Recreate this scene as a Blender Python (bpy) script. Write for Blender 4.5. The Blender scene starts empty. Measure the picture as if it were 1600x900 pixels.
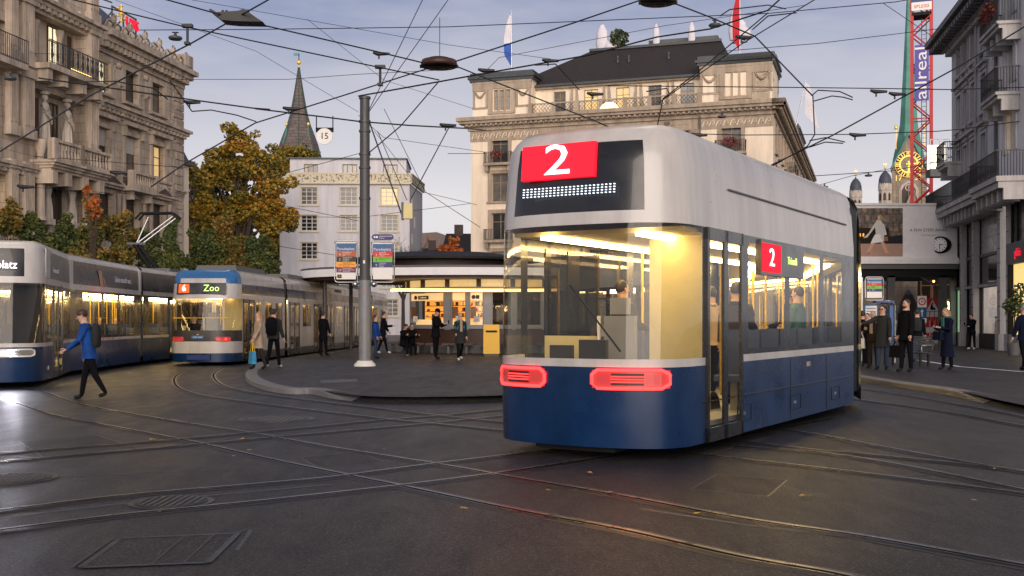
import bpy, math, random
from mathutils import Matrix, Vector
R = math.radians
sc = bpy.context.scene
C = sc.collection
rnd = random.Random(7)
# ---------------------------------------------------------------- camera
H, F, CX, HY = 1.55, 1700.0, 800.0, 500.0
cam = bpy.data.objects.new('camera', bpy.data.cameras.new('camera')); C.objects.link(cam)
cam.location = (0, 0, H); cam.rotation_euler = (R(90), 0, 0)
cam.data.sensor_width = 36; cam.data.lens = 36 * F / 1600; cam.data.shift_y = 50 / 1600
cam.data.clip_end = 3000; cam.data.clip_start = 0.1
sc.camera = cam
# ---------------------------------------------------------------- world: dusk sky under thin broken cloud
w = bpy.data.worlds.new('World'); sc.world = w; w.use_nodes = True
nt = w.node_tree; nt.nodes.clear()
def N(tree, t, **kw):
    n = tree.nodes.new(t)
    for k, v in kw.items():
        if k[0] == 'i' and k[1:].isdigit(): n.inputs[int(k[1:])].default_value = v
        elif k.startswith('in_'): n.inputs[k[3:].replace('_', ' ')].default_value = v
        else: setattr(n, k, v)
    return n
SUN_EL, SUN_AZ = 8, 174      # azimuth clockwise from +Y
sky = N(nt, 'ShaderNodeTexSky', sky_type='NISHITA', sun_disc=False, sun_elevation=R(SUN_EL), sun_rotation=R(SUN_AZ), air_density=1.2, dust_density=1.0)
tc = N(nt, 'ShaderNodeTexCoord'); sep = N(nt, 'ShaderNodeSeparateXYZ')
nt.links.new(tc.outputs['Generated'], sep.inputs[0])
mp = N(nt, 'ShaderNodeMapping'); mp.inputs['Scale'].default_value = (1, 1, 4.2)
nz = N(nt, 'ShaderNodeTexNoise', in_Scale=2.3, in_Detail=8.0, in_Roughness=.55)
nt.links.new(tc.outputs['Generated'], mp.inputs[0]); nt.links.new(mp.outputs[0], nz.inputs['Vector'])
cr = N(nt, 'ShaderNodeValToRGB')            # cloud cover
cr.color_ramp.elements[0].position = .42; cr.color_ramp.elements[0].color = (.15, .15, .15, 1)
cr.color_ramp.elements[1].position = .60; cr.color_ramp.elements[1].color = (.95, .95, .95, 1)
nt.links.new(nz.outputs['Fac'], cr.inputs[0])
gr = N(nt, 'ShaderNodeValToRGB')            # cloud-lit air by elevation
e = gr.color_ramp.elements
e[0].position = 0.0; e[0].color = (6.3, 6.1, 6.1, 1)
e[1].position = 0.27; e[1].color = (1.35, 1.8, 3.3, 1)
k = e.new(.11); k.color = (6.0, 5.75, 5.9, 1)
k = e.new(.42); k.color = (1.5, 1.65, 2.4, 1)
k = e.new(.8); k.color = (1.3, 1.4, 1.85, 1)
nt.links.new(sep.outputs['Z'], gr.inputs[0])
cl = N(nt, 'ShaderNodeMix', data_type='RGBA'); cl.inputs['Factor'].default_value = .94
nt.links.new(sky.outputs[0], cl.inputs['A']); nt.links.new(gr.outputs[0], cl.inputs['B'])
brt = N(nt, 'ShaderNodeMix', data_type='RGBA'); brt.inputs['B'].default_value = (4.7, 4.6, 5.0, 1)
mlt = N(nt, 'ShaderNodeMath', operation='MULTIPLY', i1=.62)
nt.links.new(cr.outputs[0], mlt.inputs[0]); nt.links.new(mlt.outputs[0], brt.inputs['Factor'])
nt.links.new(cl.outputs['Result'], brt.inputs['A'])
bg = N(nt, 'ShaderNodeBackground', in_Strength=.107); wo = N(nt, 'ShaderNodeOutputWorld')
nt.links.new(brt.outputs['Result'], bg.inputs[0]); nt.links.new(bg.outputs[0], wo.inputs[0])
# ---------------------------------------------------------------- sun: a weak veiled sun behind the camera
sun = bpy.data.objects.new('sun', bpy.data.lights.new('sun', 'SUN')); C.objects.link(sun)
sun.data.energy = 3.0; sun.data.angle = R(55); sun.data.color = (1, .85, .72)
az, el = R(SUN_AZ), R(SUN_EL)
sd = Vector((math.sin(az) * math.cos(el), math.cos(az) * math.cos(el), math.sin(el)))
sun.rotation_euler = sd.to_track_quat('Z', 'Y').to_euler()
sc.view_settings.view_transform = 'Standard'; sc.view_settings.look = 'None'
sc.view_settings.exposure = 0.4; sc.view_settings.gamma = 1
sc.cycles.use_denoising = True
sc.cycles.max_bounces = 6; sc.cycles.transparent_max_bounces = 16; sc.cycles.caustics_reflective = False
sc.cycles.sample_clamp_indirect = 4
# ---------------------------------------------------------------- projection helpers: a pixel of the photo measured at a depth / height
def P(px, py, Y): return Vector(((px - CX) / F * Y, Y, H + (HY - py) / F * Y))
def G(px, py, z=0.0):
    Y = (H - z) * F / (py - HY); return Vector(((px - CX) / F * Y, Y, z))
def Z(px, py, z):
    Y = (z - H) * F / (HY - py); return Vector(((px - CX) / F * Y, Y, z))
# ---------------------------------------------------------------- materials
MATS = {}
def mat(name, col=(.5, .5, .5), rough=.7, metal=0.0, es=0.0, ec=None, var=.12, vs=3.0, bump=0.0, bs=40.0, coat=0.0, spec=.5, brick=None, streak=0, second=None, sp=(.45, .6)):
    m = bpy.data.materials.new(name); m.use_nodes = True; t = m.node_tree
    b = t.nodes['Principled BSDF']; b.inputs['Roughness'].default_value = rough; b.inputs['Metallic'].default_value = metal
    b.inputs['Coat Weight'].default_value = coat; b.inputs['Specular IOR Level'].default_value = spec
    c4 = tuple(col) + (1,); b.inputs['Base Color'].default_value = c4
    co = N(t, 'ShaderNodeTexCoord')
    if var:
        n = N(t, 'ShaderNodeTexNoise', in_Scale=vs, in_Detail=6.0, in_Roughness=.62); t.links.new(co.outputs['Object'], n.inputs['Vector'])
        if second:
            r = N(t, 'ShaderNodeValToRGB'); r.color_ramp.elements[0].position = sp[0]; r.color_ramp.elements[1].position = sp[1]
            r.color_ramp.elements[0].color = c4; r.color_ramp.elements[1].color = tuple(second) + (1,)
            t.links.new(n.outputs['Fac'], r.inputs[0]); out = r.outputs[0]
        else:
            mr = N(t, 'ShaderNodeMapRange', i1=.25, i2=.75, i3=1 - var, i4=1 + var); t.links.new(n.outputs['Fac'], mr.inputs[0])
            mx = N(t, 'ShaderNodeMix', data_type='RGBA', blend_type='MULTIPLY'); mx.inputs['Factor'].default_value = 1
            mx.inputs['A'].default_value = c4; t.links.new(mr.outputs[0], mx.inputs['B']); out = mx.outputs['Result']
        if brick:
            bw, bh, mort = brick
            s = N(t, 'ShaderNodeSeparateXYZ'); t.links.new(co.outputs['Object'], s.inputs[0])
            ad = N(t, 'ShaderNodeMath', operation='ADD'); t.links.new(s.outputs[0], ad.inputs[0]); t.links.new(s.outputs[1], ad.inputs[1])
            cb = N(t, 'ShaderNodeCombineXYZ'); t.links.new(ad.outputs[0], cb.inputs[0]); t.links.new(s.outputs[2], cb.inputs[1])
            bk = N(t, 'ShaderNodeTexBrick'); bk.inputs['Scale'].default_value = 1; bk.inputs['Brick Width'].default_value = bw; bk.inputs['Row Height'].default_value = bh
            bk.inputs['Mortar Size'].default_value = mort; bk.inputs['Mortar Smooth'].default_value = .3
            bk.inputs['Color1'].default_value = (1, 1, 1, 1); bk.inputs['Color2'].default_value = (.84, .84, .84, 1); bk.inputs['Mortar'].default_value = (.45, .45, .45, 1)
            t.links.new(cb.outputs[0], bk.inputs['Vector'])
            m2 = N(t, 'ShaderNodeMix', data_type='RGBA', blend_type='MULTIPLY'); m2.inputs['Factor'].default_value = 1
            t.links.new(out, m2.inputs['A']); t.links.new(bk.outputs[0], m2.inputs['B']); out = m2.outputs['Result']
        if streak:
            ms_ = N(t, 'ShaderNodeMapping'); ms_.inputs['Scale'].default_value = (1.6, 1.6, .16); t.links.new(co.outputs['Object'], ms_.inputs[0]); n3 = N(t, 'ShaderNodeTexNoise', in_Scale=1.0, in_Detail=7.0, in_Roughness=.7); t.links.new(ms_.outputs[0], n3.inputs['Vector'])
            m3 = N(t, 'ShaderNodeMapRange', i1=.35, i2=.6, i3=1 - streak, i4=1.04); t.links.new(n3.outputs['Fac'], m3.inputs[0]); x3 = N(t, 'ShaderNodeMix', data_type='RGBA', blend_type='MULTIPLY'); x3.inputs['Factor'].default_value = 1; t.links.new(out, x3.inputs['A']); t.links.new(m3.outputs[0], x3.inputs['B']); out = x3.outputs['Result']
        t.links.new(out, b.inputs['Base Color'])
        rr = N(t, 'ShaderNodeMapRange', i1=.3, i2=.7, i3=max(.03, rough - .08), i4=min(1, rough + .08)); t.links.new(n.outputs['Fac'], rr.inputs[0]); t.links.new(rr.outputs[0], b.inputs['Roughness'])
    if bump:
        n2 = N(t, 'ShaderNodeTexNoise', in_Scale=bs, in_Detail=5.0); t.links.new(co.outputs['Object'], n2.inputs['Vector'])
        bp = N(t, 'ShaderNodeBump', in_Strength=bump, in_Distance=.02); t.links.new(n2.outputs['Fac'], bp.inputs['Height']); t.links.new(bp.outputs[0], b.inputs['Normal'])
    if es:
        b.inputs['Emission Color'].default_value = tuple(ec or col) + (1,); b.inputs['Emission Strength'].default_value = es
    MATS[name] = m; return m
def glass(name, tint=(.85, .85, .85), rough=.03, ior=1.5):
    m = bpy.data.materials.new(name); m.use_nodes = True; t = m.node_tree; t.nodes.clear()
    o = N(t, 'ShaderNodeOutputMaterial'); tr = N(t, 'ShaderNodeBsdfTransparent'); tr.inputs[0].default_value = tuple(tint) + (1,)
    g = N(t, 'ShaderNodeBsdfGlossy'); g.inputs['Roughness'].default_value = rough; fr = N(t, 'ShaderNodeFresnel'); ge = N(t, 'ShaderNodeNewGeometry'); mr = N(t, 'ShaderNodeMapRange', i1=0.0, i2=1.0, i3=ior, i4=1 / ior); t.links.new(ge.outputs['Backfacing'], mr.inputs[0]); t.links.new(mr.outputs[0], fr.inputs[0])
    mx = N(t, 'ShaderNodeMixShader'); t.links.new(fr.outputs[0], mx.inputs[0]); t.links.new(tr.outputs[0], mx.inputs[1]); t.links.new(g.outputs[0], mx.inputs[2]); t.links.new(mx.outputs[0], o.inputs[0])
    MATS[name] = m; return m
def M(n): return MATS[n]
# asphalt: speckled aggregate, worn patches, damp sheen
def asphalt(name, base, patch, rough):
    m = mat(name, base, rough, var=0, spec=.19); t = m.node_tree; b = t.nodes['Principled BSDF']; co = N(t, 'ShaderNodeTexCoord')
    big = N(t, 'ShaderNodeTexNoise', in_Scale=.22, in_Detail=8.0, in_Roughness=.7); fine = N(t, 'ShaderNodeTexNoise', in_Scale=42.0, in_Detail=5.0, in_Roughness=.75)
    sp = N(t, 'ShaderNodeTexVoronoi', in_Scale=38.0); mid = N(t, 'ShaderNodeTexNoise', in_Scale=2.3, in_Detail=8.0, in_Roughness=.7, in_Distortion=.6)
    mpp = N(t, 'ShaderNodeMapping'); mpp.inputs['Scale'].default_value = (1, .3, 1); mpp.inputs['Rotation'].default_value = (0, 0, .9)
    t.links.new(co.outputs['Object'], mpp.inputs[0]); t.links.new(mpp.outputs[0], mid.inputs['Vector'])
    for q in (big, fine, sp): t.links.new(co.outputs['Object'], q.inputs['Vector'])
    r = N(t, 'ShaderNodeValToRGB'); r.color_ramp.elements[0].position = .38; r.color_ramp.elements[1].position = .62
    r.color_ramp.elements[0].color = tuple(base) + (1,); r.color_ramp.elements[1].color = tuple(patch) + (1,); t.links.new(big.outputs['Fac'], r.inputs[0])
    def mul(a, src, lo, hi, f0=.3, f1=.7):
        mr = N(t, 'ShaderNodeMapRange', i1=f0, i2=f1, i3=lo, i4=hi); t.links.new(src, mr.inputs[0])
        x = N(t, 'ShaderNodeMix', data_type='RGBA', blend_type='MULTIPLY'); x.inputs['Factor'].default_value = 1
        t.links.new(a, x.inputs['A']); t.links.new(mr.outputs[0], x.inputs['B']); return x.outputs['Result']
    o = mul(r.outputs[0], fine.outputs['Fac'], .1, 2.3, .36, .66); o = mul(o, mid.outputs['Fac'], .86, 1.14); o = mul(o, sp.outputs['Distance'], 3.6, .6, .04, .42)
    t.links.new(o, b.inputs['Base Color'])
    rr = N(t, 'ShaderNodeMapRange', i1=.35, i2=.65, i3=rough - .07, i4=rough + .06); t.links.new(mid.outputs['Fac'], rr.inputs[0]); t.links.new(rr.outputs[0], b.inputs['Roughness'])
    bp = N(t, 'ShaderNodeBump', in_Strength=.9, in_Distance=.02); t.links.new(fine.outputs['Fac'], bp.inputs['Height']); t.links.new(bp.outputs[0], b.inputs['Normal'])
asphalt('asphalt', (.020, .0200, .0238), (.036, .0360, .0415), .41)
asphalt('paving', (.028, .0268, .029), (.043, .041, .044), .48)
asphalt('patch', (.022, .021, .022), (.036, .034, .037), .48)
mat('tar', (.018, .018, .019), .38, var=.3, vs=8)
mat('seam', (.07, .065, .065), .5, var=.3, vs=9)
mat('rail_steel', (.24, .23, .235), .30, 1.0, var=.2, vs=5)
mat('groove', (.004, .004, .004), .9, spec=.1)
mat('kerb', (.16, .155, .16), .6, var=.25, vs=2, bump=.3)
mat('iron', (.035, .034, .035), .5, .4, var=.3, vs=6)
mat('sandstone', (.52, .42, .33), .85, streak=0.45, var=.22, vs=.7, bump=.35, bs=12, brick=(1.5, .55, .018))
mat('sandstone_plain', (.50, .41, .33), .85, streak=0.5, var=.2, vs=1.5, bump=.4, bs=14)
mat('cream', (.84, .71, .56), .85, streak=0.16, var=.07, vs=.5, bump=.15, bs=8)
mat('cream_trim', (.40, .32, .245), .8, streak=0.35, var=.15, vs=1.2, bump=.3, bs=6)
mat('roof_tile', (.032, .023, .021), .8, var=.3, vs=1.5, brick=(.3, .22, .03))
mat('rib_green', (.045, .085, .075), .6, var=.2)
mat('zinc', (.06, .068, .075), .45, .3, var=.2)
mat('lilac', (.60, .59, .635), .85, streak=0.14, var=.06, vs=.6, bump=.1)
mat('ornament', (.62, .55, .42), .8, var=.5, vs=4, second=(.18, .15, .11), sp=(.52, .56))
mat('ornament_cream', (.62, .55, .42), .8, var=.1)
mat('grey_plaster', (.52, .51, .54), .85, streak=0.25, var=.1, vs=.8, bump=.15, bs=8)
mat('grey_stone', (.40, .38, .38), .7, streak=0.35, var=.15, vs=1.5, bump=.25, bs=14)
mat('grey_dark', (.09, .09, .095), .6, var=.15)
mat('slate', (.06, .07, .10), .6, var=.3, vs=2, brick=(.4, .25, .02))
mat('shingle', (.15, .12, .11), .85, var=.3, vs=.8, brick=(1.2, .5, .05))
mat('copper', (.055, .19, .155), .6, var=.35, vs=.35, second=(.10, .30, .25), sp=(.4, .65))
mat('tower_stone', (.34, .27, .20), .85, streak=0.35, var=.25, vs=.3, bump=.3, bs=3, brick=(1.5, .7, .02))
mat('pale_stone', (.50, .44, .38), .85, streak=0.4, var=.25, vs=.3)
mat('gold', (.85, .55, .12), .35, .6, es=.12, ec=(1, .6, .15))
mat('dark_face', (.02, .02, .025), .5)
mat('black', (.007, .007, .008), .6, spec=.2)
mat('black_gloss', (.010, .010, .012), .12, coat=.3, var=.05)
mat('wire', (.010, .010, .012), .5, var=0)
mat('pole_dark', (.07, .068, .07), .5, .3, var=.2, vs=4)
mat('pole_grey', (.20, .205, .22), .45, .1, var=.15, vs=3)
mat('steel', (.45, .45, .46), .3, .9, var=.1)
mat('white', (.72, .70, .68), .45, var=.05)
mat('white_matte', (.74, .72, .73), .8, var=.08)
mat('tram_white', (.50, .475, .46), .32, var=.08, vs=1.2, coat=.2, streak=.22)
mat('tram_blue', (.0015, .024, .088), .3, var=.25, vs=1.5, coat=.15, streak=.3)
mat('tram_blue_light', (.025, .12, .30), .3, var=.08, coat=.4)
mat('tram_black', (.008, .008, .010), .25, var=.1, coat=.3)
mat('tram_dark', (.035, .033, .035), .35, var=.1)
mat('ad_dark', (.035, .032, .034), .3, var=.4, vs=1.2, second=(.10, .085, .08), sp=(.5, .8))
mat('skin_ad', (.55, .30, .20), .5)
mat('interior_cream', (.62, .52, .26), .6, var=.1)
mat('interior_grey', (.22, .22, .23), .6)
mat('seat_blue', (.03, .05, .13), .7, var=.2, vs=8)
mat('pole_yellow', (.75, .48, .02), .35)
mat('yellow', (.80, .46, .03), .4, var=.06)
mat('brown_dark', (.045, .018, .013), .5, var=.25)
mat('wood', (.22, .10, .04), .5, var=.25)
mat('red', (.62, .02, .02), .4, var=.1)
mat('crane_red', (.42, .008, .014), .45, var=.12)
mat('navy', (.012, .03, .16), .4)
mat('purple', (.085, .07, .32), .6, var=.1)
mat('green_line', (.13, .45, .03), .5); mat('orange_line', (.85, .33, .01), .5); mat('rust_line', (.42, .08, .012), .5)
mat('black_line', (.01, .01, .01), .5); mat('plum_line', (.15, .005, .07), .5); mat('red_line', (.6, .006, .015), .5); mat('indigo_line', (.015, .015, .14), .5); mat('blue_sign', (.005, .075, .24), .45)
mat('bark', (.06, .045, .035), .9, var=.3, vs=4, bump=.5, bs=12)
mat('light_warm', (1, .78, .42), es=9, ec=(1, .72, .34), var=0)
mat('light_strip', (1, .85, .55), es=24, ec=(1, .72, .33), var=0)
mat('light_cove', (1, .7, .25), es=3.2, ec=(1, .62, .18), var=0)
mat('light_white', (1, 1, 1), es=40, ec=(.9, .93, 1), var=0)
mat('light_soft', (1, .9, .75), es=1.6, ec=(1, .88, .7), var=0)
mat('light_red', (1, .05, .04), es=3, ec=(1, .03, .03), var=0)
mat('lamp_red_dim', (.45, .05, .05), .25, es=.16, ec=(1, .05, .05), var=0, coat=.5)
mat('display_red', (.8, .01, .03), es=.75, ec=(1, .004, .02), var=0)
mat('display_orange', (1, .12, .02), es=.6, ec=(1, .10, .01), var=0)
mat('display_white', (1, 1, 1), es=1.6, ec=(1, .9, .95), var=0)
mat('display_led', (.8, .9, 1), es=1.1, ec=(.75, .85, 1), var=0)
mat('display_green', (.6, 1, .2), es=.9, ec=(.65, 1, .25), var=0)
mat('kiosk_glow', (.9, .42, .10), .5, es=.75, ec=(1, .38, .06), var=.3, vs=3)
mat('kiosk_warm_wall', (.8, .62, .40), .5, es=.55, ec=(1, .66, .30), var=.15, vs=2)
mat('shop_glow', (.8, .6, .25), .5, es=.75, ec=(1, .66, .22), var=.1)
mat('shop_green', (.3, .6, .3), .5, es=.25, ec=(.6, 1, .6), var=.5, vs=3, second=(.7, .8, .6), sp=(.45, .6))
mat('fan_light', (1, .93, .7), es=1.3, ec=(1, .86, .5), var=0)
mat('sign_red', (.8, .01, .03), .4, es=.35, ec=(1, .02, .06), var=0)
mat('pane_dark', (.03, .032, .036), .12, var=.5, vs=.9, spec=.8)
mat('pane_mid', (.12, .11, .10), .18, var=.4, vs=1.5)
mat('pane_curtain', (.30, .30, .29), .3, var=.3, vs=5, coat=.6)
mat('pane_warm', (.5, .36, .16), .3, es=.42, ec=(1, .68, .30), var=.3, vs=2)
mat('pane_bright', (.6, .55, .4), .3, es=.75, ec=(1, .86, .55), var=.2, vs=2)
mat('sash_brown', (.07, .035, .02), .5); mat('sash_tan', (.30, .22, .14), .6); mat('sash_white', (.55, .54, .53), .5)
mat('blind', (.45, .40, .38), .8, var=.08)
mat('skin', (.50, .30, .22), .6, var=.06); mat('hair_dark', (.018, .012, .010), .6, var=.3, vs=30); mat('hair_grey', (.25, .23, .22), .6, var=.3, vs=30); mat('hair_blond', (.30, .18, .08), .6, var=.3, vs=30)
mat('cloth_black', (.0055, .0055, .008), .9, spec=.08, var=.3, vs=6); mat('cloth_navy', (.006, .009, .024), .9, spec=.08, var=.3, vs=6); mat('cloth_blue', (.010, .055, .24), .8, spec=.15, var=.35, vs=5)
mat('cloth_grey', (.026, .028, .030), .9, spec=.1, var=.25, vs=6); mat('cloth_beige', (.34, .25, .18), .85, var=.2, vs=6); mat('denim', (.016, .034, .08), .85, var=.3, vs=8); mat('cloth_brown', (.028, .02, .016), .9, spec=.1, var=.2)
mat('cloth_green', (.02, .09, .07), .8); mat('shoe_white', (.65, .64, .62), .6); mat('bag_blue', (.02, .22, .42), .5, var=.2, vs=8); mat('cloth_white', (.55, .53, .50), .8)
mat('photo_city', (.10, .075, .055), .6, var=.6, vs=2.2, second=(.30, .21, .15), sp=(.42, .62), brick=(.35, .5, .06))
mat('photo_ground', (.36, .22, .17), .6, var=.15, vs=2)
mat('flower', (.35, .03, .06), .7, second=(.03, .09, .02), var=.5, vs=14, sp=(.48, .55))
mat('shrub_leaf', (.03, .06, .02), .7, var=.4)
mat('flag_white', (.62, .60, .66), .8); mat('flag_blue', (.03, .10, .40), .8); mat('flag_red', (.45, .01, .02), .8)
mat('window_black', (.02, .02, .022), .1, coat=.3)
mat('hill_mat', (.15, .11, .10), .9, var=.5, vs=.05, second=(.28, .14, .07), sp=(.5, .7))
glass('tram_glass', (.80, .78, .70)); glass('tram_glass_dark', (.42, .40, .38)); glass('clear_glass', (.9, .88, .84))
def leafmat(name, cols, sc_=.35):
    m = mat(name, cols[0], .65, var=0); t = m.node_tree; b = t.nodes['Principled BSDF']
    co = N(t, 'ShaderNodeTexCoord'); n = N(t, 'ShaderNodeTexNoise', in_Scale=sc_, in_Detail=3.0); t.links.new(co.outputs['Object'], n.inputs['Vector'])
    g = N(t, 'ShaderNodeNewGeometry'); a = N(t, 'ShaderNodeMath', operation='MULTIPLY_ADD', i1=.32, i2=-.16); t.links.new(g.outputs['Random Per Island'], a.inputs[0])
    s = N(t, 'ShaderNodeMath', operation='ADD'); t.links.new(n.outputs['Fac'], s.inputs[0]); t.links.new(a.outputs[0], s.inputs[1])
    r = N(t, 'ShaderNodeValToRGB'); el_ = r.color_ramp.elements
    for i, c in enumerate(cols):
        p = .30 + .4 * i / (len(cols) - 1)
        x = el_[i] if i < 2 else el_.new(p)
        x.position = p; x.color = tuple(c) + (1,)
    t.links.new(s.outputs[0], r.inputs[0]); t.links.new(r.outputs[0], b.inputs['Base Color'])
    b.inputs['Subsurface Weight'].default_value = 0
leafmat('leaf_autumn', [(.035, .055, .012), (.13, .125, .016), (.38, .25, .02), (.36, .15, .016)], .2)
leafmat('leaf_green', [(.025, .045, .012), (.05, .075, .016), (.11, .11, .02)], .5)
leafmat('leaf_mixed', [(.035, .055, .012), (.11, .11, .018), (.26, .12, .018)], .5)
leafmat('leaf_yellow', [(.40, .22, .03), (.55, .36, .05), (.45, .2, .03)], .5)
leafmat('leaf_orange', [(.30, .05, .012), (.42, .09, .015), (.30, .13, .02)], .5)
# ---------------------------------------------------------------- mesh builder
class MB:
    def __init__(s): s.v = []; s.f = []; s.fm = []; s.sm = []; s.ms = []; s.T = Matrix()
    def mi(s, m):
        if m not in s.ms: s.ms.append(m)
        return s.ms.index(m)
    def add(s, vs, fs, m, smooth=False):
        o = len(s.v); T = s.T
        s.v += [tuple(T @ Vector(p)) for p in vs]; k = s.mi(m)
        for f in fs: s.f.append([o + i for i in f]); s.fm.append(k); s.sm.append(smooth)
        return s
    def quad(s, a, b, c, d, m): return s.add([a, b, c, d], [(0, 1, 2, 3)], m)
    def box(s, x0, x1, y0, y1, z0, z1, m, tz=0):
        vs = [(x0, y0, z0), (x1, y0, z0), (x1, y1, z0), (x0, y1, z0), (x0 + tz, y0 + tz, z1), (x1 - tz, y0 + tz, z1), (x1 - tz, y1 - tz, z1), (x0 + tz, y1 - tz, z1)]
        return s.add(vs, [(0, 3, 2, 1), (4, 5, 6, 7), (0, 1, 5, 4), (1, 2, 6, 5), (2, 3, 7, 6), (3, 0, 4, 7)], m)
    def tube(s, pts, r, m, n=8, cap=True, flat=1.0):
        pts = [Vector(p) for p in pts]; L = len(pts); rs = r if isinstance(r, (list, tuple)) else [r] * L
        vs = []; fs = []
        for i, p in enumerate(pts):
            d = (pts[min(i + 1, L - 1)] - pts[max(i - 1, 0)])
            d = d.normalized() if d.length > 1e-9 else Vector((0, 0, 1))
            up = Vector((0, 0, 1)) if abs(d.z) < .9 else Vector((0, 1, 0))
            a = d.cross(up).normalized(); b = a.cross(d).normalized()
            for j in range(n):
                t = 2 * math.pi * j / n; vs.append(p + (a * math.cos(t) + b * math.sin(t) * flat) * rs[i])
        for i in range(L - 1):
            for j in range(n):
                k = (j + 1) % n; fs.append((i * n + j, i * n + k, (i + 1) * n + k, (i + 1) * n + j))
        s.add(vs, fs, m, n > 4)
        if cap:
            s.add([vs[j] for j in range(n)], [tuple(range(n - 1, -1, -1))], m); s.add([vs[(L - 1) * n + j] for j in range(n)], [tuple(range(n))], m)
        return s
    def lathe(s, prof, m, n=16, c=(0, 0, 0), sx=1, sy=1, smooth=True, rot=0):
        vs = []; fs = []
        for (r, z) in prof:
            for j in range(n):
                t = 2 * math.pi * j / n + rot; vs.append((c[0] + r * sx * math.cos(t), c[1] + r * sy * math.sin(t), c[2] + z))
        L = len(prof)
        for i in range(L - 1):
            for j in range(n):
                k = (j + 1) % n; fs.append((i * n + j, i * n + k, (i + 1) * n + k, (i + 1) * n + j))
        s.add(vs, fs, m, smooth); s.add([vs[j] for j in range(n)], [tuple(range(n - 1, -1, -1))], m); s.add([vs[(L - 1) * n + j] for j in range(n)], [tuple(range(n))], m)
        return s
    def ball(s, c, rx, ry, rz, m, n=12, k=7):
        prof = [(max(.001, math.sin(math.pi * i / k)), -math.cos(math.pi * i / k) * rz) for i in range(k + 1)]
        return s.lathe(prof, m, n, c, rx, ry)
    def prism(s, poly, y0, y1, m):   # polygon in x,z extruded in y
        n = len(poly); vs = [(x, y0, z) for x, z in poly] + [(x, y1, z) for x, z in poly]
        return s.add(vs, [tuple(range(n)), tuple(range(2 * n - 1, n - 1, -1))] + [(i + n, (i + 1) % n + n, (i + 1) % n, i) for i in range(n)], m)
    def slab(s, poly, z0, z1, m):    # polygon in x,y extruded in z
        n = len(poly); vs = [(p[0], p[1], z0) for p in poly] + [(p[0], p[1], z1) for p in poly]
        return s.add(vs, [tuple(range(n - 1, -1, -1)), tuple(range(n, 2 * n))] + [(i, (i + 1) % n, (i + 1) % n + n, i + n) for i in range(n)], m)
    def text(s, txt, size, m, x=0, y=0, z=0, align='CENTER', ex=.004, rx=90, rz=0, sx=1.0, squash=1.0, roll=0):
        cu = bpy.data.curves.new('t', 'FONT'); cu.body = txt; cu.size = size; cu.align_x = align; cu.align_y = 'CENTER'; cu.extrude = ex; cu.resolution_u = 2
        ob = bpy.data.objects.new('t', cu); C.objects.link(ob); dg = bpy.context.evaluated_depsgraph_get(); me = ob.evaluated_get(dg).to_mesh()
        T = Matrix.Translation((x, y, z)) @ Matrix.Rotation(R(rz), 4, 'Z') @ Matrix.Rotation(R(rx), 4, 'X') @ Matrix.Rotation(R(roll), 4, 'Z') @ Matrix.Diagonal((sx, squash, 1, 1))
        vs = [T @ v.co for v in me.vertices]; fs = [tuple(p.vertices) for p in me.polygons]
        ob.evaluated_get(dg).to_mesh_clear(); bpy.data.objects.remove(ob); bpy.data.curves.remove(cu)
        return s.add(vs, fs, m)
    def wall(s, x0, x1, z0, z1, ops, d, m, y=0):
        xs = sorted({x0, x1, *[a for o in ops for a in o[:2]]}); zs = sorted({z0, z1, *[a for o in ops for a in o[2:]]})
        xs = [a for a in xs if x0 <= a <= x1]; zs = [a for a in zs if z0 <= a <= z1]
        for i in range(len(xs) - 1):
            run = None
            for j in range(len(zs) - 1):
                cx, cz = (xs[i] + xs[i + 1]) / 2, (zs[j] + zs[j + 1]) / 2
                op = any(o[0] < cx < o[1] and o[2] < cz < o[3] for o in ops)
                if not op: run = run if run is not None else zs[j]
                if (op or j == len(zs) - 2) and run is not None:
                    top = zs[j] if op else zs[j + 1]
                    s.quad((xs[i], y, run), (xs[i + 1], y, run), (xs[i + 1], y, top), (xs[i], y, top), m); run = None
        for a, b, c, e in ops:
            s.quad((a, y, c), (a, y, e), (a, y + d, e), (a, y + d, c), m); s.quad((b, y, c), (b, y + d, c), (b, y + d, e), (b, y, e), m)
            s.quad((a, y, c), (a, y + d, c), (b, y + d, c), (b, y, c), m); s.quad((a, y, e), (b, y, e), (b, y + d, e), (a, y + d, e), m)
        return s
    def weld(s):
        key = {}; mp_ = []; nv = []
        for p in s.v:
            k = (round(p[0], 4), round(p[1], 4), round(p[2], 4))
            if k not in key: key[k] = len(nv); nv.append(p)
            mp_.append(key[k])
        s.v = nv; keep = []
        for f, m, sm in zip(s.f, s.fm, s.sm):
            g = []; [g.append(mp_[i]) for i in f if not g or g[-1] != mp_[i]]
            if len(g) > 2 and len(set(g)) == len(g): keep.append((g, m, sm))
        s.f, s.fm, s.sm = [list(x) for x in zip(*keep)]; return s
    def mesh(s, name):
        me = bpy.data.meshes.new(name); me.from_pydata(s.v, [], s.f)
        for m in s.ms: me.materials.append(MATS[m])
        me.polygons.foreach_set('material_index', s.fm); me.polygons.foreach_set('use_smooth', s.sm); me.update(); return me
    def build(s, name, parent=None, world=False, kind=None, label=None):
        if world and parent is not None:
            inv = parent.matrix_basis.inverted(); s.v = [tuple(inv @ Vector(p)) for p in s.v]
        o = bpy.data.objects.new(name, s.mesh(name)); C.objects.link(o)
        if parent is not None: o.parent = parent
        if kind: o['kind'] = kind
        if label: o['label'] = label
        return o
def inst(name, me, parent, loc=(0, 0, 0), rz=0, sc_=(1, 1, 1)):
    o = bpy.data.objects.new(name, me); C.objects.link(o); o.parent = parent; o.location = loc; o.rotation_euler = (0, 0, rz); o.scale = sc_; return o
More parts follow.
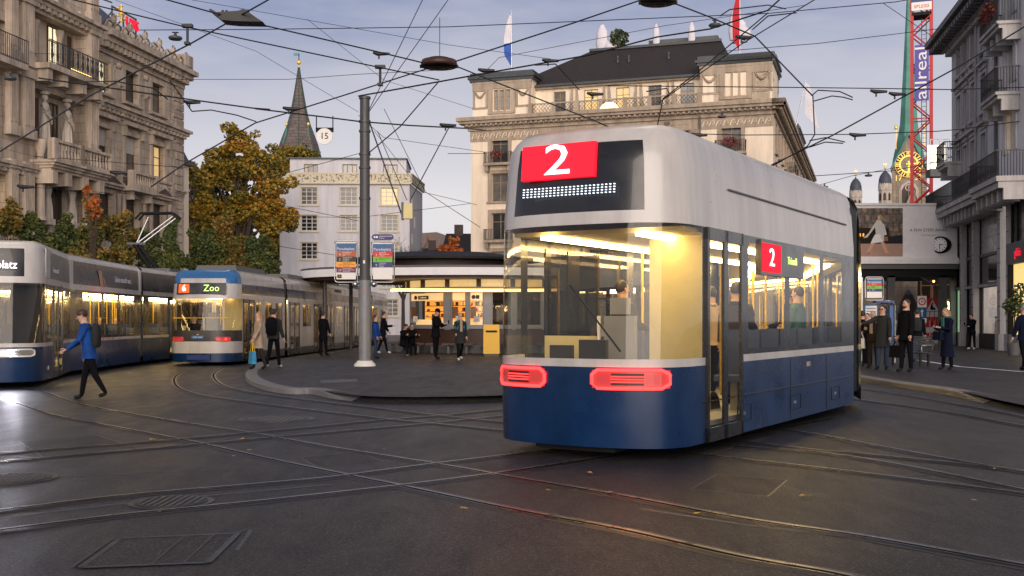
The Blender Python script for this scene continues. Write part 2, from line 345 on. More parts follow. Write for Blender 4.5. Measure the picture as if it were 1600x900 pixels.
def tag(o, label, cat, group=None):
    o['label'] = label; o['category'] = cat
    if group: o['group'] = group
    return o
def thing(name, label, cat, loc=(0, 0, 0), rz=0, group=None):
    o = bpy.data.objects.new(name, None); C.objects.link(o); o.location = loc; o.rotation_euler = (0, 0, rz)
    o.matrix_basis = Matrix.Translation(loc) @ Matrix.Rotation(rz, 4, 'Z'); o.empty_display_size = .3
    return tag(o, label, cat, group)
class Fac:      # a measured facade: origin, heading of local x, and pixel -> (u, z)
    def __init__(s, O, D): s.O = Vector(O); s.D = Vector(D).normalized(); s.rz = math.atan2(s.D.y, s.D.x); s.M = Matrix.Translation((s.O.x, s.O.y, 0)) @ Matrix.Rotation(s.rz, 4, 'Z')
    def u(s, px):
        k = (px - CX) / F; return (k * s.O.y - s.O.x) / (s.D.x - k * s.D.y)
    def z(s, px, py): return H + (HY - py) / F * (s.O.y + s.u(px) * s.D.y)
    def rect(s, x0, x1, y0, y1):
        m = (x0 + x1) / 2; return (s.u(x0), s.u(x1), s.z(m, y1), s.z(m, y0))
WIN = {}
def window(parent, rect, y, style='tan', pane='pane_dark', M0=None, bars=(1, 1), blind=0, fw=.07):
    a, b, c, d = rect; w_, h_ = b - a, d - c; key = (round(w_, 2), round(h_, 2), style, bars, fw)
    if key not in WIN:
        q = MB(); m = 'sash_' + style
        q.box(0, fw, 0, .07, 0, h_, m); q.box(w_ - fw, w_, 0, .07, 0, h_, m); q.box(fw, w_ - fw, 0, .07, 0, fw, m); q.box(fw, w_ - fw, 0, .07, h_ - fw, h_, m)
        for i in range(bars[0]): x = w_ * (i + 1) / (bars[0] + 1); q.box(x - fw * .45, x + fw * .45, .004, .066, fw, h_ - fw, m)
        for i in range(bars[1]):
            z = h_ * ((i + 1) / (bars[1] + 1) if bars[1] > 1 else .68); q.box(fw, w_ - fw, .008, .062, z - fw * .35, z + fw * .35, m)
        WIN[key] = q.mesh('window')
    pk = (round(w_, 2), round(h_, 2), pane)
    if pk not in WIN:
        q = MB(); q.quad((.02, .05, .02), (w_ - .02, .05, .02), (w_ - .02, .05, h_ - .02), (.02, .05, h_ - .02), pane); WIN[pk] = q.mesh('pane')
    if M0 is None: o = inst('window', WIN[key], parent, (a, y, c))
    else:
        p = M0 @ Vector((a, y, c)); o = inst('window', WIN[key], parent, p, math.atan2(M0[1][0], M0[0][0]))
    inst('pane', WIN[pk], o)
    if blind:
        q = MB(); q.box(.06, w_ - .06, -.02, -.005, h_ * (1 - blind), h_ - .02, 'blind'); q.build('blind', o)
    return o
def surround(q, r, m, t=.22, out=.08, sill=.15, head=.0, y=0):
    a, b, c, d = r; q.box(a - t, a, y - out, y, c, d, m); q.box(b, b + t, y - out, y, c, d, m); q.box(a - t, b + t, y - out, y, d, d + t, m)
    q.box(a - t - .08, b + t + .08, y - out - sill, y, c - .16, c, m)
    if head: q.box(a - t - .12, b + t + .12, y - out - .22, y, d + t + .12, d + t + .28, m)
def railing(q, x0, x1, y, z0, h, m, step=.14, r=.012, n=4):
    q.box(x0, x1, y - .025, y + .025, z0 + h - .04, z0 + h, m); q.box(x0, x1, y - .015, y + .015, z0 + .05, z0 + .08, m)
    k = max(1, int((x1 - x0) / step))
    for i in range(k + 1): x = x0 + (x1 - x0) * i / k; q.tube([(x, y, z0), (x, y, z0 + h - .04)], r, m, n, False)
def dentils(q, x0, x1, y0, y1, z0, z1, m, step=.5, w_=.22):
    k = int((x1 - x0) / step)
    for i in range(k): x = x0 + (i + .5) * (x1 - x0) / k; q.box(x - w_ / 2, x + w_ / 2, y0, y1, z0, z1, m)
# ================================================================ GROUND
g = MB(); g.quad((-700, -60, 0), (700, -60, 0), (700, 1500, 0), (-700, 1500, 0), 'asphalt'); g.build('road', kind='structure')
def gpts(l, z=0): return [G(a, b, z) for a, b in l]
def smooth(pts, n=6):
    out = []; P_ = [pts[0]] + pts + [pts[-1]]
    for i in range(1, len(P_) - 2):
        a, b, c, d = P_[i - 1:i + 3]
        for k in range(n):
            t = k / n; out.append(.5 * ((2 * b) + (c - a) * t + (2 * a - 5 * b + 4 * c - d) * t * t + (3 * b - a - 3 * c + d) * t ** 3))
    out.append(pts[-1]); return out
def ribbon(q, pts, off, wd, z, m):
    vs = []
    for i, p in enumerate(pts):
        d = (pts[min(i + 1, len(pts) - 1)] - pts[max(i - 1, 0)]); d.z = 0; d.normalize(); n = Vector((-d.y, d.x, 0))
        vs += [(p + n * (off - wd / 2)).to_tuple(), (p + n * (off + wd / 2)).to_tuple()]
    vs = [(v[0], v[1], z) for v in vs]
    return q.add(vs, [(2 * i, 2 * i + 2, 2 * i + 3, 2 * i + 1) for i in range(len(pts) - 1)], m)
TR = {
 'A': [(-60, 612), (0, 622), (75, 647), (175, 667), (300, 691), (415, 717), (550, 745), (625, 760), (800, 797), (975, 830), (1150, 870), (1300, 897), (1420, 925)],
 'B': [(20, 604), (65, 612), (125, 632), (250, 655), (390, 677), (500, 697), (675, 725), (800, 747), (965, 775), (1150, 810), (1350, 840), (1600, 885), (1700, 902)],
 'C': [(-60, 836), (0, 830), (200, 805), (400, 785), (500, 774), (625, 760), (775, 741), (900, 722), (1040, 700), (1180, 676), (1300, 655)],
 'D': [(-60, 806), (0, 799), (200, 775), (375, 760), (525, 746), (670, 727), (800, 711), (960, 690), (1150, 662)],
 'E': [(-60, 727), (0, 722), (150, 709), (310, 695), (450, 682), (675, 662), (770, 652), (950, 634), (1150, 617)],
 'F': [(-60, 714), (0, 709), (200, 694), (425, 674), (600, 657), (700, 649), (850, 634), (1000, 622)],
 'G': [(318, 573), (295, 578), (278, 586), (272, 595), (280, 607), (310, 617), (375, 627), (450, 637), (600, 655), (700, 665), (770, 672), (900, 686), (1100, 712), (1250, 729), (1375, 744), (1500, 760), (1640, 778)],
 'H': [(350, 574), (337, 582), (334, 590), (347, 602), (382, 612), (475, 625), (600, 640), (750, 657), (900, 672), (1100, 694), (1275, 708), (1400, 727), (1525, 752), (1640, 776)],
 'I': [(1100, 655), (1250, 676), (1375, 699), (1500, 722), (1640, 745)],
 'L': [(1100, 684), (1270, 704), (1350, 711), (1500, 726), (1640, 742)],
 'M': [(1250, 590), (1342, 607), (1425, 620), (1600, 652), (1660, 664)],
 'Nn': [(1250, 606), (1342, 625), (1450, 640), (1600, 667), (1660, 679)],
}
for i, (k, pl) in enumerate(TR.items()):
    pts = smooth(gpts(pl)); q = MB(); dz = i * .0006
    thin = k in 'EFMNn'
    ribbon(q, pts, -.10, .025, .003 + dz, 'seam'); ribbon(q, pts, 0, .15, .0035 + dz, 'tar'); ribbon(q, pts, .105, .025, .003 + dz, 'seam')
    ribbon(q, pts, .04, .035, .010 + dz, 'rail_steel'); ribbon(q, pts, -.003, .046, .009 + dz, 'groove'); ribbon(q, pts, -.036, .014, .010 + dz, 'rail_steel')
    q.build('tram_rail', kind='structure')
# platforms with kerbs
KH = .12
def platform(name, outer, closing, ramp_from=None):
    pts = smooth([G(a, b, KH) for a, b in outer], 5); poly = [(p.x, p.y) for p in pts] + closing
    q = MB(); q.add([(x, y, KH) for x, y in poly], [tuple(range(len(poly)))], 'paving')
    n = len(pts); vs = []
    for i, p in enumerate(pts):
        d = (pts[min(i + 1, n - 1)] - pts[max(i - 1, 0)]); d.z = 0; d.normalize(); nn = Vector((d.y, -d.x, 0))
        drop = .115 * min(1, max(0, (i - ramp_from) / 5)) if ramp_from is not None else 0
        a = p - nn * .28; vs += [(a.x, a.y, KH + .003), (p.x, p.y, KH + .006 - drop), (p.x + nn.x * .03, p.y + nn.y * .03, KH - .02 - drop * .85), (p.x + nn.x * .04, p.y + nn.y * .04, -.05)]
        if drop > 0: pass
    q2 = MB(); fs = []; fs2 = []
    for i in range(n - 1):
        for j in range(3): (fs if ramp_from is None or i < ramp_from + 5 else fs2).append((i * 4 + j, i * 4 + j + 1, (i + 1) * 4 + j + 1, (i + 1) * 4 + j))
    q2.add(vs, fs, 'kerb'); q2.add(vs, fs2, 'paving')
    o = q.build(name, kind='structure'); 
    for i in range(0, n - 1):      # joints between kerb stones
        pass
    q2.build('kerb', o)
left_pl = [(404, 566), (392, 575), (385, 583), (390, 591), (408, 599), (435, 605), (462, 607), (488, 607), (520, 613), (580, 619), (680, 620), (800, 617), (950, 610), (1080, 600)]
platform('platform', left_pl, [(9.5, 60), (4, 100), (-7.6, 100), (-7.9, 60), (-8.6, 42)], ramp_from=38)
right_pl = [(1180, 566), (1250, 572), (1330, 586), (1400, 597), (1460, 605), (1492, 610), (1530, 618), (1580, 629), (1680, 648), (1800, 670)]
platform('sidewalk', right_pl, [(40, 18), (60, 60), (60, 200), (18, 200), (14, 70), (9.2, 46)], ramp_from=26)
# kerb ramp sheet in front of the left island keeps the flush crossing
# patches, seams, covers
def cover(name, px, py, r, m1, m2, label, pattern):
    p = G(px, py); t = thing(name, label, 'manhole cover', (p.x, p.y, 0)); q = MB(); q.lathe([(r * 1.18, .001), (r * 1.18, .006)], m2, 28, smooth=False); q.build('frame', t)
    q = MB(); q.lathe([(r, .004), (r, .012)], m1, 28, smooth=False)
    for i in range(-4, 5):
        x = i * r / 5; h = math.sqrt(max(0, r * r * .85 - x * x))
        if pattern: q.box(x - r * .05, x + r * .05, -h, h, .012, .018, m2)
        else:
            for j in range(-3, 4):
                if abs(j * r / 4) < h: q.box(x - r * .045, x + r * .045, j * r / 4 - r * .07, j * r / 4 + r * .07, .012, .017, 'seam')
    q.build('lid', t)
cover('manhole_cover', 20, 748, .36, 'iron', 'tar', 'round iron manhole cover with pale studs at the left edge of the road', False)
cover('manhole_cover', 268, 785, .30, 'iron', 'tar', 'round ribbed manhole cover between the two crossing tram rails', True)
cover('manhole_cover', 432, 655, .5, 'iron', 'tar', 'dark manhole cover beside the curved rails in front of the kerb', False)
cover('manhole_cover', 452, 575, .42, 'iron', 'tar', 'manhole cover in the pavement near the base of the tall mast', False)
cover('manhole_cover', 652, 608, .5, 'iron', 'tar', 'wide dark manhole cover in the paving in front of the kiosk', False)
c4 = [G(125, 888), G(188, 842), G(372, 834), G(325, 880)]
t = thing('access_hatch', 'rectangular sunken access hatch outlined in the asphalt near the bottom of the road', 'hatch', tuple(c4[0]))
q = MB()
for a, b in ((0, 1), (1, 2), (2, 3), (3, 0)): ribbon(q, [c4[a], c4[b]], 0, .045, .006, 'tar')
ribbon(q, [c4[0], c4[1]], .05, .03, .009, 'iron')
q.build('frame', t, world=True)
q = MB(); m1, m2 = c4[1].lerp(c4[2], .55), c4[0].lerp(c4[3], .55); m3, m4 = c4[1].lerp(c4[2], .8), c4[0].lerp(c4[3], .8)
q.add([(c.x, c.y, .004) for c in c4], [(0, 1, 2, 3)], 'paving'); ribbon(q, [m1, m2], 0, .012, .008, 'tar'); ribbon(q, [m3, m4], 0, .012, .008, 'tar'); q.build('lid', t, world=True)
q = MB()
for pl in ([(0, 752), (180, 741), (370, 733)], [(345, 842), (390, 828), (370, 860)], [(820, 630), (900, 668)], [(1330, 760), (1450, 742), (1600, 760)], [(560, 640), (700, 632), (760, 618)]):
    ribbon(q, smooth(gpts(pl)), 0, .03, .0025, 'tar')
for pl in ([(0, 810), (200, 786), (375, 770), (520, 757)], [(1380, 850), (1500, 866), (1600, 878)], [(1000, 795), (1180, 822), (1320, 838)]): ribbon(q, smooth(gpts(pl)), 0, .05, .0022, 'seam')
q.build('road_seams', kind='structure')
q = MB(); q.quad(*[tuple(G(a, b, KH + .004)) for a, b in ((500, 594), (556, 592), (560, 596), (503, 599))], 'tar'); 
ribbon(q, [G(440, 585, KH), G(700, 583, KH), G(900, 580, KH)], 0, .03, KH + .004, 'tar'); q.build('pavement_seam', kind='structure')
ribbon(q := MB(), [G(1436, 563, KH), G(1500, 573, KH), G(1600, 581, KH)], 0, .16, KH + .004, 'white_matte'); q.build('pavement_line', kind='structure')
lp = [(387, 703), (365, 713), (1263, 775), (1519, 781), (1087, 803), (925, 740), (957, 768), (721, 794), (378, 686), (860, 766), (1552, 732), (235, 687), (600, 702)]
leaf0 = None
for i, (a, b) in enumerate(lp):
    p = G(a, b, .015); q = MB() if leaf0 is None else None
    if leaf0 is None:
        q.add([(0, 0, 0), (.045, .025, .012), (.09, 0, .004), (.045, -.03, .016), (-.03, .01, .01)], [(0, 1, 2), (0, 2, 3), (0, 4, 1)], 'leaf_yellow'); leaf0 = q.mesh('fallen_leaf')
    o = bpy.data.objects.new('fallen_leaf', leaf0); C.objects.link(o); o.location = p; o.rotation_euler = (0, 0, i * 1.7); o.scale = (.6 + .22 * (i % 3),) * 3
    tag(o, 'small dry yellow leaf lying on the dark asphalt', 'leaf', 'dry leaves scattered on the road')
# repaired patches in the asphalt
q = MB()
for k_, pl in enumerate(([(30, 690), (150, 680), (215, 700), (70, 716)], [(470, 715), (560, 706), (600, 722), (500, 733)], [(1120, 742), (1230, 750), (1200, 776), (1080, 764)])):
    v = [G(x, y) for x, y in pl]; q.add([(p.x, p.y, .0015) for p in v], [(0, 1, 2, 3)], 'patch'); [ribbon(q, [v[i], v[(i + 1) % 4]], 0, .022, .002 + .0001 * i, 'tar') for i in range(4)]
q.build('road_patch', kind='structure')
# far hill
q = MB(); vs = []; n = 60
for i in range(n + 1):
    x = -900 + 1800 * i / n; vs += [(x, 1150 + 60 * math.sin(i), -5), (x, 1300, 88 + 16 * math.sin(i * .31) + 5 * math.sin(i * 1.7))]
q.add(vs, [(2 * i, 2 * i + 2, 2 * i + 3, 2 * i + 1) for i in range(n)], 'hill_mat', True); q.build('hill', kind='structure')

# ================================================================ BANK PALACE (left)
fu = Fac((-28.97, 50, 0), (.159, 1)); out = Vector((fu.D.y, -fu.D.x, 0)) * 1.5; fb = Fac(fu.O + out, fu.D)
bank = thing('bank_palace', 'ornate sandstone bank palace with caryatids, balconies and a scrolled parapet', 'building', (fu.O.x, fu.O.y, 0), fu.rz)
UE = fu.u(285); UB = fu.u(152)
rects = [fu.rect(*r) for r in [(148, 161, 90, 142), (194, 206, 113, 162), (236, 248, 130, 178), (148, 164, 197, 256), (195, 207, 213, 272), (237, 248, 226, 280), (153, 166, 298, 352), (195, 208, 310, 368), (237, 248, 320, 378)]]
# align rows to common heights
for k in range(3):
    zb = sum(r[2] for r in rects[3 * k:3 * k + 3]) / 3; zt = sum(r[3] for r in rects[3 * k:3 * k + 3]) / 3
    for j in range(3): a = rects[3 * k + j]; rects[3 * k + j] = (a[0], a[0] + 1.75, zb, zt)
ZC = fu.z(285, 112); zm = fu.z(240, 190)
gr_ = [(r[0] - .1, r[1] + .1, 1.0, 4.2) for r in rects[6:9]]
q = MB(); q.wall(UB - .5, UE, 0, ZC, rects + gr_, .45, 'sandstone'); q.box(UE - .01, UE, 0, 18, 0, ZC, 'sandstone'); q.box(UB, UE, .5, 18, ZC - .3, ZC - .05, 'zinc'); q.build('wall', bank)
for r in rects: q = MB(); surround(q, r, 'sandstone_plain', .28, .12, .18, head=0); q.build('window_surround', bank)
for r in rects[3:6]:
    q = MB(); q.box(r[0] - .5, r[1] + .5, -.5, 0, r[3] + .55, r[3] + .8, 'sandstone_plain')
    for x in (r[0] - .42, r[1] + .18): q.box(x, x + .24, -.32, 0, r[3] - .1, r[3] + .551, 'sandstone_plain', 0)
    q.build('window_hood', bank)
for r in (rects[6], rects[8]): q = MB(); c = (r[0] + r[1]) / 2; q.prism([(c - 1.7, r[3] + .5), (c + 1.7, r[3] + .5), (c + 1.7, r[3] + .62), (c, r[3] + 1.35), (c - 1.7, r[3] + .62)], -.55, 0, 'sandstone_plain'); q.prism([(c - 1.1, r[3] + .66), (c + 1.1, r[3] + .66), (c, r[3] + 1.1)], -.57, -.55, 'brown_dark'); q.build('pediment', bank)
for r in rects[6:9]:
    for x in (r[0] - .62, r[1] + .32): q = MB(); q.lathe([(.16, 0), (.17, .2), (.15, .3), (.14, r[3] - r[2] - .1), (.2, r[3] - r[2] + .2)], 'sandstone_plain', 10, (x + .15, -.2, r[2] - .1)); q.build('half_column', bank)
q = MB(); zc2 = fu.z(285, 205)
def cornice(q, x0, x1, z, h, o, m, steps=4, dt=True, y=0):
    for i in range(steps): oo = o * ((i + 1) / steps) ** 1.3; q.box(x0 - (0 if i < 2 else .0), x1 + oo * .6, y - oo, y, z - h + h * i / steps + (.002 * i), z - h + h * (i + 1) / steps, m)
    if dt: dentils(q, x0, x1, y - o * .62, y, z - h * .78, z - h * .42, m, .55, .26)
cornice(q, UB, UE, ZC, 1.3, 1.0, 'sandstone_plain'); q.build('cornice', bank); q = MB(); cornice(q, UB, UE, zc2, .8, .65, 'sandstone_plain'); q.build('cornice', bank); q = MB()
zb3 = rects[3][2] - .35; cornice(q, UB, UE, zb3, .45, .35, 'sandstone_plain', dt=False); q.build('string_course', bank); q = MB(); cornice(q, UB, UE, 5.0, .5, .35, 'sandstone_plain', dt=False)
q.build('cornice', bank)
q = MB()   # scrolled parapet
x = UB
while x < UE - .2:
    q.box(x, x + .95, -.75, -.35, ZC, ZC + .25, 'sandstone_plain'); q.ball((x + .48, -.55, ZC + .42), .2, .16, .2, 'sandstone_plain', 8, 6); q.tube([(x, -.55, ZC + .25), (x + .15, -.55, ZC + .62), (x + .5, -.55, ZC + .78), (x + .82, -.55, ZC + .55), (x + .75, -.55, ZC + .3), (x + .6, -.55, ZC + .4)], .07, 'sandstone_plain', 6)
    x += .98
for i in range(6): xx = UB + 1 + i * (UE - UB - 1.5) / 5; q.ball((xx, -.5, ZC + .85), .2, .2, .26, 'sandstone_plain', 8, 5); q.tube([(xx - .1, -.5, ZC + .8), (xx + .1, -.5, ZC + 1.22), (xx + .35, -.5, ZC + 1.12), (xx + .42, -.5, ZC + .9)], [.12, .11, .07, .04], 'sandstone_plain', 6)
q.box(UE - 1.0, UE + .2, -.75, .4, ZC, ZC + 1.05, 'sandstone_plain'); q.build('parapet', bank)
# heraldic reliefs between upper windows
for a, b in ((0, 1), (1, 2)):
    q = MB(); c = (rects[a][1] + rects[b][0]) / 2; z0 = rects[0][2] + .7
    q.prism([(c - .42, z0 + 1.2), (c + .42, z0 + 1.2), (c + .42, z0 + .5), (c, z0), (c - .42, z0 + .5)], -.18, 0, 'sandstone_plain'); q.ball((c, -.12, z0 + 1.45), .3, .15, .22, 'sandstone_plain', 8, 5)
    for s_ in (-1, 1): q.tube([(c + s_ * .5, -.08, z0 + .2), (c + s_ * .65, -.1, z0 + .8), (c + s_ * .45, -.1, z0 + 1.35)], .09, 'sandstone_plain', 6)
    q.build('relief', bank)
q = MB(); zz = ZC - .2   # quoins
for i in range(int(ZC / .6)):
    q.box(UE - (1.5 if i % 2 else 1.1), UE + .08, -.09, 0, i * .6 + .03, i * .6 + .57, 'sandstone')
q.build('quoin', bank)
q = MB(); q.quad((UB - 3, .6, ZC - .1), (UE, .6, ZC - .1), (UE - 2.5, 6, ZC + 5), (UB - 3, 6, ZC + 5), 'slate'); q.quad((UE, .6, ZC - .1), (UE, 18, ZC - .1), (UE - 2.5, 14, ZC + 5), (UE - 2.5, 6, ZC + 5), 'slate'); q.quad((UB - 3, 6, ZC + 5), (UE - 2.5, 6, ZC + 5), (UE - 2.5, 14, ZC + 5), (UB - 3, 14, ZC + 5), 'slate'); q.build('roof', bank)
pn = ['pane_bright', 'pane_dark', 'pane_mid', 'pane_dark', 'pane_mid', 'pane_warm', 'pane_dark', 'pane_dark', 'pane_dark']
for i, (r, p_) in enumerate(zip(rects, pn)): window(bank, r, .3, 'brown', p_, blind=.45 if i in (3, 4) else 0)
for r in gr_: window(bank, r, .3, 'brown', 'pane_dark')
def balustrade(q, x0, x1, y, z0, h, m, step=.3):
    q.box(x0, x1, y - .16, y + .16, z0, z0 + .14, m); q.box(x0, x1, y - .18, y + .18, z0 + h - .16, z0 + h, m)
    k = max(1, int((x1 - x0) / step))
    for i in range(k): xx = x0 + (i + .5) * (x1 - x0) / k; q.lathe([(.07, .12), (.11, .3 * h), (.05, .62 * h), (.08, h - .16)], m, 6, (xx, y, z0))
    for xx in (x0, x1): q.box(xx - .2, xx + .2, y - .2, y + .2, z0, z0 + h + .03, m)
for i, (j, o_) in enumerate(((1, .9), (0, .25), (2, .25))):
    r = rects[3 + j]; q = MB(); z0 = r[2] - 1.05
    q.box(r[0] - .9, r[1] + .9, -o_ - .15, 0, z0 - .3, z0, 'sandstone_plain'); balustrade(q, r[0] - .7, r[1] + .7, -o_ + .02, z0, 1.0, 'sandstone_plain')
    if o_ > .5:
        for x in (r[0] - .5, r[1] + .2): q.box(x, x + .3, -.8, 0, z0 - .85, z0 - .3, 'sandstone_plain')
    q.build('balcony', bank)
for j in (2,): r = rects[6 + j]; q = MB(); q.box(r[0] - .9, r[1] + .9, -.6, 0, r[2] - 1.4, r[2] - 1.1, 'sandstone_plain'); balustrade(q, r[0] - .7, r[1] + .7, -.4, r[2] - 1.1, .95, 'sandstone_plain'); q.build('balcony', bank)
# projecting centre bay
MBAY = Matrix.Translation((0, -1.5, 0)); BX0 = fb.u(-190); BX1 = fb.u(147)
def zb(px, py): return fb.z(px, py)
u1, u2 = fb.u(52), fb.u(134)       # recess span
lv = [(zb(82, 268), zb(92, 168) + .5), (zb(92, 130), zb(92, 40))]
lo = (fb.u(57), fb.u(128), zb(92, 350) - .6, zb(92, 278))
ops = [(u1, u2, zb(92, 228), zb(92, 150)), (u1, u2, zb(92, 108), zb(92, 35)), (u1 + .1, u2 - .1, zb(92, 352), zb(92, 280)), (fb.u(-60), fb.u(12), zb(0, 110), zb(0, 30)), (fb.u(-60), fb.u(12), zb(0, 345), zb(0, 262)), (u1 + .5, u2 - .5, 1, 4.5)]
q = MB(); q.T = MBAY; q.wall(BX0, BX1, 0, 27.5, ops, .75, 'sandstone'); q.box(BX1 - .01, BX1, 0.003, 1.5, 0, 27.5, 'sandstone'); q.build('bay_wall', bank)
for a, b, c, d in ops: q = MB(); q.T = MBAY; q.box(a, b, .7, .78, c, d, 'sandstone_plain'); q.build('recess_wall', bank)
for x0, x1 in ((fb.u(8), fb.u(20)), (fb.u(30), fb.u(46)), (fb.u(134), fb.u(147))):
    for z0, z1 in ((zb(92, 350) - 3, zb(92, 268)), (zb(92, 232), zb(92, 130)), (zb(92, 122), zb(92, 20)), (zb(92, 10), 27)):
        q = MB(); q.T = MBAY; q.box(x0, x1, -.32, 0, z0, z1, 'sandstone_plain'); q.box(x0 - .1, x1 + .1, -.42, 0, z0 - .01, z0 + .5, 'sandstone_plain'); q.box(x0 - .1, x1 + .1, -.45, 0, z1 - .45, z1 + .01, 'sandstone_plain')
        k = 5
        for i in range(k): xx = x0 + (i + .5) * (x1 - x0) / k; q.box(xx - .035, xx + .035, -.36, -.32, z0 + .7, z1 - .6, 'sandstone_plain')
        q.build('pilaster', bank)
q = MB(); q.T = MBAY
for py, h, o_ in ((272, .7, .55), (122, .6, .5), (14, .8, .7)): q = MB(); q.T = MBAY; cornice(q, BX0, BX1, zb(92, py), h, o_, 'sandstone_plain'); q.build('bay_cornice', bank)
q = MB(); q.T = MBAY
for i in range(9): xx = u1 + (i + .5) * (u2 - u1) / 9; q.ball((xx, -.1, zb(92, 22) + .3 * (i % 2)), .28, .2, .42, 'sandstone_plain', 8, 5); q.tube([(xx, -.1, zb(92, 25)), (xx + .3, -.15, zb(92, 18)), (xx + .1, -.1, zb(92, 14))], .12, 'sandstone_plain', 6)
q.build('carved_frieze', bank)
fq = Fac(fu.O + out * (.85 / 1.5), fu.D)
def wz(px0, px1, py0, py1): return (fq.u(px0), fq.u(px1), fq.z(92, py1), fq.z(92, py0))
for r, p_ in ((wz(74, 90, 47, 118), 'pane_bright'), (wz(56, 60, 50, 118), 'pane_dark'), (wz(106, 111, 50, 118), 'pane_dark'), (wz(77, 90, 165, 228), 'pane_dark'), (wz(56, 60, 165, 228), 'pane_dark'), (wz(108, 112, 165, 228), 'pane_dark'), (wz(81, 96, 283, 350), 'pane_dark'), (wz(60, 66, 283, 350), 'pane_dark'), ((fb.u(-30), fb.u(5), zb(0, 110), zb(0, 40)), 'pane_dark'), ((fb.u(-30), fb.u(9), zb(0, 340), zb(0, 275)), 'pane_warm')):
    window(bank, r, -.88, 'brown', p_)
for a in (64, 101):
    for z0, z1 in ((zb(92, 118), zb(92, 44)),): q = MB(); q.T = MBAY; q.lathe([(.22, 0), (.15, .25), (.13, z1 - z0 - .6), (.22, z1 - z0 - .2), (.24, z1 - z0)], 'sandstone_plain', 12, (fb.u(a), .3, z0)); q.build('column', bank)
for a in (57, 128): q = MB(); q.T = MBAY; q.lathe([(.34, 0), (.24, .3), (.2, 3.6), (.36, 4.1), (.38, 4.4)], 'sandstone_plain', 12, (fb.u(a), -.25, zb(92, 350))); q.build('column', bank)
def caryatid(px, zbase, hgt, arms):
    q = MB(); q.T = MBAY @ Matrix.Translation((fb.u(px), -.05, zbase)) @ Matrix.Scale(hgt / 3.2, 4); m = 'pale_stone'
    q.box(-.42, .42, -.35, .35, -.45, 0, m); q.lathe([(.40, 0), (.42, .12), (.33, .5), (.36, 1.0), (.30, 1.45), (.24, 1.75), (.32, 2.05), (.36, 2.25), (.26, 2.42), (.11, 2.5), (.10, 2.6)], m, 14, sy=.75)
    for i in range(8): a = 2 * math.pi * i / 8 + .2; q.tube([(.38 * math.cos(a), .3 * math.sin(a), .02), (.34 * math.cos(a), .27 * math.sin(a), .9), (.25 * math.cos(a + .4), .2 * math.sin(a + .4), 1.6)], [.06, .05, .02], m, 5)
    q.ball((0, -.03, 2.8), .17, .19, .24, m, 10, 7); q.ball((0, .05, 2.86), .21, .2, .22, m, 8, 5)
    if arms: 
        for s_ in (-1, 1): q.tube([(s_ * .33, 0, 2.3), (s_ * .62, -.05, 2.62), (s_ * .3, -.02, 2.98)], [.1, .085, .06], m, 8)
    else:
        q.tube([(-.33, 0, 2.28), (-.42, -.18, 1.85), (0, -.36, 1.75)], [.11, .09, .06], m, 8); q.tube([(.33, 0, 2.28), (.46, -.05, 1.8), (.36, -.25, 1.35)], [.11, .09, .06], m, 8); q.tube([(-.3, -.3, 1.7), (.1, -.38, 1.45), (.4, -.25, 1.1)], [.1, .13, .08], m, 6)
    q.lathe([(.3, 0), (.36, .18)], m, 10, (0, 0, 3.02)); q.build('caryatid', bank)
z1 = zb(92, 224); z2 = zb(92, 345)
caryatid(69, z1, zb(92, 152) - z1, False); caryatid(104, z1, zb(92, 152) - z1, False); caryatid(74, z2, zb(92, 280) - z2, True); caryatid(112, z2, zb(92, 280) - z2, True)
# stone balcony and iron balcony
q = MB(); q.T = MBAY; zs = zb(92, 262)
for i in range(4): q.box(fb.u(46) + .1 * (3 - i), fb.u(141) - .1 * (3 - i), -1.1 - .15 * i, 0, zs - .5 + i * .14, zs - .36 + i * .14 + .002, 'sandstone_plain')
balustrade(q, fb.u(47), fb.u(90), -1.35, zs + .06, 1.1, 'sandstone_plain'); balustrade(q, fb.u(90), fb.u(139), -1.35, zs + .06, 1.1, 'sandstone_plain')
for px in (55, 78, 105, 130): q.box(fb.u(px) - .25, fb.u(px) + .25, -1.2, 0, zs - 1.2, zs - .5, 'sandstone_plain')
q.build('stone_balcony', bank)
q = MB(); q.T = MBAY; zs = zb(92, 117); q.box(fb.u(43), fb.u(137), -1.3, 0, zs - .3, zs, 'sandstone_plain')
for px in (50, 75, 105, 130): q.box(fb.u(px) - .2, fb.u(px) + .2, -1.1, 0, zs - .95, zs - .3, 'sandstone_plain')
railing(q, fb.u(43), fb.u(137), -1.28, zs, 1.25, 'iron', .17, .022)
k = int((fb.u(137) - fb.u(43)) / .5)
for i in range(k): xx = fb.u(43) + (i + .5) * .5; q.lathe([(.03, .2), (.16, .45), (.05, .8), (.13, 1.0), (.02, 1.2)], 'iron', 6, (xx, -1.3, zs), sy=.3)
q.tube([(fb.u(80), -1.2, zs + .12), (fb.u(112), -1.2, zs + .12)], .035, 'light_cove', 6); q.build('iron_balcony', bank)
q = MB(); q.T = MBAY; q.box(fb.u(-60), fb.u(9), -1.3, 0, zb(0, 100) - .3, zb(0, 100), 'sandstone_plain'); railing(q, fb.u(-60), fb.u(9), -1.28, zb(0, 100), 1.25, 'iron', .17, .022); q.build('iron_balcony', bank)
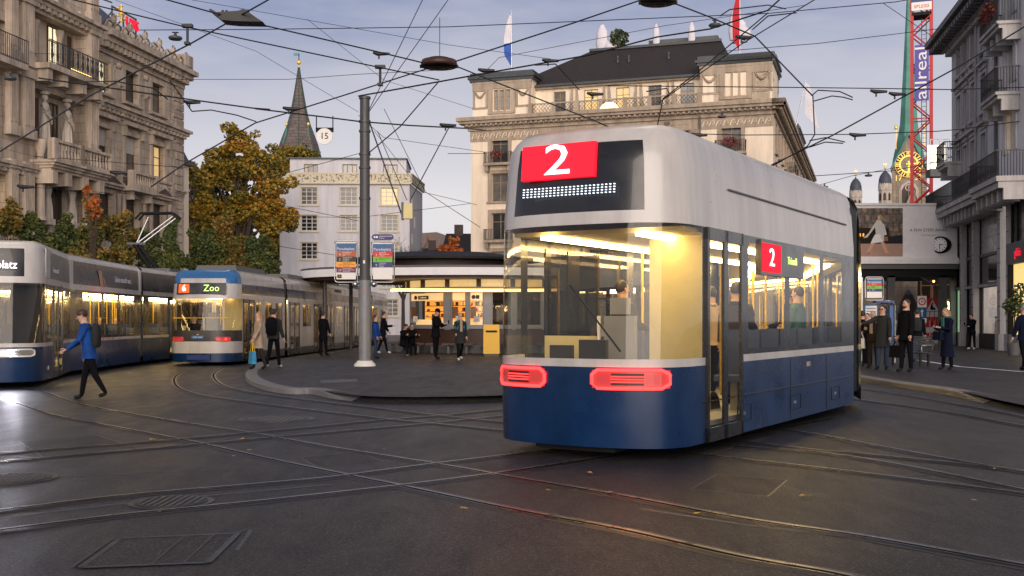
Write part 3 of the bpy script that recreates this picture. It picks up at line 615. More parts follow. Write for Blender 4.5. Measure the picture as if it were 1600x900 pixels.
# roof sign on its frame
sO = P(184, 29, 73); sg = thing('bank_sign', 'red UBS letters with gold key emblem on a roof frame', 'sign', tuple(sO), fu.rz)
q = MB(); s1 = 1.75; x0 = .2
q.text('UBS', .98, 'sign_red', 1.95, 0, .1, ex=.08, sx=1.0); q.build('lettering', sg)
q = MB()
for a in (0, 60, 120): 
    d = Vector((math.cos(R(a + 90)), 0, math.sin(R(a + 90)))); q.tube([tuple(Vector((.45, 0, .45)) - d * .6), tuple(Vector((.45, 0, .45)) + d * .6)], .055, 'gold', 6)
    for s_ in (-1, 1): c = Vector((.45, 0, .45)) + d * .5 * s_; q.lathe([(.12, -.04), (.15, 0), (.12, .04)], 'gold', 8, tuple(c))
q.lathe([(.16, -.05), (.2, 0), (.16, .05)], 'gold', 10, (.45, 0, .45)); q.build('emblem', sg)
q = MB()
for x in (-.3, 1.2, 2.9): q.tube([(x, .25, -3.2), (x, .25, .8)], .06, 'grey_dark', 6); q.tube([(x, .25, .4), (x, 2.5, -2.0)], .05, 'grey_dark', 6)
for z_ in (-.5, .75): q.tube([(-.3, .25, z_), (2.9, .25, z_)], .06, 'grey_dark', 6)
q.tube([(-3, 1, 1.0), (-.3, .25, 1.0)], .05, 'grey_dark', 6); q.build('frame', sg)
# neighbour townhouse behind the bank
ft = Fac((-27.2, 86.5, 0), (.18, 1)); th = thing('townhouse', 'narrow pale townhouse with a slate mansard roof, just behind the bank corner', 'building', (ft.O.x, ft.O.y, 0), ft.rz)
q = MB(); ops = [(1.2, 2.1, z_, z_ + 2) for z_ in (3, 7, 10.6)]; q.wall(-2, 3.2, 0, 14.2, ops, .3, 'cream'); q.box(3.19, 3.2, 0.002, 3, 0, 14.2, 'cream'); q.build('wall', th)
for i, o_ in enumerate(ops): window(th, o_, .2, 'tan', 'pane_warm' if i % 3 == 2 else 'pane_dark')
q = MB(); q.box(-2, 3.5, -.4, .3, 14.2, 14.6, 'grey_dark'); q.add([(-2, 0, 14.6), (3.3, 0, 14.6), (2.6, 1.6, 18.0), (-2, 1.6, 18.0), (3.3, 3, 14.6), (2.6, 2.6, 18.0), (-2, 2.6, 18.0)], [(0, 1, 2, 3), (1, 4, 5, 2), (3, 2, 5, 6)], 'slate'); q.build('roof', th)
q = MB(); q.box(.5, 1.8, -.1, 1.5, 15, 17.0, 'grey_dark'); q.box(.7, 1.6, -.14, -.1, 15.2, 16.7, 'pane_dark'); q.build('dormer', th)

# ================================================================ HOTEL (centre)
fh = Fac((-4.0, 106, 0), (27.3, -9.0)); WH = fh.u(1208); ZH = fh.z(975, 180)
hotel = thing('hotel', 'large cream stone hotel with a dark mansard roof and corner pavilions', 'building', (fh.O.x, fh.O.y, 0), fh.rz)
ZT = ZH + 4.0
c1 = (fh.u(768), fh.u(794)); c2 = (fh.u(1127), fh.u(1158))
rows = [(fh.z(781, 254), fh.z(781, 211)), (fh.z(781, 315), fh.z(781, 271)), (fh.z(781, 374), fh.z(781, 333)), (fh.z(781, 436), fh.z(781, 393)), (1.2, 3.6)]
mx = [fh.u(p) for p in (890, 935, 980, 1025, 1060)]
ops = [(c[0], c[1], a, b) for c in (c1, c2) for a, b in rows] + [(m - .95, m + .95, a, b) for m in mx for a, b in rows]
q = MB(); q.wall(0, WH, 0, ZH, ops, .5, 'cream'); q.build('wall', hotel)
for o_ in ops: q = MB(); surround(q, o_, 'cream_trim', .35, .1, .12); q.build('window_surround', hotel)
for i, o_ in enumerate(ops): window(hotel, o_, .3, 'tan', ['pane_dark', 'pane_mid', 'pane_dark', 'pane_curtain'][i % 4])
q = MB()
def corn(q, x0, x1, z, m='cream_trim', M0=None):
    if M0 is not None: q.T = M0
    for i, (o_, h0, h1) in enumerate(((.25, -1.2, -.85), (.55, -.85, -.6), (.95, -.6, -.35), (1.15, -.35, 0))): q.box(x0 - o_, x1 + o_, -o_, .02 * (4 - i), z + h0 + .001 * i, z + h1, m)
    dentils(q, x0 - .4, x1 + .4, -.8, -.5, z - .82, z - .62, m, .5, .22)
corn(q, 0, WH, ZH + .5)
q.box(-.06, WH + .06, -.06, 0, ZH - 1.75, ZH - .7, 'cream_trim')
for x in [i * .62 + .4 for i in range(int(WH / .62))]:
    if not (fh.u(840) < x < fh.u(1092)): q.tube([(x - .3, -.08, ZH - 1.5), (x - .1, -.1, ZH - 1.05), (x + .15, -.1, ZH - 1.0), (x + .2, -.1, ZH - 1.3), (x + .02, -.09, ZH - 1.32)], .06, 'cream', 4, False)
q.build('cornice', hotel)
for x in [fh.u(p) for p in (870, 912, 957, 1003, 1042, 1085)]: q = MB(); q.lathe([(.45, 0), (.36, .3), (.33, 4.4), (.5, 5.0), (.55, 5.4)], 'cream_trim', 14, (x, -.35, ZH - 7.2)); q.build('column', hotel)
q = MB(); q.box(fh.u(858), fh.u(1092), -.9, 0, ZH - 7.5, ZH - 7.2, 'cream_trim'); balustrade(q, fh.u(860), fh.u(1090), -.8, ZH - 7.2, 1.0, 'cream_trim', .4); q.build('loggia', hotel)
q = MB(); q.tube([(fh.u(1094), -.25, 0), (fh.u(1094), -.25, ZH - .5)], .09, 'grey_dark', 6); q.build('drainpipe', hotel)
def balc(parent, x0, x1, zf, o_=.9, y=0, flowers=False, M0=None, m='cream_trim'):
    q = MB(); 
    if M0 is not None: q.T = M0
    q.box(x0, x1, y - o_, y, zf - .25, zf, m); q.box(x0 + .1, x0 + .4, y - .7, y, zf - .8, zf - .25, m); q.box(x1 - .4, x1 - .1, y - .7, y, zf - .8, zf - .25, m)
    railing(q, x0 + .05, x1 - .05, y - o_ + .05, zf, 1.05, 'iron', .16, .02)
    for x in (x0 + .05, x1 - .05):
        q.box(x - .02, x + .02, y - o_, y, zf + 1.0, zf + 1.05, 'iron')
        for j in range(4): q.tube([(x, y - o_ + .2 + j * .17, zf), (x, y - o_ + .2 + j * .17, zf + 1)], .018, 'iron', 4, False)
    o = q.build('balcony', parent)
    if flowers:
        q = MB(); 
        if M0 is not None: q.T = M0
        foliage(q, [((x0 + x1) / 2, y - o_ + .05, zf + .85, .75, .3, .45)], 260, .16, 'flower'); q.build('flower_box', o)
def foliage(q, blobs, n, s, m, rn=None):
    rn = rn or rnd; vs = []; fs = []
    vol = [b[3] * b[4] * b[5] for b in blobs]; tot = sum(vol)
    for b, v in zip(blobs, vol):
        for _ in range(int(n * v / tot) + 1):
            while True:
                x, y, z = rn.uniform(-1, 1), rn.uniform(-1, 1), rn.uniform(-1, 1); d = x * x + y * y + z * z
                if d < 1 and rn.random() < .25 + d: break
            c = Vector((b[0] + x * b[3], b[1] + y * b[4], b[2] + z * b[5])); a = Vector((rn.gauss(0, 1), rn.gauss(0, 1), rn.gauss(0, .7))).normalized(); t_ = a.cross(Vector((rn.gauss(0, 1), rn.gauss(0, 1), rn.gauss(0, 1)))).normalized()
            k = s * rn.uniform(.6, 1.35); i = len(vs); vs += [c - a * k * .6, c + t_ * k * .42, c + a * k * .6, c - t_ * k * .42]; fs.append((i, i + 1, i + 2, i + 3))
    return q.add(vs, fs, m)
for a, b in rows[:3:2]: balc(hotel, c1[0] - .55, c1[1] + .55, a - .1, flowers=(a == rows[0][0]))
balc(hotel, c2[0] - .5, c2[1] + .5, rows[0][0] - .1, flowers=True); balc(hotel, c2[0] - .5, c2[1] + .5, rows[2][0] - .1)
q = MB(); foliage(q, [(fh.u(1063), -1.0, ZH - 6.0, 1.0, .35, .55)], 300, .18, 'flower'); q.build('flower_box', hotel)
# attic storey: two pavilions and recessed middle
T1 = (fh.u(737), fh.u(829)); T2 = (fh.u(1093), WH - .1); ZA = ZH + .5; ZA1 = ZA + 3.6
def pavilion(x0, x1, y0=.3, dp=6, M0=None, nm='pavilion'):
    W_ = x1 - x0; cx = (x0 + x1) / 2; ww = W_ * .31
    tri = [(cx - ww * .5 + i * ww / 3 + .08, cx - ww * .5 + (i + 1) * ww / 3 - .08, ZA + .75, ZA + 2.75) for i in range(3)]
    q = MB(); 
    if M0 is not None: q.T = M0
    q.wall(x0, x1, ZA, ZA1, tri, .35, 'cream', y=y0); q.box(x1 - .01, x1, y0 + .002, y0 + dp, ZA, ZA1, 'cream'); q.box(x0, x0 + .01, y0 + .002, y0 + dp, ZA, ZA1, 'cream'); pv = q.build(nm, hotel)
    q = MB()
    if M0 is not None: q.T = M0
    q.box(cx - ww * .5 - .45, cx - ww * .5, y0 - .12, y0, ZA + .4, ZA1 - .25, 'cream_trim'); q.box(cx + ww * .5, cx + ww * .5 + .45, y0 - .12, y0, ZA + .4, ZA1 - .25, 'cream_trim'); q.box(cx - ww * .5, cx + ww * .5, y0 - .12, y0, ZA + 2.85, ZA1 - .25, 'cream_trim'); q.box(cx - ww * .5 - .45, cx + ww * .5 + .45, y0 - .2, y0, ZA + .4, ZA + .65, 'cream_trim')
    for i in (1, 2): xx = cx - ww * .5 + i * ww / 3; q.box(xx - .09, xx + .09, y0 - .1, y0, ZA + .65, ZA + 2.85, 'cream_trim')
    q.box(x0 - .05, x1 + .05, y0 - .16, y0, ZA1 - .25, ZA1 - .02, 'cream_trim'); q.box(x0 - .04, cx - ww * .5 - .45, y0 - .06, y0, ZA + .95, ZA + 1.15, 'cream_trim'); q.box(cx + ww * .5 + .45, x1 + .04, y0 - .06, y0, ZA + .95, ZA + 1.15, 'cream_trim')
    for s_ in (-1, 1):
        a = cx + s_ * (ww * .5 + .45); b = x0 if s_ < 0 else x1; lo_, hi = min(a, b), max(a, b)
        for xx in (lo_ + .05, hi - .25): q.box(xx, xx + .2, y0 - .12, y0, ZA + 1.15, ZA1 - .25, 'cream_trim')
        q.box(lo_, hi, y0 - .14, y0, ZA1 - .9, ZA1 - .25, 'cream_trim'); pts = [(lo_ + .25 + (hi - lo_ - .5) * i / 8, y0 - .12, ZA1 - .85 - .65 * math.sin(math.pi * i / 8)) for i in range(9)]; q.tube(pts, [.06, .08, .1, .12, .13, .12, .1, .08, .06], 'cream_trim', 6)
    q.build('ornament', pv)
    q = MB()
    if M0 is not None: q.T = M0
    for i, (o_, a, b) in enumerate(((.25, 0, .25), (.4, .25, .5), (.2, .5, .85))): q.box(x0 - o_, x1 + o_, y0 - o_, y0 + dp, ZA1 + a + .001 * i, ZA1 + b, 'zinc', 0)
    q.build('cap_roof', pv)
    for r in tri: window(hotel, r, y0 + .2, 'tan', 'pane_curtain', M0=M0, bars=(0, 1))
pavilion(*T1); pavilion(*T2)
AW = [(fh.u(a), fh.u(b)) for a, b in ((857, 876), (905, 927), (956, 977), (1007, 1028), (1058, 1080))]
aops = [(a, b, ZA + .3, ZA + 2.5) for a, b in AW]
q = MB(); q.wall(T1[1], T2[0], ZA, ZA + 3.0, aops, .3, 'cream', y=1.8); q.box(T1[1], T2[0], 0, 1.8, ZA - .05, ZA, 'cream_trim'); q.build('attic_wall', hotel)
for r, p_ in zip(aops, ('pane_mid', 'pane_warm', 'pane_warm', 'pane_mid', 'pane_curtain')): window(hotel, r, 1.95, 'tan', p_)
for a, b in zip(AW[:-1], AW[1:]):
    q = MB(); m_ = (a[1] + b[0]) / 2
    for s_ in (-1, 1): q.prism([(m_ + s_ * .15, ZA), (m_ + s_ * .55, ZA), (m_ + s_ * .28, ZA + 2.8), (m_ + s_ * .15, ZA + 2.8)], 1.6, 1.8, 'cream_trim')
    q.build('attic_pilaster', hotel)
q = MB(); q.box(T1[1], T2[0], 1.4, 1.8, ZA + 2.75, ZA + 3.0, 'cream_trim'); q.build('attic_frieze', hotel)
q = MB(); 
for i in range(8): x = T1[1] + (T2[0] - T1[1]) * i / 7; q.box(x - .2, x + .2, -.15, .15, ZA, ZA + 1.15, 'cream_trim')
q.box(T1[1], T2[0], -.06, .06, ZA + 1.0, ZA + 1.12, 'cream_trim'); q.box(T1[1], T2[0], -.04, .04, ZA + .1, ZA + .18, 'cream_trim')
k = int((T2[0] - T1[1]) / .35)
for i in range(k): x = T1[1] + (i + .5) * (T2[0] - T1[1]) / k; q.tube([(x - .17, 0, ZA + .18), (x + .17, 0, ZA + .6), (x - .17, 0, ZA + 1.0)], .02, 'iron', 4, False); q.tube([(x + .17, 0, ZA + .18), (x - .17, 0, ZA + .6), (x + .17, 0, ZA + 1.0)], .02, 'iron', 4, False)
q.build('terrace_railing', hotel)
# mansard roof
rl0, rl1 = fh.u(805), fh.u(1147); zr0 = ZA + 3.05; y0r = 1.3
ridx0, ridx1 = fh.u(868) + 1.2, fh.u(1100) + .5; zr1 = fh.z(980, 72) + 1.9
q = MB(); q.add([(T1[1] - 3.2, y0r, zr0), (T2[0] + 2.6, y0r, zr0), (ridx1, 8.5, zr1), (ridx0, 8.5, zr1), (T1[1] - 3.2, 22, zr0), (T2[0] + 2.6, 22, zr0), (ridx1, 15, zr1), (ridx0, 15, zr1)], [(0, 1, 2, 3), (1, 5, 6, 2), (4, 0, 3, 7), (5, 4, 7, 6), (3, 2, 6, 7)], 'roof_tile')
q.build('roof', hotel)
q = MB(); q.box(T1[1] + .1, T2[0] - .1, y0r - .25, y0r + .05, zr0 - .12, zr0 + .08, 'zinc'); q.box(ridx0, ridx1, 8.3, 8.5, zr1, zr1 + .25, 'zinc'); q.box(fh.u(945) + 2, fh.u(1062) + 2, 11, 14, zr1, zr1 + 1.3, 'grey_dark'); q.build('roof_trim', hotel)
for a, b in ((936, 105), (954, 102), (1019, 98)): 
    q = MB(); u_ = fh.u(a); f_ = .55; q.lathe([(.12, 0), (.08, .45), (.16, .6), (.02, .75)], 'zinc', 8, (u_ + .6, y0r + f_ * (8.5 - y0r), zr0 + f_ * (zr1 - zr0))); q.build('roof_vent', hotel)
# closed parasols and plant on the roof terrace
Mh = fh.M
def parasol(px, h, w_, lab, lean=0):
    u_ = fh.u(px) * 1.08 + .2; p = Mh @ Vector((u_, 9.6, zr1)); t = thing('closed_parasol', lab, 'parasol', tuple(p), fh.rz + lean, 'closed parasols on the hotel roof'); q = MB(); q.lathe([(w_ * .5, .3), (w_ * .62, h * .35), (w_ * .5, h * .75), (w_ * .18, h * .97), (.03, h)], 'flag_white', 10, sy=.5); q.build('canopy', t); q = MB(); q.lathe([(.3, 0), (.3, .08), (.04, .1), (.04, h)], 'steel', 8); q.build('pole', t)
parasol(888, 3.0, 1.1, 'closed pale parasol, leftmost on the hotel roof'); parasol(902, 1.3, 1.5, 'low folded parasol beside the potted shrub on the hotel roof'); parasol(972, 2.6, .6, 'thin closed parasol in the middle of the hotel roof, left of the other'); parasol(1027, 2.5, .6, 'thin closed parasol further right along the middle of the hotel roof')
parasol(1094, 3.4, 1.0, 'tallest closed parasol at the right end of the hotel roof'); parasol(1102, 2.5, 1.2, 'second closed parasol at the right end of the hotel roof'); parasol(1109, 1.6, 1.2, 'lowest closed parasol at the right end of the hotel roof')
p = Mh @ Vector((fh.u(914) * 1.08 + .2, 9.6, zr1)); t = thing('potted_shrub', 'small green shrub on the hotel roof terrace', 'plant', tuple(p)); q = MB(); foliage(q, [(0, 0, 1.4, 1.0, .8, 1.0)], 400, .3, 'leaf_green'); q.build('crown', t); q = MB(); q.lathe([(.3, 0), (.4, .5)], 'grey_dark', 10); q.tube([(0, 0, .4), (0, 0, 1.4)], .05, 'bark', 6); q.build('pot', t)
def flag(px, py0, py1, Yu, lab, mats_, drop, wd, side=-1, lean=0):
    p0 = Mh @ Vector((fh.u(px), Yu, 0)); zt = H + (HY - py0) / F * p0.y; zb_ = H + (HY - py1) / F * p0.y
    t = thing('flag_pole', lab, 'flag', (p0.x, p0.y, zb_), 0, None); h = zt - zb_; q = MB(); q.tube([(0, 0, 0), (lean, 0, h)], [.07, .04], 'steel', 8); q.ball((lean, 0, h), .1, .1, .1, 'gold', 8, 5); q.build('pole', t)
    q = MB(); n = 14; vs = []
    for i in range(n + 1):
        zz = h - .3 - drop * i / n; ww = wd * (math.sin(math.pi * min(1, (i + 1) / n * .75)) ** .7) * (1 if i < n * .8 else 1 - (i - n * .8) / (n * .25)); lx = lean * zz / h
        vs += [(lx, 0, zz), (lx + side * ww * .5, .12 * math.sin(i * 1.1), zz), (lx + side * ww, -.1 * math.sin(i * .9), zz - .1)]
    for k_, (a, b) in enumerate(((0, int(n * .62)), (int(n * .62), n))): q.add(vs, [(3 * i + j, 3 * i + j + 1, 3 * i + j + 4, 3 * i + j + 3) for i in range(a, b) for j in (0, 1)], mats_[k_], True)
    q.build('cloth', t)
flag(789, 18, 122, 2, 'drooping white and blue flag on the left pavilion of the hotel', ('flag_white', 'flag_blue'), 4.9, .75); flag(1152, -20, 96, 2, 'drooping red flag on the right pavilion of the hotel', ('flag_red', 'flag_red'), 5.4, .7)
# fan shaped light sign
p = Mh @ Vector((fh.u(953), -.35, fh.z(953, 177))); t = thing('fan_sign', 'glowing cream fan shaped sign on the hotel terrace railing', 'sign', tuple(p), fh.rz)
q = MB()
for i in range(13):
    a = R(18 + 144 * i / 12); d = Vector((math.cos(a), 0, math.sin(a))); e_ = Vector((-math.sin(a), 0, math.cos(a))); q.add([tuple(d * .2 - e_ * .01), tuple(d * .9 - e_ * .06), tuple(d * .97), tuple(d * .9 + e_ * .06), tuple(d * .2 + e_ * .01)], [(0, 1, 2, 3, 4)], 'fan_light')
q.tube([(math.cos(R(a)) * .95, 0, math.sin(R(a)) * .95) for a in range(15, 170, 10)], .035, 'fan_light', 6); q.build('rib', t)
q = MB(); q.prism([(0, -.1)] + [(math.cos(R(a)) * .96, math.sin(R(a)) * .96) for a in range(12, 172, 10)], .05, .12, 'cream_trim'); q.build('backing', t)
# side facade
DP = 56.0; MS = Matrix.Translation((WH, 0, 0)) @ Matrix.Rotation(R(90), 4, 'Z')
su = []
x = 2.6
while x < DP - 2: su.append(x); x += 3.55
srows = rows
sops = [(x - .65, x + .65, a, b) for x in su for a, b in srows]
q = MB(); q.T = MS; q.wall(0, DP, 0, ZH, sops, .4, 'cream'); q.build('side_wall', hotel)
q = MB(); q.T = MS; corn(q, 0, DP, ZH + .5, M0=MS)
q.build('side_cornice', hotel)
for o_ in sops: q = MB(); q.T = MS; surround(q, o_, 'cream_trim', .28, .1, .12); q.build('window_surround', hotel)
for i, o_ in enumerate(sops): window(hotel, o_, .25, 'tan', ['pane_dark', 'pane_mid', 'pane_curtain'][i % 3], M0=MS)
for k_ in (4, 5): balc(hotel, su[k_] - 1.2, su[k_] + 1.2, rows[0][0] - .1, M0=MS)
balc(hotel, su[5] - 2.6, su[5] + 2.6, rows[1][0] - .1, M0=MS)
pavilion(.3, 8.2, .3, 5, M0=MS, nm='side_pavilion'); pavilion(38, 50, .3, 8, M0=MS, nm='side_pavilion')
q = MB(); q.T = MS; q.wall(8.2, 38, ZA, ZA + 3, [], .1, 'cream', y=1.6); q.box(8.2, 38, 1.3, 3, ZA + 3, ZA + 3.2, 'zinc'); q.build('side_attic', hotel)
# flag leaning from the side facade
pf = MS @ Vector((22, -.3, ZH + .6)); p = Mh @ pf; t = thing('flag_pole', 'white flag on a slanted pole at the side cornice of the hotel', 'flag', tuple(p), 0); q = MB(); q.tube([(0, 0, 0), (1.3, -.2, 6.3)], [.07, .04], 'steel', 8); q.build('pole', t); q = MB(); vs = []
for i in range(11): vs += [(1.25 - .0 * i, -.2, 6.1 - .35 * i), (1.5 + .05 * i, -.25 + .1 * math.sin(i), 5.9 - .42 * i), (1.75 + .1 * i, -.2, 5.6 - .47 * i)]
q.add(vs, [(3 * i + j, 3 * i + j + 1, 3 * i + j + 4, 3 * i + j + 3) for i in range(10) for j in (0, 1)], 'flag_white', True); q.build('cloth', t)

# ================================================================ LILAC HOUSE
fl = Fac((P(437, 400, 112).x, 112, 0), (1, .04)); WL = fl.u(640)
lil = thing('lilac_house', 'plain lilac grey house with an ornamental parapet and barred windows', 'building', (fl.O.x, fl.O.y, 0), fl.rz)
zp0, zp1 = fl.z(540, 286), fl.z(540, 271); cols = [(470, 496), (531, 558), (595, 622)]; yr = [(293, 320), (336, 361), (379, 405), (423, 449), (468, 494)]
lops = [(fl.u(a), fl.u(b), fl.z(540, d), fl.z(540, c)) for a, b in cols for c, d in yr]
lops = [(a, b, max(.5, c), max(2, d)) for a, b, c, d in lops]
q = MB(); q.wall(0, WL, 0, zp0, lops, .3, 'lilac'); q.build('wall', lil)
ML = Matrix.Translation((WL, 0, 0)) @ Matrix.Rotation(R(84), 4, 'Z'); slp = [(1.2, 1.9, z_, z_ + 1.2) for z_ in (13.2, 9.5, 6.5)] + [(3, 3.6, z_, z_ + 1.2) for z_ in (11.4, 7.4)]
q = MB(); q.T = ML; q.wall(0, 9, 0, zp0, slp, .2, 'lilac'); q.build('side_wall', lil)
for r in slp: window(lil, r, .12, 'tan', 'pane_dark', M0=ML)
for i, r in enumerate(lops): q = MB(); surround(q, r, 'ornament_cream', .12, .05, .1); q.build('window_surround', lil)
for i, r in enumerate(lops): window(lil, r, .15, 'white', 'pane_warm' if i in (10,) else ('pane_mid' if i % 5 == 0 else 'window_black'), bars=(2, 3), fw=.09)
q = MB(); q.box(-.15, WL + .2, -.35, 0.001, zp0 - .12, zp0 + .06, 'ornament_cream'); q.box(-.12, WL + .15, -.25, 0.002, zp0 + .06, zp1 - .1, 'ornament'); q.box(-.15, WL + .2, -.3, .003, zp1 - .1, zp1 + .05, 'ornament_cream'); 
for i in range(9): x = WL * i / 8; q.box(x - .09, x + .09, -.29, .004, zp0 + .05, zp1, 'ornament_cream')
q.T = ML; q.box(0, 9, -.25, .003, zp0 + .06, zp1 - .1, 'ornament'); q.box(-.1, 9, -.3, .003, zp1 - .1, zp1 + .05, 'ornament_cream'); q.build('parapet', lil)
zt = fl.z(540, 246); at = [(fl.u(a + 2), fl.u(b - 2), fl.z(540, 272), fl.z(540, 254)) for a, b in cols]
q = MB(); q.wall(fl.u(450), fl.u(634), zp0 - .3, zt, at, .2, 'lilac', y=1.2); q.box(fl.u(634) - .01, fl.u(634), 1.2, 9, zp0, zt, 'lilac'); q.box(fl.u(448), fl.u(636), .9, 9, zt, zt + .12, 'zinc'); q.build('attic_wall', lil)
for r in at: window(lil, r, 1.32, 'tan', 'pane_curtain', bars=(2, 0), fw=.09)

# ================================================================ SPIRE
Ys = 165; k_ = Ys / F; pc = P(467, 245, Ys); sp_ = thing('church_spire', 'slender shingled church spire with green ribs and golden orb', 'church', (pc.x, pc.y, 0)); zf = lambda py: H + (HY - py) * k_
prof = [(hw * k_, zf(py)) for hw, py in ((36, 256), (34, 245), (29, 226), (22.5, 208), (17.5, 195), (13.5, 180), (11, 168), (7, 145), (3.4, 122), (1, 105))]
q = MB(); q.lathe([(34 * k_, 0), (34 * k_, zf(256)), *prof], 'shingle', 8, smooth=False, rot=R(10)); q.build('spire_roof', sp_)
q = MB()
for j in range(8): a = 2 * math.pi * j / 8 + R(10); q.tube([(r * 1.01 * math.cos(a), r * 1.01 * math.sin(a), z_) for r, z_ in prof], .06, 'rib_green', 4)
q.lathe([(1.6 * k_, zf(118)), (.6 * k_, zf(104))], 'rib_green', 8); q.build('rib', sp_)
q = MB(); q.tube([(0, 0, zf(106)), (0, 0, zf(84))], .07, 'iron', 6); q.ball((0, 0, zf(97.5)), .38, .38, .3, 'gold', 10, 6); q.ball((0, 0, zf(104)), .22, .22, .2, 'gold', 10, 6); q.box(-.8, .1, -.03, .03, zf(87), zf(83), 'copper'); q.build('weather_vane', sp_)
for s_ in (-1, 1): q = MB(); q.lathe([(.7, 0), (.55, .8), (.15, 1.9), (.05, 3)], 'copper', 6, (s_ * 17 * k_, -1.2, zf(228))); q.ball((s_ * 17 * k_, -1.2, zf(228) + 3.1), .22, .22, .3, 'gold', 8, 5); q.build('turret', sp_)

# ================================================================ MINSTER TOWER WITH CLOCK, TWIN TOWERS
Ym = 215; k_ = Ym / F; pc = P(1420, 257, Ym); mn = thing('minster_tower', 'stone clock tower with a tall green copper spire behind the red crane', 'church', (pc.x, pc.y, 0), R(-20)); zf = lambda py: H + (HY - py) * k_
hw = 25 * k_
q = MB(); q.box(-hw, hw, 0, 2 * hw, 0, zf(262), 'tower_stone'); q.prism([(-hw, zf(262)), (hw, zf(262)), (0, zf(212))], -.02, .5, 'tower_stone'); q.build('wall', mn)
q = MB(); zs0 = zf(264); a1 = 1.08 * hw
pr = [(a1, zs0), (hw * .98, zf(245)), (hw * .78, zf(222)), (hw * .66, zf(206)), (hw * .55, zf(190)), (hw * .34, zf(100)), (hw * .16, zf(0)), (.1, zf(-60))]
q.lathe([(r * 1.05, z_) for r, z_ in pr], 'copper', 8, (0, hw + .6, 0), smooth=False, rot=R(22.5)); q.build('spire_roof', mn)
q = MB(); 
for s_ in (-1, 1): q.quad((s_ * hw * 1.06, -.35, zf(265)), (0, -.35, zf(209)), (0, 4, zf(209)), (s_ * hw * 1.06, 4, zf(265)), 'copper'); q.tube([(s_ * hw * 1.05, -.3, zf(264)), (0, -.3, zf(208))], .22, 'copper', 5)
for x in (-19, 22): q.tube([(x * k_, 0, zf(232)), (x * k_, 0, zf(200))], .12, 'gold', 5); q.ball((x * k_, 0, zf(198)), .35, .35, .5, 'gold', 8, 5)
q.build('gable', mn)
ck = MB(); zc_ = zf(257); n = 40
def ring(q, r0, r1, y, m, n=40, cx=0, cz=0):
    vs = []; 
    for i in range(n): a = 2 * math.pi * i / n; vs += [(cx + r0 * math.cos(a), y, cz + r0 * math.sin(a)), (cx + r1 * math.cos(a), y, cz + r1 * math.sin(a))]
    q.add(vs, [(2 * i, 2 * i + 1, (2 * i + 3) % (2 * n), (2 * i + 2) % (2 * n)) for i in range(n)], m)
def disc(q, r, y0, y1, m, n=40, cx=0, cz=0): q.prism([(cx + r * math.cos(2 * math.pi * i / n), cz + r * math.sin(2 * math.pi * i / n)) for i in range(n)], y0, y1, m)
rr = 20.5 * k_; disc(ck, rr, -.45, -.05, 'gold', cz=zc_); ring(ck, rr * .70, rr * .97, -.48, 'dark_face', cz=zc_); disc(ck, rr * .62, -.5, -.46, 'tower_stone', cz=zc_); ring(ck, rr * .58, rr * .66, -.53, 'gold', cz=zc_)
for i in range(12):
    a = R(30 * i); d = Vector((math.sin(a), 0, math.cos(a))); e_ = Vector((d.z, 0, -d.x)); c = Vector((0, -.52, zc_))
    for o_ in ((-.09, .09) if i % 3 else (-.12, 0, .12)): ck.add([tuple(c + d * rr * .72 + e_ * (o_ - .03) * rr), tuple(c + d * rr * .94 + e_ * (o_ - .03) * rr), tuple(c + d * rr * .94 + e_ * (o_ + .03) * rr), tuple(c + d * rr * .72 + e_ * (o_ + .03) * rr)], [(0, 1, 2, 3)], 'gold')
co_ = ck.build('clock_face', mn); q = MB(); q.box(-.18, .18, -.6, -.56, zc_ - 1.6, zc_ + .6, 'gold'); q.box(-.5, 1.9, -.64, -.61, zc_ - .1, zc_ + .18, 'gold'); q.ball((0, -.6, zc_), .35, .08, .35, 'gold', 10, 6); q.build('clock_hand', co_)
q = MB(); q.text('17', 1.5, 'gold', -15.5 * k_, -.06, zf(278), ex=.04); q.text('32', 1.5, 'gold', 14 * k_, -.06, zf(278), ex=.04); q.build('lettering', mn)
q = MB(); q.prism([(-1.8, zf(318)), (1.8, zf(318)), (1.8, zf(296)), (1.2, zf(288)), (0, zf(282)), (-1.2, zf(288)), (-1.8, zf(296))], -.12, .01, 'pale_stone'); q.prism([(-1.3, zf(318)), (1.3, zf(318)), (1.3, zf(297)), (.8, zf(290)), (0, zf(286)), (-.8, zf(290)), (-1.3, zf(297))], -.16, -.12, 'brown_dark'); q.tube([(0, -.2, zf(318)), (0, -.2, zf(290))], .12, 'pale_stone', 5); ring(q, .5, .7, -.2, 'pale_stone', 16, 0, zf(293)); q.build('gothic_window', mn)
q = MB(); q.prism([(-9 * k_, zf(345)), (22 * k_, zf(345)), (6 * k_, zf(296))], -2.5, -.5, 'tower_stone'); q.tube([(-9 * k_, -2.6, zf(340)), (6 * k_, -2.6, zf(296)), (22 * k_, -2.6, zf(340))], .25, 'pale_stone', 5); q.build('porch_gable', mn)
Yt = 390; k_ = Yt / F
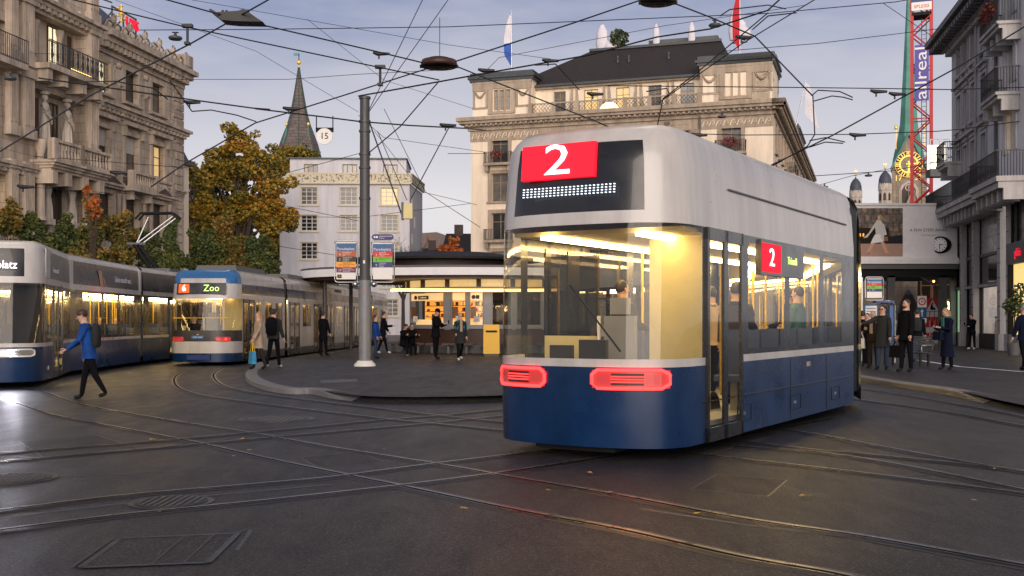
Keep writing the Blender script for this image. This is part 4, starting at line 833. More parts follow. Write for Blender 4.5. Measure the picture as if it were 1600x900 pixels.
for px, py_, sc2, lab in ((1337, 283, .93, 'distant twin church tower with dark dome, the one nearer the tram roof'), (1383, 272, 1.0, 'distant twin church tower with dark dome, the one beside the clock tower')):
    p = P(px, 300, Yt); t = thing('domed_tower', lab, 'church tower', (p.x, p.y, 0), 0, 'pair of domed church towers'); zf = lambda y: H + (HY - y) * k_; r = 10.5 * k_ * sc2; zd = zf(py_ + 14)
    q = MB(); q.lathe([(r * .98, 0), (r * .98, zd - 3), (r * 1.08, zd - 2.6), (r * 1.02, zd - 2.2), (r * .9, zd)], 'pale_stone', 8, smooth=False)
    q.build('wall', t); q = MB()
    for j in range(8):
        a = 2 * math.pi * (j + .5) / 8; q.T = Matrix.Rotation(a - math.pi / 2, 4, 'Z'); 
        for z_ in (zd - 6.4, zd - 10.2): q.prism([(-.5, z_), (.5, z_), (.5, z_ + 2.2), (0, z_ + 2.9), (-.5, z_ + 2.2)], -r * .93, -r * .9, 'brown_dark')
        q.prism([(-.9, zd - 2.6), (.9, zd - 2.6), (0, zd)], r * .9, r * .99, 'pale_stone')
    q.build('window', t)
    q = MB(); q.lathe([(r * .93, zd - .3), (r * .92, zd + 1.2), (r * .75, zd + 2.6), (r * .42, zd + 3.7), (r * .1, zd + 4.3), (.1, zd + 5)], 'slate', 14); q.build('dome', t)
    q = MB(); q.tube([(0, 0, zd + 4.5), (0, 0, zd + 7.6)], .14, 'gold', 5); q.ball((0, 0, zd + 5.4), .45, .45, .45, 'gold', 8, 5); q.box(-.6, .6, -.1, .1, zd + 6.6, zd + 6.9, 'gold'); q.build('finial', t)
# ================================================================ CORNER HOUSE (right)
fr = Fac((13.4 + .188 * 66, 66, 0), (-.188, -1)); ch = thing('corner_house', 'grey plastered corner house with iron balconies above tall shop windows', 'building', (fr.O.x, fr.O.y, 0), fr.rz)
U0 = fr.u(1487); UM = fr.u(1566); UN = fr.u(1618); ZW = 17.6; ZB = 7.4
wc = [fr.u(p) for p in (1490.5, 1499, 1509, 1521.5, 1538, 1560)]
rws = [(9.0, 10.9), (12.0, 13.9), (15.0, 16.7)]
uo = []
for i, u_ in enumerate(wc[1:]): uo += [(u_ - .5, u_ + .5, a, b) for a, b in rws]
nr = [(fr.u(p) - .6, fr.u(p) + .6, a, b) for p in (1592,) for a, b in rws]
q = MB(); q.wall(U0, UM, ZB, ZW, uo, .35, 'grey_plaster'); q.box(U0, U0 + .01, .002, 14, 0, ZW, 'grey_plaster'); q.box(UM, UN, -.35, -.34, 7.4, 7.4, 'grey_plaster'); q.build('wall', ch)
q = MB(); q.wall(UM, UN, ZB, ZW + 2, nr, .35, 'white_matte', y=-.35); q.box(UM, UM + .01, -.349, .35, ZB, ZW + 2, 'white_matte'); q.build('near_wall', ch)
for o_ in uo:
    q = MB(); surround(q, o_, 'grey_stone', .16, .07, .1); q.box(o_[0] - .32, o_[1] + .32, -.28, 0, o_[3] + .42, o_[3] + .54, 'grey_stone'); q.box(o_[0] - .2, o_[1] + .2, -.12, 0, o_[3] + .2, o_[3] + .42, 'grey_stone')
    for x in (o_[0] - .12, o_[1] + .0): q.box(x, x + .12, -.16, 0, o_[2] - .42, o_[2] - .16, 'grey_stone')
    q.build('window_surround', ch)
for i, o_ in enumerate(uo): window(ch, o_, .22, 'white', 'pane_dark', bars=(1, 1))
for i, o_ in enumerate(nr): window(ch, o_, -.15, 'white', 'pane_warm' if i == 0 else 'pane_dark'); 
for o_ in nr:
    for s_, x in ((-1, o_[0] - .55), (1, o_[1] + .03)): q = MB(); q.box(x, x + .52, -.42, -.355, o_[2], o_[3], 'sash_white'); [q.box(x + .05, x + .47, -.435, -.42, o_[2] + .1 + j * .12, o_[2] + .15 + j * .12, 'flag_white') for j in range(int((o_[3] - o_[2]) / .12) - 1)]; q.build('shutter', ch)
q = MB()
for i, (o_, a, b) in enumerate(((.3, -1.0, -.75), (.5, -.75, -.5), (1.0, -.5, -.3), (1.25, -.3, 0))): q.box(U0 - o_, UN, -o_, .02 * (4 - i), ZW + a, ZW + b, 'grey_dark' if i > 1 else 'grey_stone')
dentils(q, U0 - .9, UN, -1.1, -.3, ZW - .74, ZW - .5, 'grey_dark', .6, .28); q.build('eaves', ch)
q = MB(); q.add([(U0 - 1, -1.0, ZW), (UN, -1.0, ZW), (UN, 4, ZW + 4), (U0 + 2, 4, ZW + 4), (U0 - 1, 14, ZW)], [(0, 1, 2, 3), (4, 0, 3)], 'slate'); q.build('roof', ch)
q = MB(); q.tube([(fr.u(1572), -.45, 7.5), (fr.u(1572), -.45, ZW - .5)], .08, 'grey_dark', 6); q.build('drainpipe', ch); q = MB(); q.tube([(fr.u(1528), -.12, 7.5), (fr.u(1528), -.12, ZW - .5)], .06, 'grey_stone', 6); q.build('drainpipe', ch)
def iron_balc(x0, x1, y, zf, o_, h=1.05, fl=False, thick=.3):
    q = MB(); q.box(x0, x1, y - o_, y, zf - thick * .45, zf, 'grey_stone'); q.box(x0 + .08, x1 - .08, y - o_ + .1, y, zf - thick, zf - thick * .45 - .002, 'grey_stone')
    railing(q, x0 + .03, x1 - .03, y - o_ + .05, zf, h, 'iron', .14, .013)
    k = int((x1 - x0) / .28)
    for i in range(k): xx = x0 + (i + .5) * (x1 - x0) / k; q.tube([(xx + .09 * math.cos(t_), y - o_ + .05, zf + .35 + .13 * math.sin(t_)) for t_ in (0, 1.05, 2.1, 3.14, 4.2, 5.2, 6.28)], .01, 'iron', 3, False)
    for x in (x0 + .03, x1 - .03):
        q.box(x - .02, x + .02, y - o_, y, zf + h - .05, zf + h, 'iron')
        for j in range(int(o_ / .12)): q.tube([(x, y - o_ + .1 + j * .12, zf), (x, y - o_ + .1 + j * .12, zf + h)], .014, 'iron', 4, False)
    k = max(2, int((x1 - x0) / .8))
    for i in range(k): xx = x0 + .15 + (x1 - x0 - .3) * i / (k - 1); q.prism([(xx - .1, zf - thick - .5), (xx + .1, zf - thick - .5), (xx + .1, zf - thick), (xx - .1, zf - thick)], y - o_ * .75, y, 'grey_stone')
    o = q.build('balcony', ch)
    if fl: q = MB(); foliage(q, [((x0 + x1) / 2, y - o_, zf + .75, (x1 - x0) * .42, .25, .4)], 500, .13, 'flower'); q.build('flower_box', o)
iron_balc(U0 - 1.15, UM + .3, 0, ZB + .25, 1.25, 1.1, thick=.5)
q = MB(); q.box(U0 - 1.1, U0, 0, 6, ZB - .05, ZB + .22, 'grey_dark'); q.T = Matrix.Translation((U0 - 1.12, 6, 0)) @ Matrix.Rotation(R(-90), 4, 'Z'); railing(q, 0, 7.2, 0, ZB + .25, 1.1, 'iron', .11, .016); q.build('end_balcony', ch)
iron_balc(wc[1] - 1.3, wc[1] + .9, 0, 10.2, 1.0, 1.1)
iron_balc(UM + .3, fr.u(1618), -.35, ZB + .25, 1.2, 1.1, thick=.5)
iron_balc(fr.u(1592) - 1.3, fr.u(1592) + 1.6, -.35, 11.4, 1.0, 1.1); iron_balc(fr.u(1592) - 1.5, fr.u(1592) + 1.8, -.35, 14.4, 1.0, 1.1, fl=True)
# shop floors
pil = [(fr.u(1487), .3), (fr.u(1503), .28), (fr.u(1522), .36), (fr.u(1562), .55), (fr.u(1576), .4)]
def shop_bay(x0, x1, parent, p_low, p_mid, p_up, y=.25):
    q = MB()
    for z_, h in ((.12, .75), (3.2, .22), (4.75, .16), (7.0, .42)): q.box(x0, x1, y - .1, y + .2, z_, z_ + h, 'grey_dark' if z_ != .12 else 'black')
    for x in (x0, x1 - .07): q.box(x, x + .07, y - .06, y + .12, .8, 7.0, 'black')
    q.box(x0, x1, y - .16, y - .1, 3.22, 3.34, 'grey_stone')
    o = q.build('shop_front', parent)
    for (a, b), m in (((.87, 3.2), p_low), ((3.42, 4.75), p_mid), ((4.91, 7.0), p_up)):
        q = MB(); q.quad((x0 + .07, y, a), (x1 - .07, y, a), (x1 - .07, y, b), (x0 + .07, y, b), m); q.build('pane', o)
bays = [(pil[0][0] + .3, pil[1][0]), (pil[1][0] + .28, pil[2][0]), (pil[2][0] + .36, pil[3][0])]
shop_bay(*bays[0], ch, 'shop_green', 'pane_dark', 'pane_dark'); shop_bay(*bays[1], ch, 'black_gloss', 'pane_dark', 'pane_mid'); shop_bay(*bays[2], ch, 'clear_glass', 'pane_dark', 'pane_curtain')
q = MB(); x0, x1 = bays[2]; q.quad((x0, 2.4, .2), (x1, 2.4, .2), (x1, 2.4, 3.2), (x0, 2.4, 3.2), 'pane_mid'); q.quad((x0, .3, .8), (x1, .3, .8), (x1, 2.4, .8), (x0, 2.4, .8), 'wood'); q.box(x0 + .5, x0 + 1.4, 2.0, 2.3, .8, 2.0, 'kiosk_warm_wall'); q.box(x0 + 2.2, x0 + 2.7, 1.4, 1.8, .8, 1.5, 'shop_green'); q.build('shop_interior', ch)
q = MB(); 
for a in range(0, 360, 30): q.tube([(x1 - .8, 1.0, 2.75), (x1 - .8 + .28 * math.cos(R(a)), 1.0 + .28 * math.sin(R(a)), 2.75 + .16 * math.sin(R(a * 2)))], [.03, .015], 'light_cove', 4)
q.tube([(x1 - .8, 1, 2.7), (x1 - .8, 1, 3.15)], .015, 'gold', 5); q.build('chandelier', ch)
for x, w_ in pil:
    q = MB(); q.box(x, x + w_, -.12, .3, .9, ZB, 'grey_stone'); q.box(x - .06, x + w_ + .06, -.2, .3, .1, .9, 'grey_stone')
    for j in range(9): q.box(x - .005, x + w_ + .005, -.125, -.1, 1.5 + j * .68, 1.53 + j * .68, 'black')
    q.build('pillar', ch)
xs0, xs1 = fr.u(1583), fr.u(1616)
q = MB(); q.box(pil[4][0] + .4, xs1 + .2, -.2, .3, 4.05, 5.0, 'grey_dark'); q.box(pil[4][0] + .4, xs0, -.15, .3, .1, 4.05, 'black'); q.box(xs0, xs1, -.2, .3, .1, .9, 'grey_stone'); q.box(pil[4][0] + .4, xs1, -.3, .3, 7.0, 7.42, 'grey_dark'); q.box(xs1, UN, -.2, .3, .1, 7.4, 'grey_stone'); q.build('shop_front', ch)
q = MB(); q.quad((xs0, .02, .9), (xs1, .02, .9), (xs1, .02, 4.05), (xs0, .02, 4.05), 'shop_glow'); q.build('lit_shop_window', ch); q = MB(); q.text('HOTEL', .22, 'light_soft', xs0 + .8, .0, 3.05, ex=.01); q.build('lettering', ch)
q = MB(); q.quad((pil[4][0] + .4, .1, 5.0), (xs1, .1, 5.0), (xs1, .1, 7.0), (pil[4][0] + .4, .1, 7.0), 'pane_mid'); [q.box(x, x + .1, .0, .1, 5.0, 7.0, 'black') for x in (pil[4][0] + .4, pil[4][0] + 1.3, xs1 - .1)]; q.build('upper_shop_window', ch)
q = MB(); q.text('pleis', .52, 'sign_red', fr.u(1599), -.24, 4.5, ex=.03); q.build('red_lettering', ch)
# drum clock on the corner
pcx = P(1472, 383, 60.5); t = thing('drum_clock', 'black drum shaped double faced clock on a bracket at the corner house', 'clock', tuple(pcx), R(-38)); q = MB(); q.T = Matrix.Rotation(R(90), 4, 'X')
q.lathe([(.40, -.42), (.47, -.4), (.47, .4), (.40, .42)], 'black', 28); q.build('case', t); q = MB(); q.T = Matrix.Identity(4)
disc(q, .38, -.44, -.425, 'white', 28)
for i in range(12): a = R(30 * i); q.add([(math.sin(a) * .27 - math.cos(a) * .018, -.446, math.cos(a) * .27 + math.sin(a) * .018), (math.sin(a) * .35 - math.cos(a) * .018, -.446, math.cos(a) * .35 + math.sin(a) * .018), (math.sin(a) * .35 + math.cos(a) * .018, -.446, math.cos(a) * .35 - math.sin(a) * .018), (math.sin(a) * .27 + math.cos(a) * .018, -.446, math.cos(a) * .27 - math.sin(a) * .018)], [(0, 1, 2, 3)], 'black')
o = q.build('face', t); q = MB(); q.box(-.018, .018, -.455, -.448, -.24, .05, 'black'); q.box(-.02, .2, -.46, -.455, -.02, .015, 'black'); q.build('hand', o)
q = MB(); q.tube([(0, .3, 0), (1.6, .9, .05)], .07, 'black', 8); q.build('bracket', t)
# potted tree at the lit shop window
p = P(1588, 520, 44); t = thing('potted_tree', 'small round leaved potted tree before the lit shop window', 'plant', (p.x - .1, p.y, .12)); q = MB(); foliage(q, [(0, 0, 2.0, .42, .42, .45), (.25, 0, 2.6, .3, .3, .3)], 380, .14, 'leaf_green'); q.build('crown', t); q = MB(); q.tube([(0, 0, .4), (.05, 0, 2.2)], .03, 'bark', 6); q.build('trunk', t); q = MB(); q.lathe([(.2, 0), (.28, .5)], 'grey_dark', 12); q.build('pot', t)

# ================================================================ SITE CANOPY WITH BILLBOARD
Yp = 60; s_ = F / Yp; X = lambda px: (px - CX) / s_; zy = lambda py: H + (HY - py) / s_
cp = thing('site_canopy', 'dark steel canopy with a white edged deck over the walkway', 'canopy', (X(1400), Yp, 0)); xa, xb, xo = X(1290) - X(1400), X(1500) - X(1400), -X(1400)
q = MB(); q.box(xa, xb, 0, 7, zy(412), zy(407) + .1, 'white_matte'); q.box(xa, xb, .15, 6.8, zy(420), zy(412), 'grey_dark'); q.box(xa, xb, .4, 6.6, zy(433), zy(420), 'black'); q.build('deck', cp)
for px in (1325, 1397, 1479): q = MB(); x = X(px) + xo; q.box(x - .2, x + .2, .4, .7, .1, zy(430), 'pole_dark'); q.box(x - .35, x + .35, .3, .8, .1, .16, 'pole_dark'); q.tube([(x, .5, zy(452)), (x - 1.4, .5, zy(430))], .07, 'pole_dark', 6); q.build('post', cp)
bb = thing('billboard', 'wide billboard, city street photo of a walking woman beside a blank white half', 'billboard', (X(1400), Yp + .3, zy(407) + .1)); zb0, zb1 = 0, zy(320) - zy(407) - .1; xm = X(1414) + xo; xl = X(1330) + xo
q = MB(); q.box(xa, xb, .05, .3, 0, zb1, 'white_matte'); q.box(xa, xb, -.05, .35, zb1, zb1 + .12, 'white'); q.box(xa, xb, -.08, .05, -.01, .1, 'white'); q.build('panel', bb)
q = MB(); q.quad((xl, .04, .14), (xm, .04, .14), (xm, .04, zb1 - .15), (xl, .04, zb1 - .15), 'photo_city'); q.quad((xl, .034, .14), (xm, .034, .14), (xm, .034, .85), (xl, .034, .85), 'photo_ground'); q.quad((xl, .036, .85), (xl + 2.2, .036, .85), (xl + 2.2, .036, 1.7), (xl, .036, 1.75), 'cloth_brown'); q.quad((xl + 1.9, .035, .85), (xm, .035, .85), (xm, .035, 1.35), (xl + 1.9, .035, 1.2), 'cloth_grey')
for i in range(7):
    for j in range(2): q.quad((xl + .3 + i * .38, .032, 2.0 + j * .42 - i * .03), (xl + .45 + i * .38, .032, 2.0 + j * .42 - i * .03), (xl + .45 + i * .38, .032, 2.26 + j * .42 - i * .03), (xl + .3 + i * .38, .032, 2.26 + j * .42 - i * .03), 'grey_dark')
for i in range(4): q.quad((xl + .2 + i * .18, .03, 1.25), (xl + .28 + i * .18, .03, 1.25), (xl + .28 + i * .18, .03, 1.42), (xl + .2 + i * .18, .03, 1.42), 'kiosk_glow')
def flat(q, pts, y, m): q.add([(x, y, z) for x, z in pts], [tuple(range(len(pts)))], m)
wx = xl + 1.62
flat(q, [(wx - .15, 1.35), (wx + .22, 1.35), (wx + .26, 1.9), (wx + .12, 2.15), (wx - .12, 2.15), (wx - .2, 1.9)], .026, 'cloth_white'); flat(q, [(wx - .2, 1.36), (wx + .26, 1.36), (wx + .24, .95), (wx - .45, .85), (wx - .32, 1.15)], .025, 'white_matte')
flat(q, [(wx - .18, 2.05), (wx - .2, 1.75), (wx - .62, 1.2), (wx - .85, 1.15), (wx - .55, 1.45)], .024, 'cloth_white'); flat(q, [(wx + .1, 2.1), (wx + .32, 1.9), (wx + .46, 1.35), (wx + .3, 1.3), (wx + .3, .95), (wx + .12, 1.2)], .024, 'cloth_white')
flat(q, [(wx - .42, .86), (wx - .2, .9), (wx - .5, .4), (wx - .72, .3), (wx - .62, .45)], .023, 'skin_ad'); flat(q, [(wx + .1, .95), (wx + .3, .95), (wx + .52, .4), (wx + .62, .3), (wx + .36, .32)], .023, 'skin_ad')
flat(q, [(wx - .5, .42), (wx - .64, .28), (wx - .8, .25), (wx - .5, .28)], .0225, 'wood'); flat(q, [(wx - .06, 2.17), (wx + .1, 2.17), (wx + .1, 2.42), (wx - .05, 2.42)], .022, 'skin_ad'); flat(q, [(wx - .1, 2.4), (wx + .08, 2.5), (wx + .3, 2.3), (wx + .34, 2.1), (wx + .12, 2.2), (wx + .08, 2.38)], .021, 'hair_blond'); flat(q, [(wx + .3, 1.22), (wx + .5, 1.25), (wx + .52, 1.0), (wx + .3, .98)], .02, 'wood')
q.build('poster', bb)
q = MB(); q.text('A FEW STEPS AWAY', .22, 'grey_dark', X(1425) + xo, .04, zy(359) - zy(407) - .1, align='LEFT', ex=.003, sx=1.05); q.text('POSTSTRASSE 3', .12, 'interior_grey', X(1443) + xo, .04, zy(366) - zy(407) - .14, align='LEFT', ex=.003); q.build('lettering', bb)
# gothic front behind the canopy
gf = thing('gothic_front', 'sandstone church front with a pointed portal seen beneath the canopy', 'building', (X(1400) * 1.45, 88, 0)); s2 = F / 88; gx = lambda px: (px - CX) / s2 - X(1400) * 1.45; gz = lambda py: H + (HY - py) / s2
aw, ah = gx(1437) - gx(1397), gz(452)
q = MB(); q.wall(gx(1310), gx(1462), 0, 10.5, [(gx(1400), gx(1434), 0, 2.5)], .8, 'tower_stone'); q.build('wall', gf)
q = MB(); cxg = (gx(1400) + gx(1434)) / 2; wv = (gx(1434) - gx(1400)) / 2
def arch(k_, zt): return [(cxg - wv * k_, 0), (cxg + wv * k_, 0), (cxg + wv * k_, 2.0), (cxg + wv * k_ * .8, 2.9), (cxg + wv * k_ * .4, 3.6), (cxg, zt), (cxg - wv * k_ * .4, 3.6), (cxg - wv * k_ * .8, 2.9), (cxg - wv * k_, 2.0)]
q.prism(arch(1.2, 4.4), -.3, -.001, 'tower_stone'); q.prism(arch(1.0, 4.05), -.34, -.3, 'grey_dark'); q.prism(arch(.8, 3.6), -.37, -.34, 'brown_dark'); q.build('portal', gf)
for k_ in range(7): q = MB(); x = gx(1345 + 16 * k_); q.box(x, x + .5, -.04, 0, 5.0, 6.3, 'pane_dark'); q.box(x - .1, x + .6, -.1, -.0, 6.3, 6.5, 'pale_stone'); q.build('window', gf)
sc_f = thing('scaffold_passage', 'dim scaffold passage with amber work lights right of the portal', 'scaffold', (X(1473) * 1.367, 82, 0)); q = MB()
for i in range(3): x = -.9 + i * .9; q.tube([(x, 0, 0), (x, 0, 6)], .05, 'wood', 6); q.tube([(x, 2, 0), (x, 2, 6)], .05, 'wood', 6)
for z_ in (1, 2, 3.1, 4.2, 5.2): q.tube([(-.9, 0, z_), (.9, 0, z_)], .05, 'wood', 6); q.tube([(-.9, 2, z_), (.9, 2, z_)], .05, 'wood', 6)
q.build('frame', sc_f); q = MB(); q.box(-.9, 2.2, 2.6, 2.7, 0, 6, 'cloth_brown'); q.build('backdrop_panel', sc_f)
q = MB(); ring(q, .22, .42, -.2, 'light_cove', 18, .1, 2.6); q.ball((-.7, .5, 2.9), .12, .12, .12, 'light_cove', 8, 5); q.ball((.9, .5, 3.7), .1, .1, .1, 'light_cove', 8, 5); q.ball((-.3, 1, 4.5), .09, .09, .09, 'light_cove', 8, 5); q.build('work_light', sc_f)
# site fence
p = G(1420, 531, KH); t = thing('site_fence', 'low red and white plank fence in front of the stone portal', 'fence', (p.x, p.y, KH)); q = MB(); [q.box(-3 + i * .9, -3 + (i + 1) * .9, 0, .05, 1.15, 1.4, 'red' if i % 2 else 'white') for i in range(8)]; q.build('plank', t); q = MB(); q.box(-3, 4.2, .06, .12, .1, 1.2, 'grey_stone'); [q.box(x - .04, x + .04, .05, .13, 0, 1.4, 'pole_grey') for x in (-3, -1.2, .6, 2.4, 4.2)]; q.build('board', t)
# barrier with warning triangle
p = P(1456.5, 500, 66); t = thing('warning_barrier', 'red warning board with roadworks triangle on three striped posts', 'barrier', (p.x, p.y, KH))
for x in (-.28, 0, .28):
    q = MB()
    for j in range(6): q.box(x - .1, x + .1, -.04, .04, .02 + j * .32, .02 + (j + 1) * .32, 'white' if j in (0, 2, 3, 5) and j != 3 else 'red')
    q.build('striped_post', t)
q = MB(); q.box(-.42, .42, -.05, .05, 1.94, 2.75, 'red'); q.build('board', t); q = MB(); q.prism([(-.38, 1.98), (.38, 1.98), (0, 2.66)], -.07, -.05, 'white'); q.prism([(-.15, 2.05), (.2, 2.05), (.1, 2.2), (.02, 2.2), (-.02, 2.4), (-.1, 2.4)], -.08, -.07, 'black'); q.ball((.0, -.075, 2.44), .05, .012, .05, 'black', 8, 5); q.build('triangle', t)
# traffic sign post
p = P(1440.5, 500, 62); t = thing('traffic_sign', 'red ring speed sign above a blue arrow plate on a grey post', 'traffic sign', (p.x, p.y, KH)); q = MB(); q.tube([(0, .04, 0), (0, .04, 2.9)], .045, 'pole_grey', 8); q.build('post', t)
q = MB(); q.box(-.26, .26, -.02, .0, 2.15, 2.8, 'white'); ring(q, .15, .22, -.03, 'red', 24, 0, 2.48); q.text('30', .17, 'black', 0, -.03, 2.48, ex=.003); q.build('speed_plate', t); q = MB(); q.box(-.26, .26, -.021, .0, 1.55, 2.12, 'blue_sign'); q.box(-.03, .03, -.03, -.02, 1.63, 1.95, 'white'); q.prism([(-.1, 1.9), (.1, 1.9), (0, 2.06)], -.031, -.02, 'white'); q.box(-.26, .26, -.02, .0, 1.28, 1.53, 'white'); q.text('ZONE', .12, 'black', 0, -.025, 1.4, ex=.003); q.build('arrow_plate', t)
# ================================================================ CRANE
Yc = 108; s_ = F / Yc; p = P(1440, 500, Yc); cr_ = thing('tower_crane', 'red lattice tower crane mast carrying purple and white banners', 'crane', (p.x, p.y, 0), R(-20.6)); hw = 14.2 / s_; zt = 38
for sx in (-1, 1):
    for sy in (0, 2): q = MB(); q.box(sx * hw - .16, sx * hw + .16, sy * hw - .16, sy * hw + .16, 0, zt, 'crane_red'); q.build('leg', cr_)
q = MB(); z_ = 1.0; k_ = 0; st = 2 * hw * .95
while z_ < zt - st:
    for y in (0, 2 * hw):
        a, b = (-hw, hw) if k_ % 2 else (hw, -hw); q.tube([(a, y, z_), (b, y, z_ + st)], .075, 'crane_red', 5)
    for x in (-hw, hw): q.tube([(x, 0 if k_ % 2 else 2 * hw, z_), (x, 2 * hw if k_ % 2 else 0, z_ + st)], .075, 'crane_red', 5)
    if k_ % 3 == 0:
        for y in (0, 2 * hw): q.tube([(-hw, y, z_), (hw, y, z_)], .06, 'crane_red', 5)
        for x in (-hw, hw): q.tube([(x, 0, z_), (x, 2 * hw, z_)], .06, 'crane_red', 5)
    z_ += st; k_ += 1
q.build('bracing', cr_)
q = MB(); [q.tube([(x, hw, 0), (x, hw, zt)], .035, 'grey_dark', 5) for x in (.0, .45)]; [q.tube([(0, hw, .4 + i * .45), (.45, hw, .4 + i * .45)], .025, 'grey_dark', 4, False) for i in range(80)]; q.build('ladder', cr_)
cz = lambda py: H + (HY - py) / s_
q = MB(); q.box(-hw * .72, hw * .74, -.26, -.2, cz(158), cz(71), 'purple'); q.text('allreal', 1.6, 'white', -.02, -.27, (cz(158) + cz(71)) / 2, ex=.01, rz=0, roll=90, sx=1.4); q.build('banner', cr_)
q = MB(); q.box(-hw * 1.05, hw * 1.05, -.3, -.24, cz(17), cz(4), 'white'); q.text('SPLEISS', .46, 'red', 0, -.31, cz(11), ex=.01); q.box(-hw, hw, -.2, 2 * hw, cz(24), cz(19), 'black'); q.box(-hw * 1.05, hw * 1.05, -.25, -.2, cz(4), cz(-12), 'navy'); q.build('name_board', cr_)
# lit work platform beside the crane
p = P(1464, 262, 100); t = thing('work_platform', 'small floodlit work platform right of the crane mast', 'platform', tuple(p)); q = MB(); q.box(-.6, 1.2, 0, 1.2, -.8, -.1, 'grey_dark'); q.build('base', t); q = MB(); q.box(-.55, 1.1, .8, .9, -.1, 2.2, 'light_soft'); q.build('lit_sheet', t); q = MB(); [q.tube([(x, 0, -.1), (x, 0, 2.6)], .05, 'steel', 5) for x in (-.6, .3, 1.2)]; [q.tube([(-.6, 0, z_), (1.2, 0, z_)], .05, 'steel', 5) for z_ in (.5, 1.2, 2.6)]; [q.tube([(1.2, .5, z_), (4.0, .8, z_ + .5)], .1, 'grey_dark', 6) for z_ in (.2, 1.0, 1.8)]; q.build('railing', t)
# ================================================================ SMALL HOUSES BEHIND THE KIOSK
for px0, px1, py_, Y_, lab in ((655, 690, 385, 150, 'low dark roofed house far behind the kiosk, next to the lilac house'), (694, 736, 361, 135, 'dark brick house with a chimney far behind the kiosk, next to the hotel')):
    s_ = F / Y_; p = P((px0 + px1) / 2, 500, Y_); t = thing('small_house', lab, 'house', (p.x, p.y, 0)); hw = (px1 - px0) / 2 / s_; hh = H + (HY - py_) / s_
    q = MB(); q.box(-hw, hw, 0, 8, 0, hh - 2.5, 'brown_dark'); q.build('wall', t); q = MB(); q.add([(-hw - .3, -.3, hh - 2.5), (hw + .3, -.3, hh - 2.5), (hw + .3, 8.3, hh - 2.5), (-hw - .3, 8.3, hh - 2.5), (-hw, 4, hh), (hw, 4, hh)], [(0, 1, 5, 4), (3, 4, 5, 2), (0, 4, 3), (1, 2, 5)], 'roof_tile'); q.build('roof', t); q = MB(); q.box(-.6, .5, 3.5, 4.5, hh - 1, hh + 1.1, 'brown_dark'); q.build('chimney', t); q = MB(); q.box(hw * .2, hw * .6, -.05, 0, hh - 4.6, hh - 3.2, 'pane_mid'); q.build('window', t)
# ================================================================ TREES
def tree(px, py_top, Y, lab, leaf, blobs, n, s, z0=0, seed=1, trunk=.18, group=None, name='tree', shrub=False):
    rn = random.Random(seed); k_ = Y / F; b0 = P(px, 500, Y); t = thing(name, lab, 'tree', (b0.x, b0.y, z0), 0, group); bl = []
    for bx, by, rx, rz_ in blobs: bl.append(((bx - px) * k_, rn.uniform(-.35, .35) * rx * k_, H + (HY - by) * k_ - z0, rx * k_, rx * k_ * .9, rz_ * k_))
    sub = []
    for b in bl:
        for _ in range(11):
            v = Vector((rn.gauss(0, 1), rn.gauss(0, 1), rn.gauss(0, 1))).normalized(); f_ = rn.uniform(.6, 1.0); r = rn.uniform(.22, .42); sub.append((b[0] + v.x * b[3] * f_, b[1] + v.y * b[4] * f_, b[2] + v.z * b[5] * f_, b[3] * r, b[4] * r, b[5] * r * .8))
        sub.append((b[0], b[1], b[2], b[3] * .6, b[4] * .6, b[5] * .6))
    q = MB(); foliage(q, sub, n, s, leaf, rn); q.build('crown', t)
    q = MB(); top = max(b[2] for b in bl); q.tube([(0, 0, 0), (.1 * trunk, 0, top * .35), (0, .1, top * .8)], [trunk, trunk * .75, trunk * .2], 'bark', 8)
    for b in sub[::2]:
        z1 = min(b[2] * .75, top * rn.uniform(.25, .55)); m_ = Vector((b[0] * .45, b[1] * .45, (z1 + b[2]) / 2 + .05 * top)); q.tube([(0, 0, z1), tuple(m_), (b[0], b[1], b[2])], [trunk * .38, trunk * .22, trunk * .06], 'bark', 5)
    q.build('trunk', t); return t
tree(372, 190, 101, 'tall plane tree with golden autumn foliage, highest of the group left of the spire', 'leaf_autumn', [(375, 222, 34, 30), (345, 270, 46, 38), (405, 255, 44, 34), (370, 330, 55, 45), (420, 340, 45, 45), (330, 370, 45, 45), (385, 395, 55, 40), (318, 300, 30, 34), (425, 290, 34, 34), (372, 265, 36, 34)], 42000, .27, seed=3, trunk=.55)
tree(305, 250, 97, 'autumn plane tree nearest the bank, orange and olive crown', 'leaf_autumn', [(306, 275, 18, 26), (318, 320, 30, 34), (300, 365, 24, 40), (325, 400, 36, 34)], 12000, .28, seed=5, trunk=.4)
tree(448, 240, 127, 'autumn plane tree beneath the church spire, partly behind the lilac house', 'leaf_autumn', [(440, 250, 30, 26), (470, 243, 26, 18), (488, 252, 14, 12), (445, 310, 36, 36), (430, 370, 36, 40), (420, 410, 30, 30)], 14000, .28, seed=8, trunk=.45)
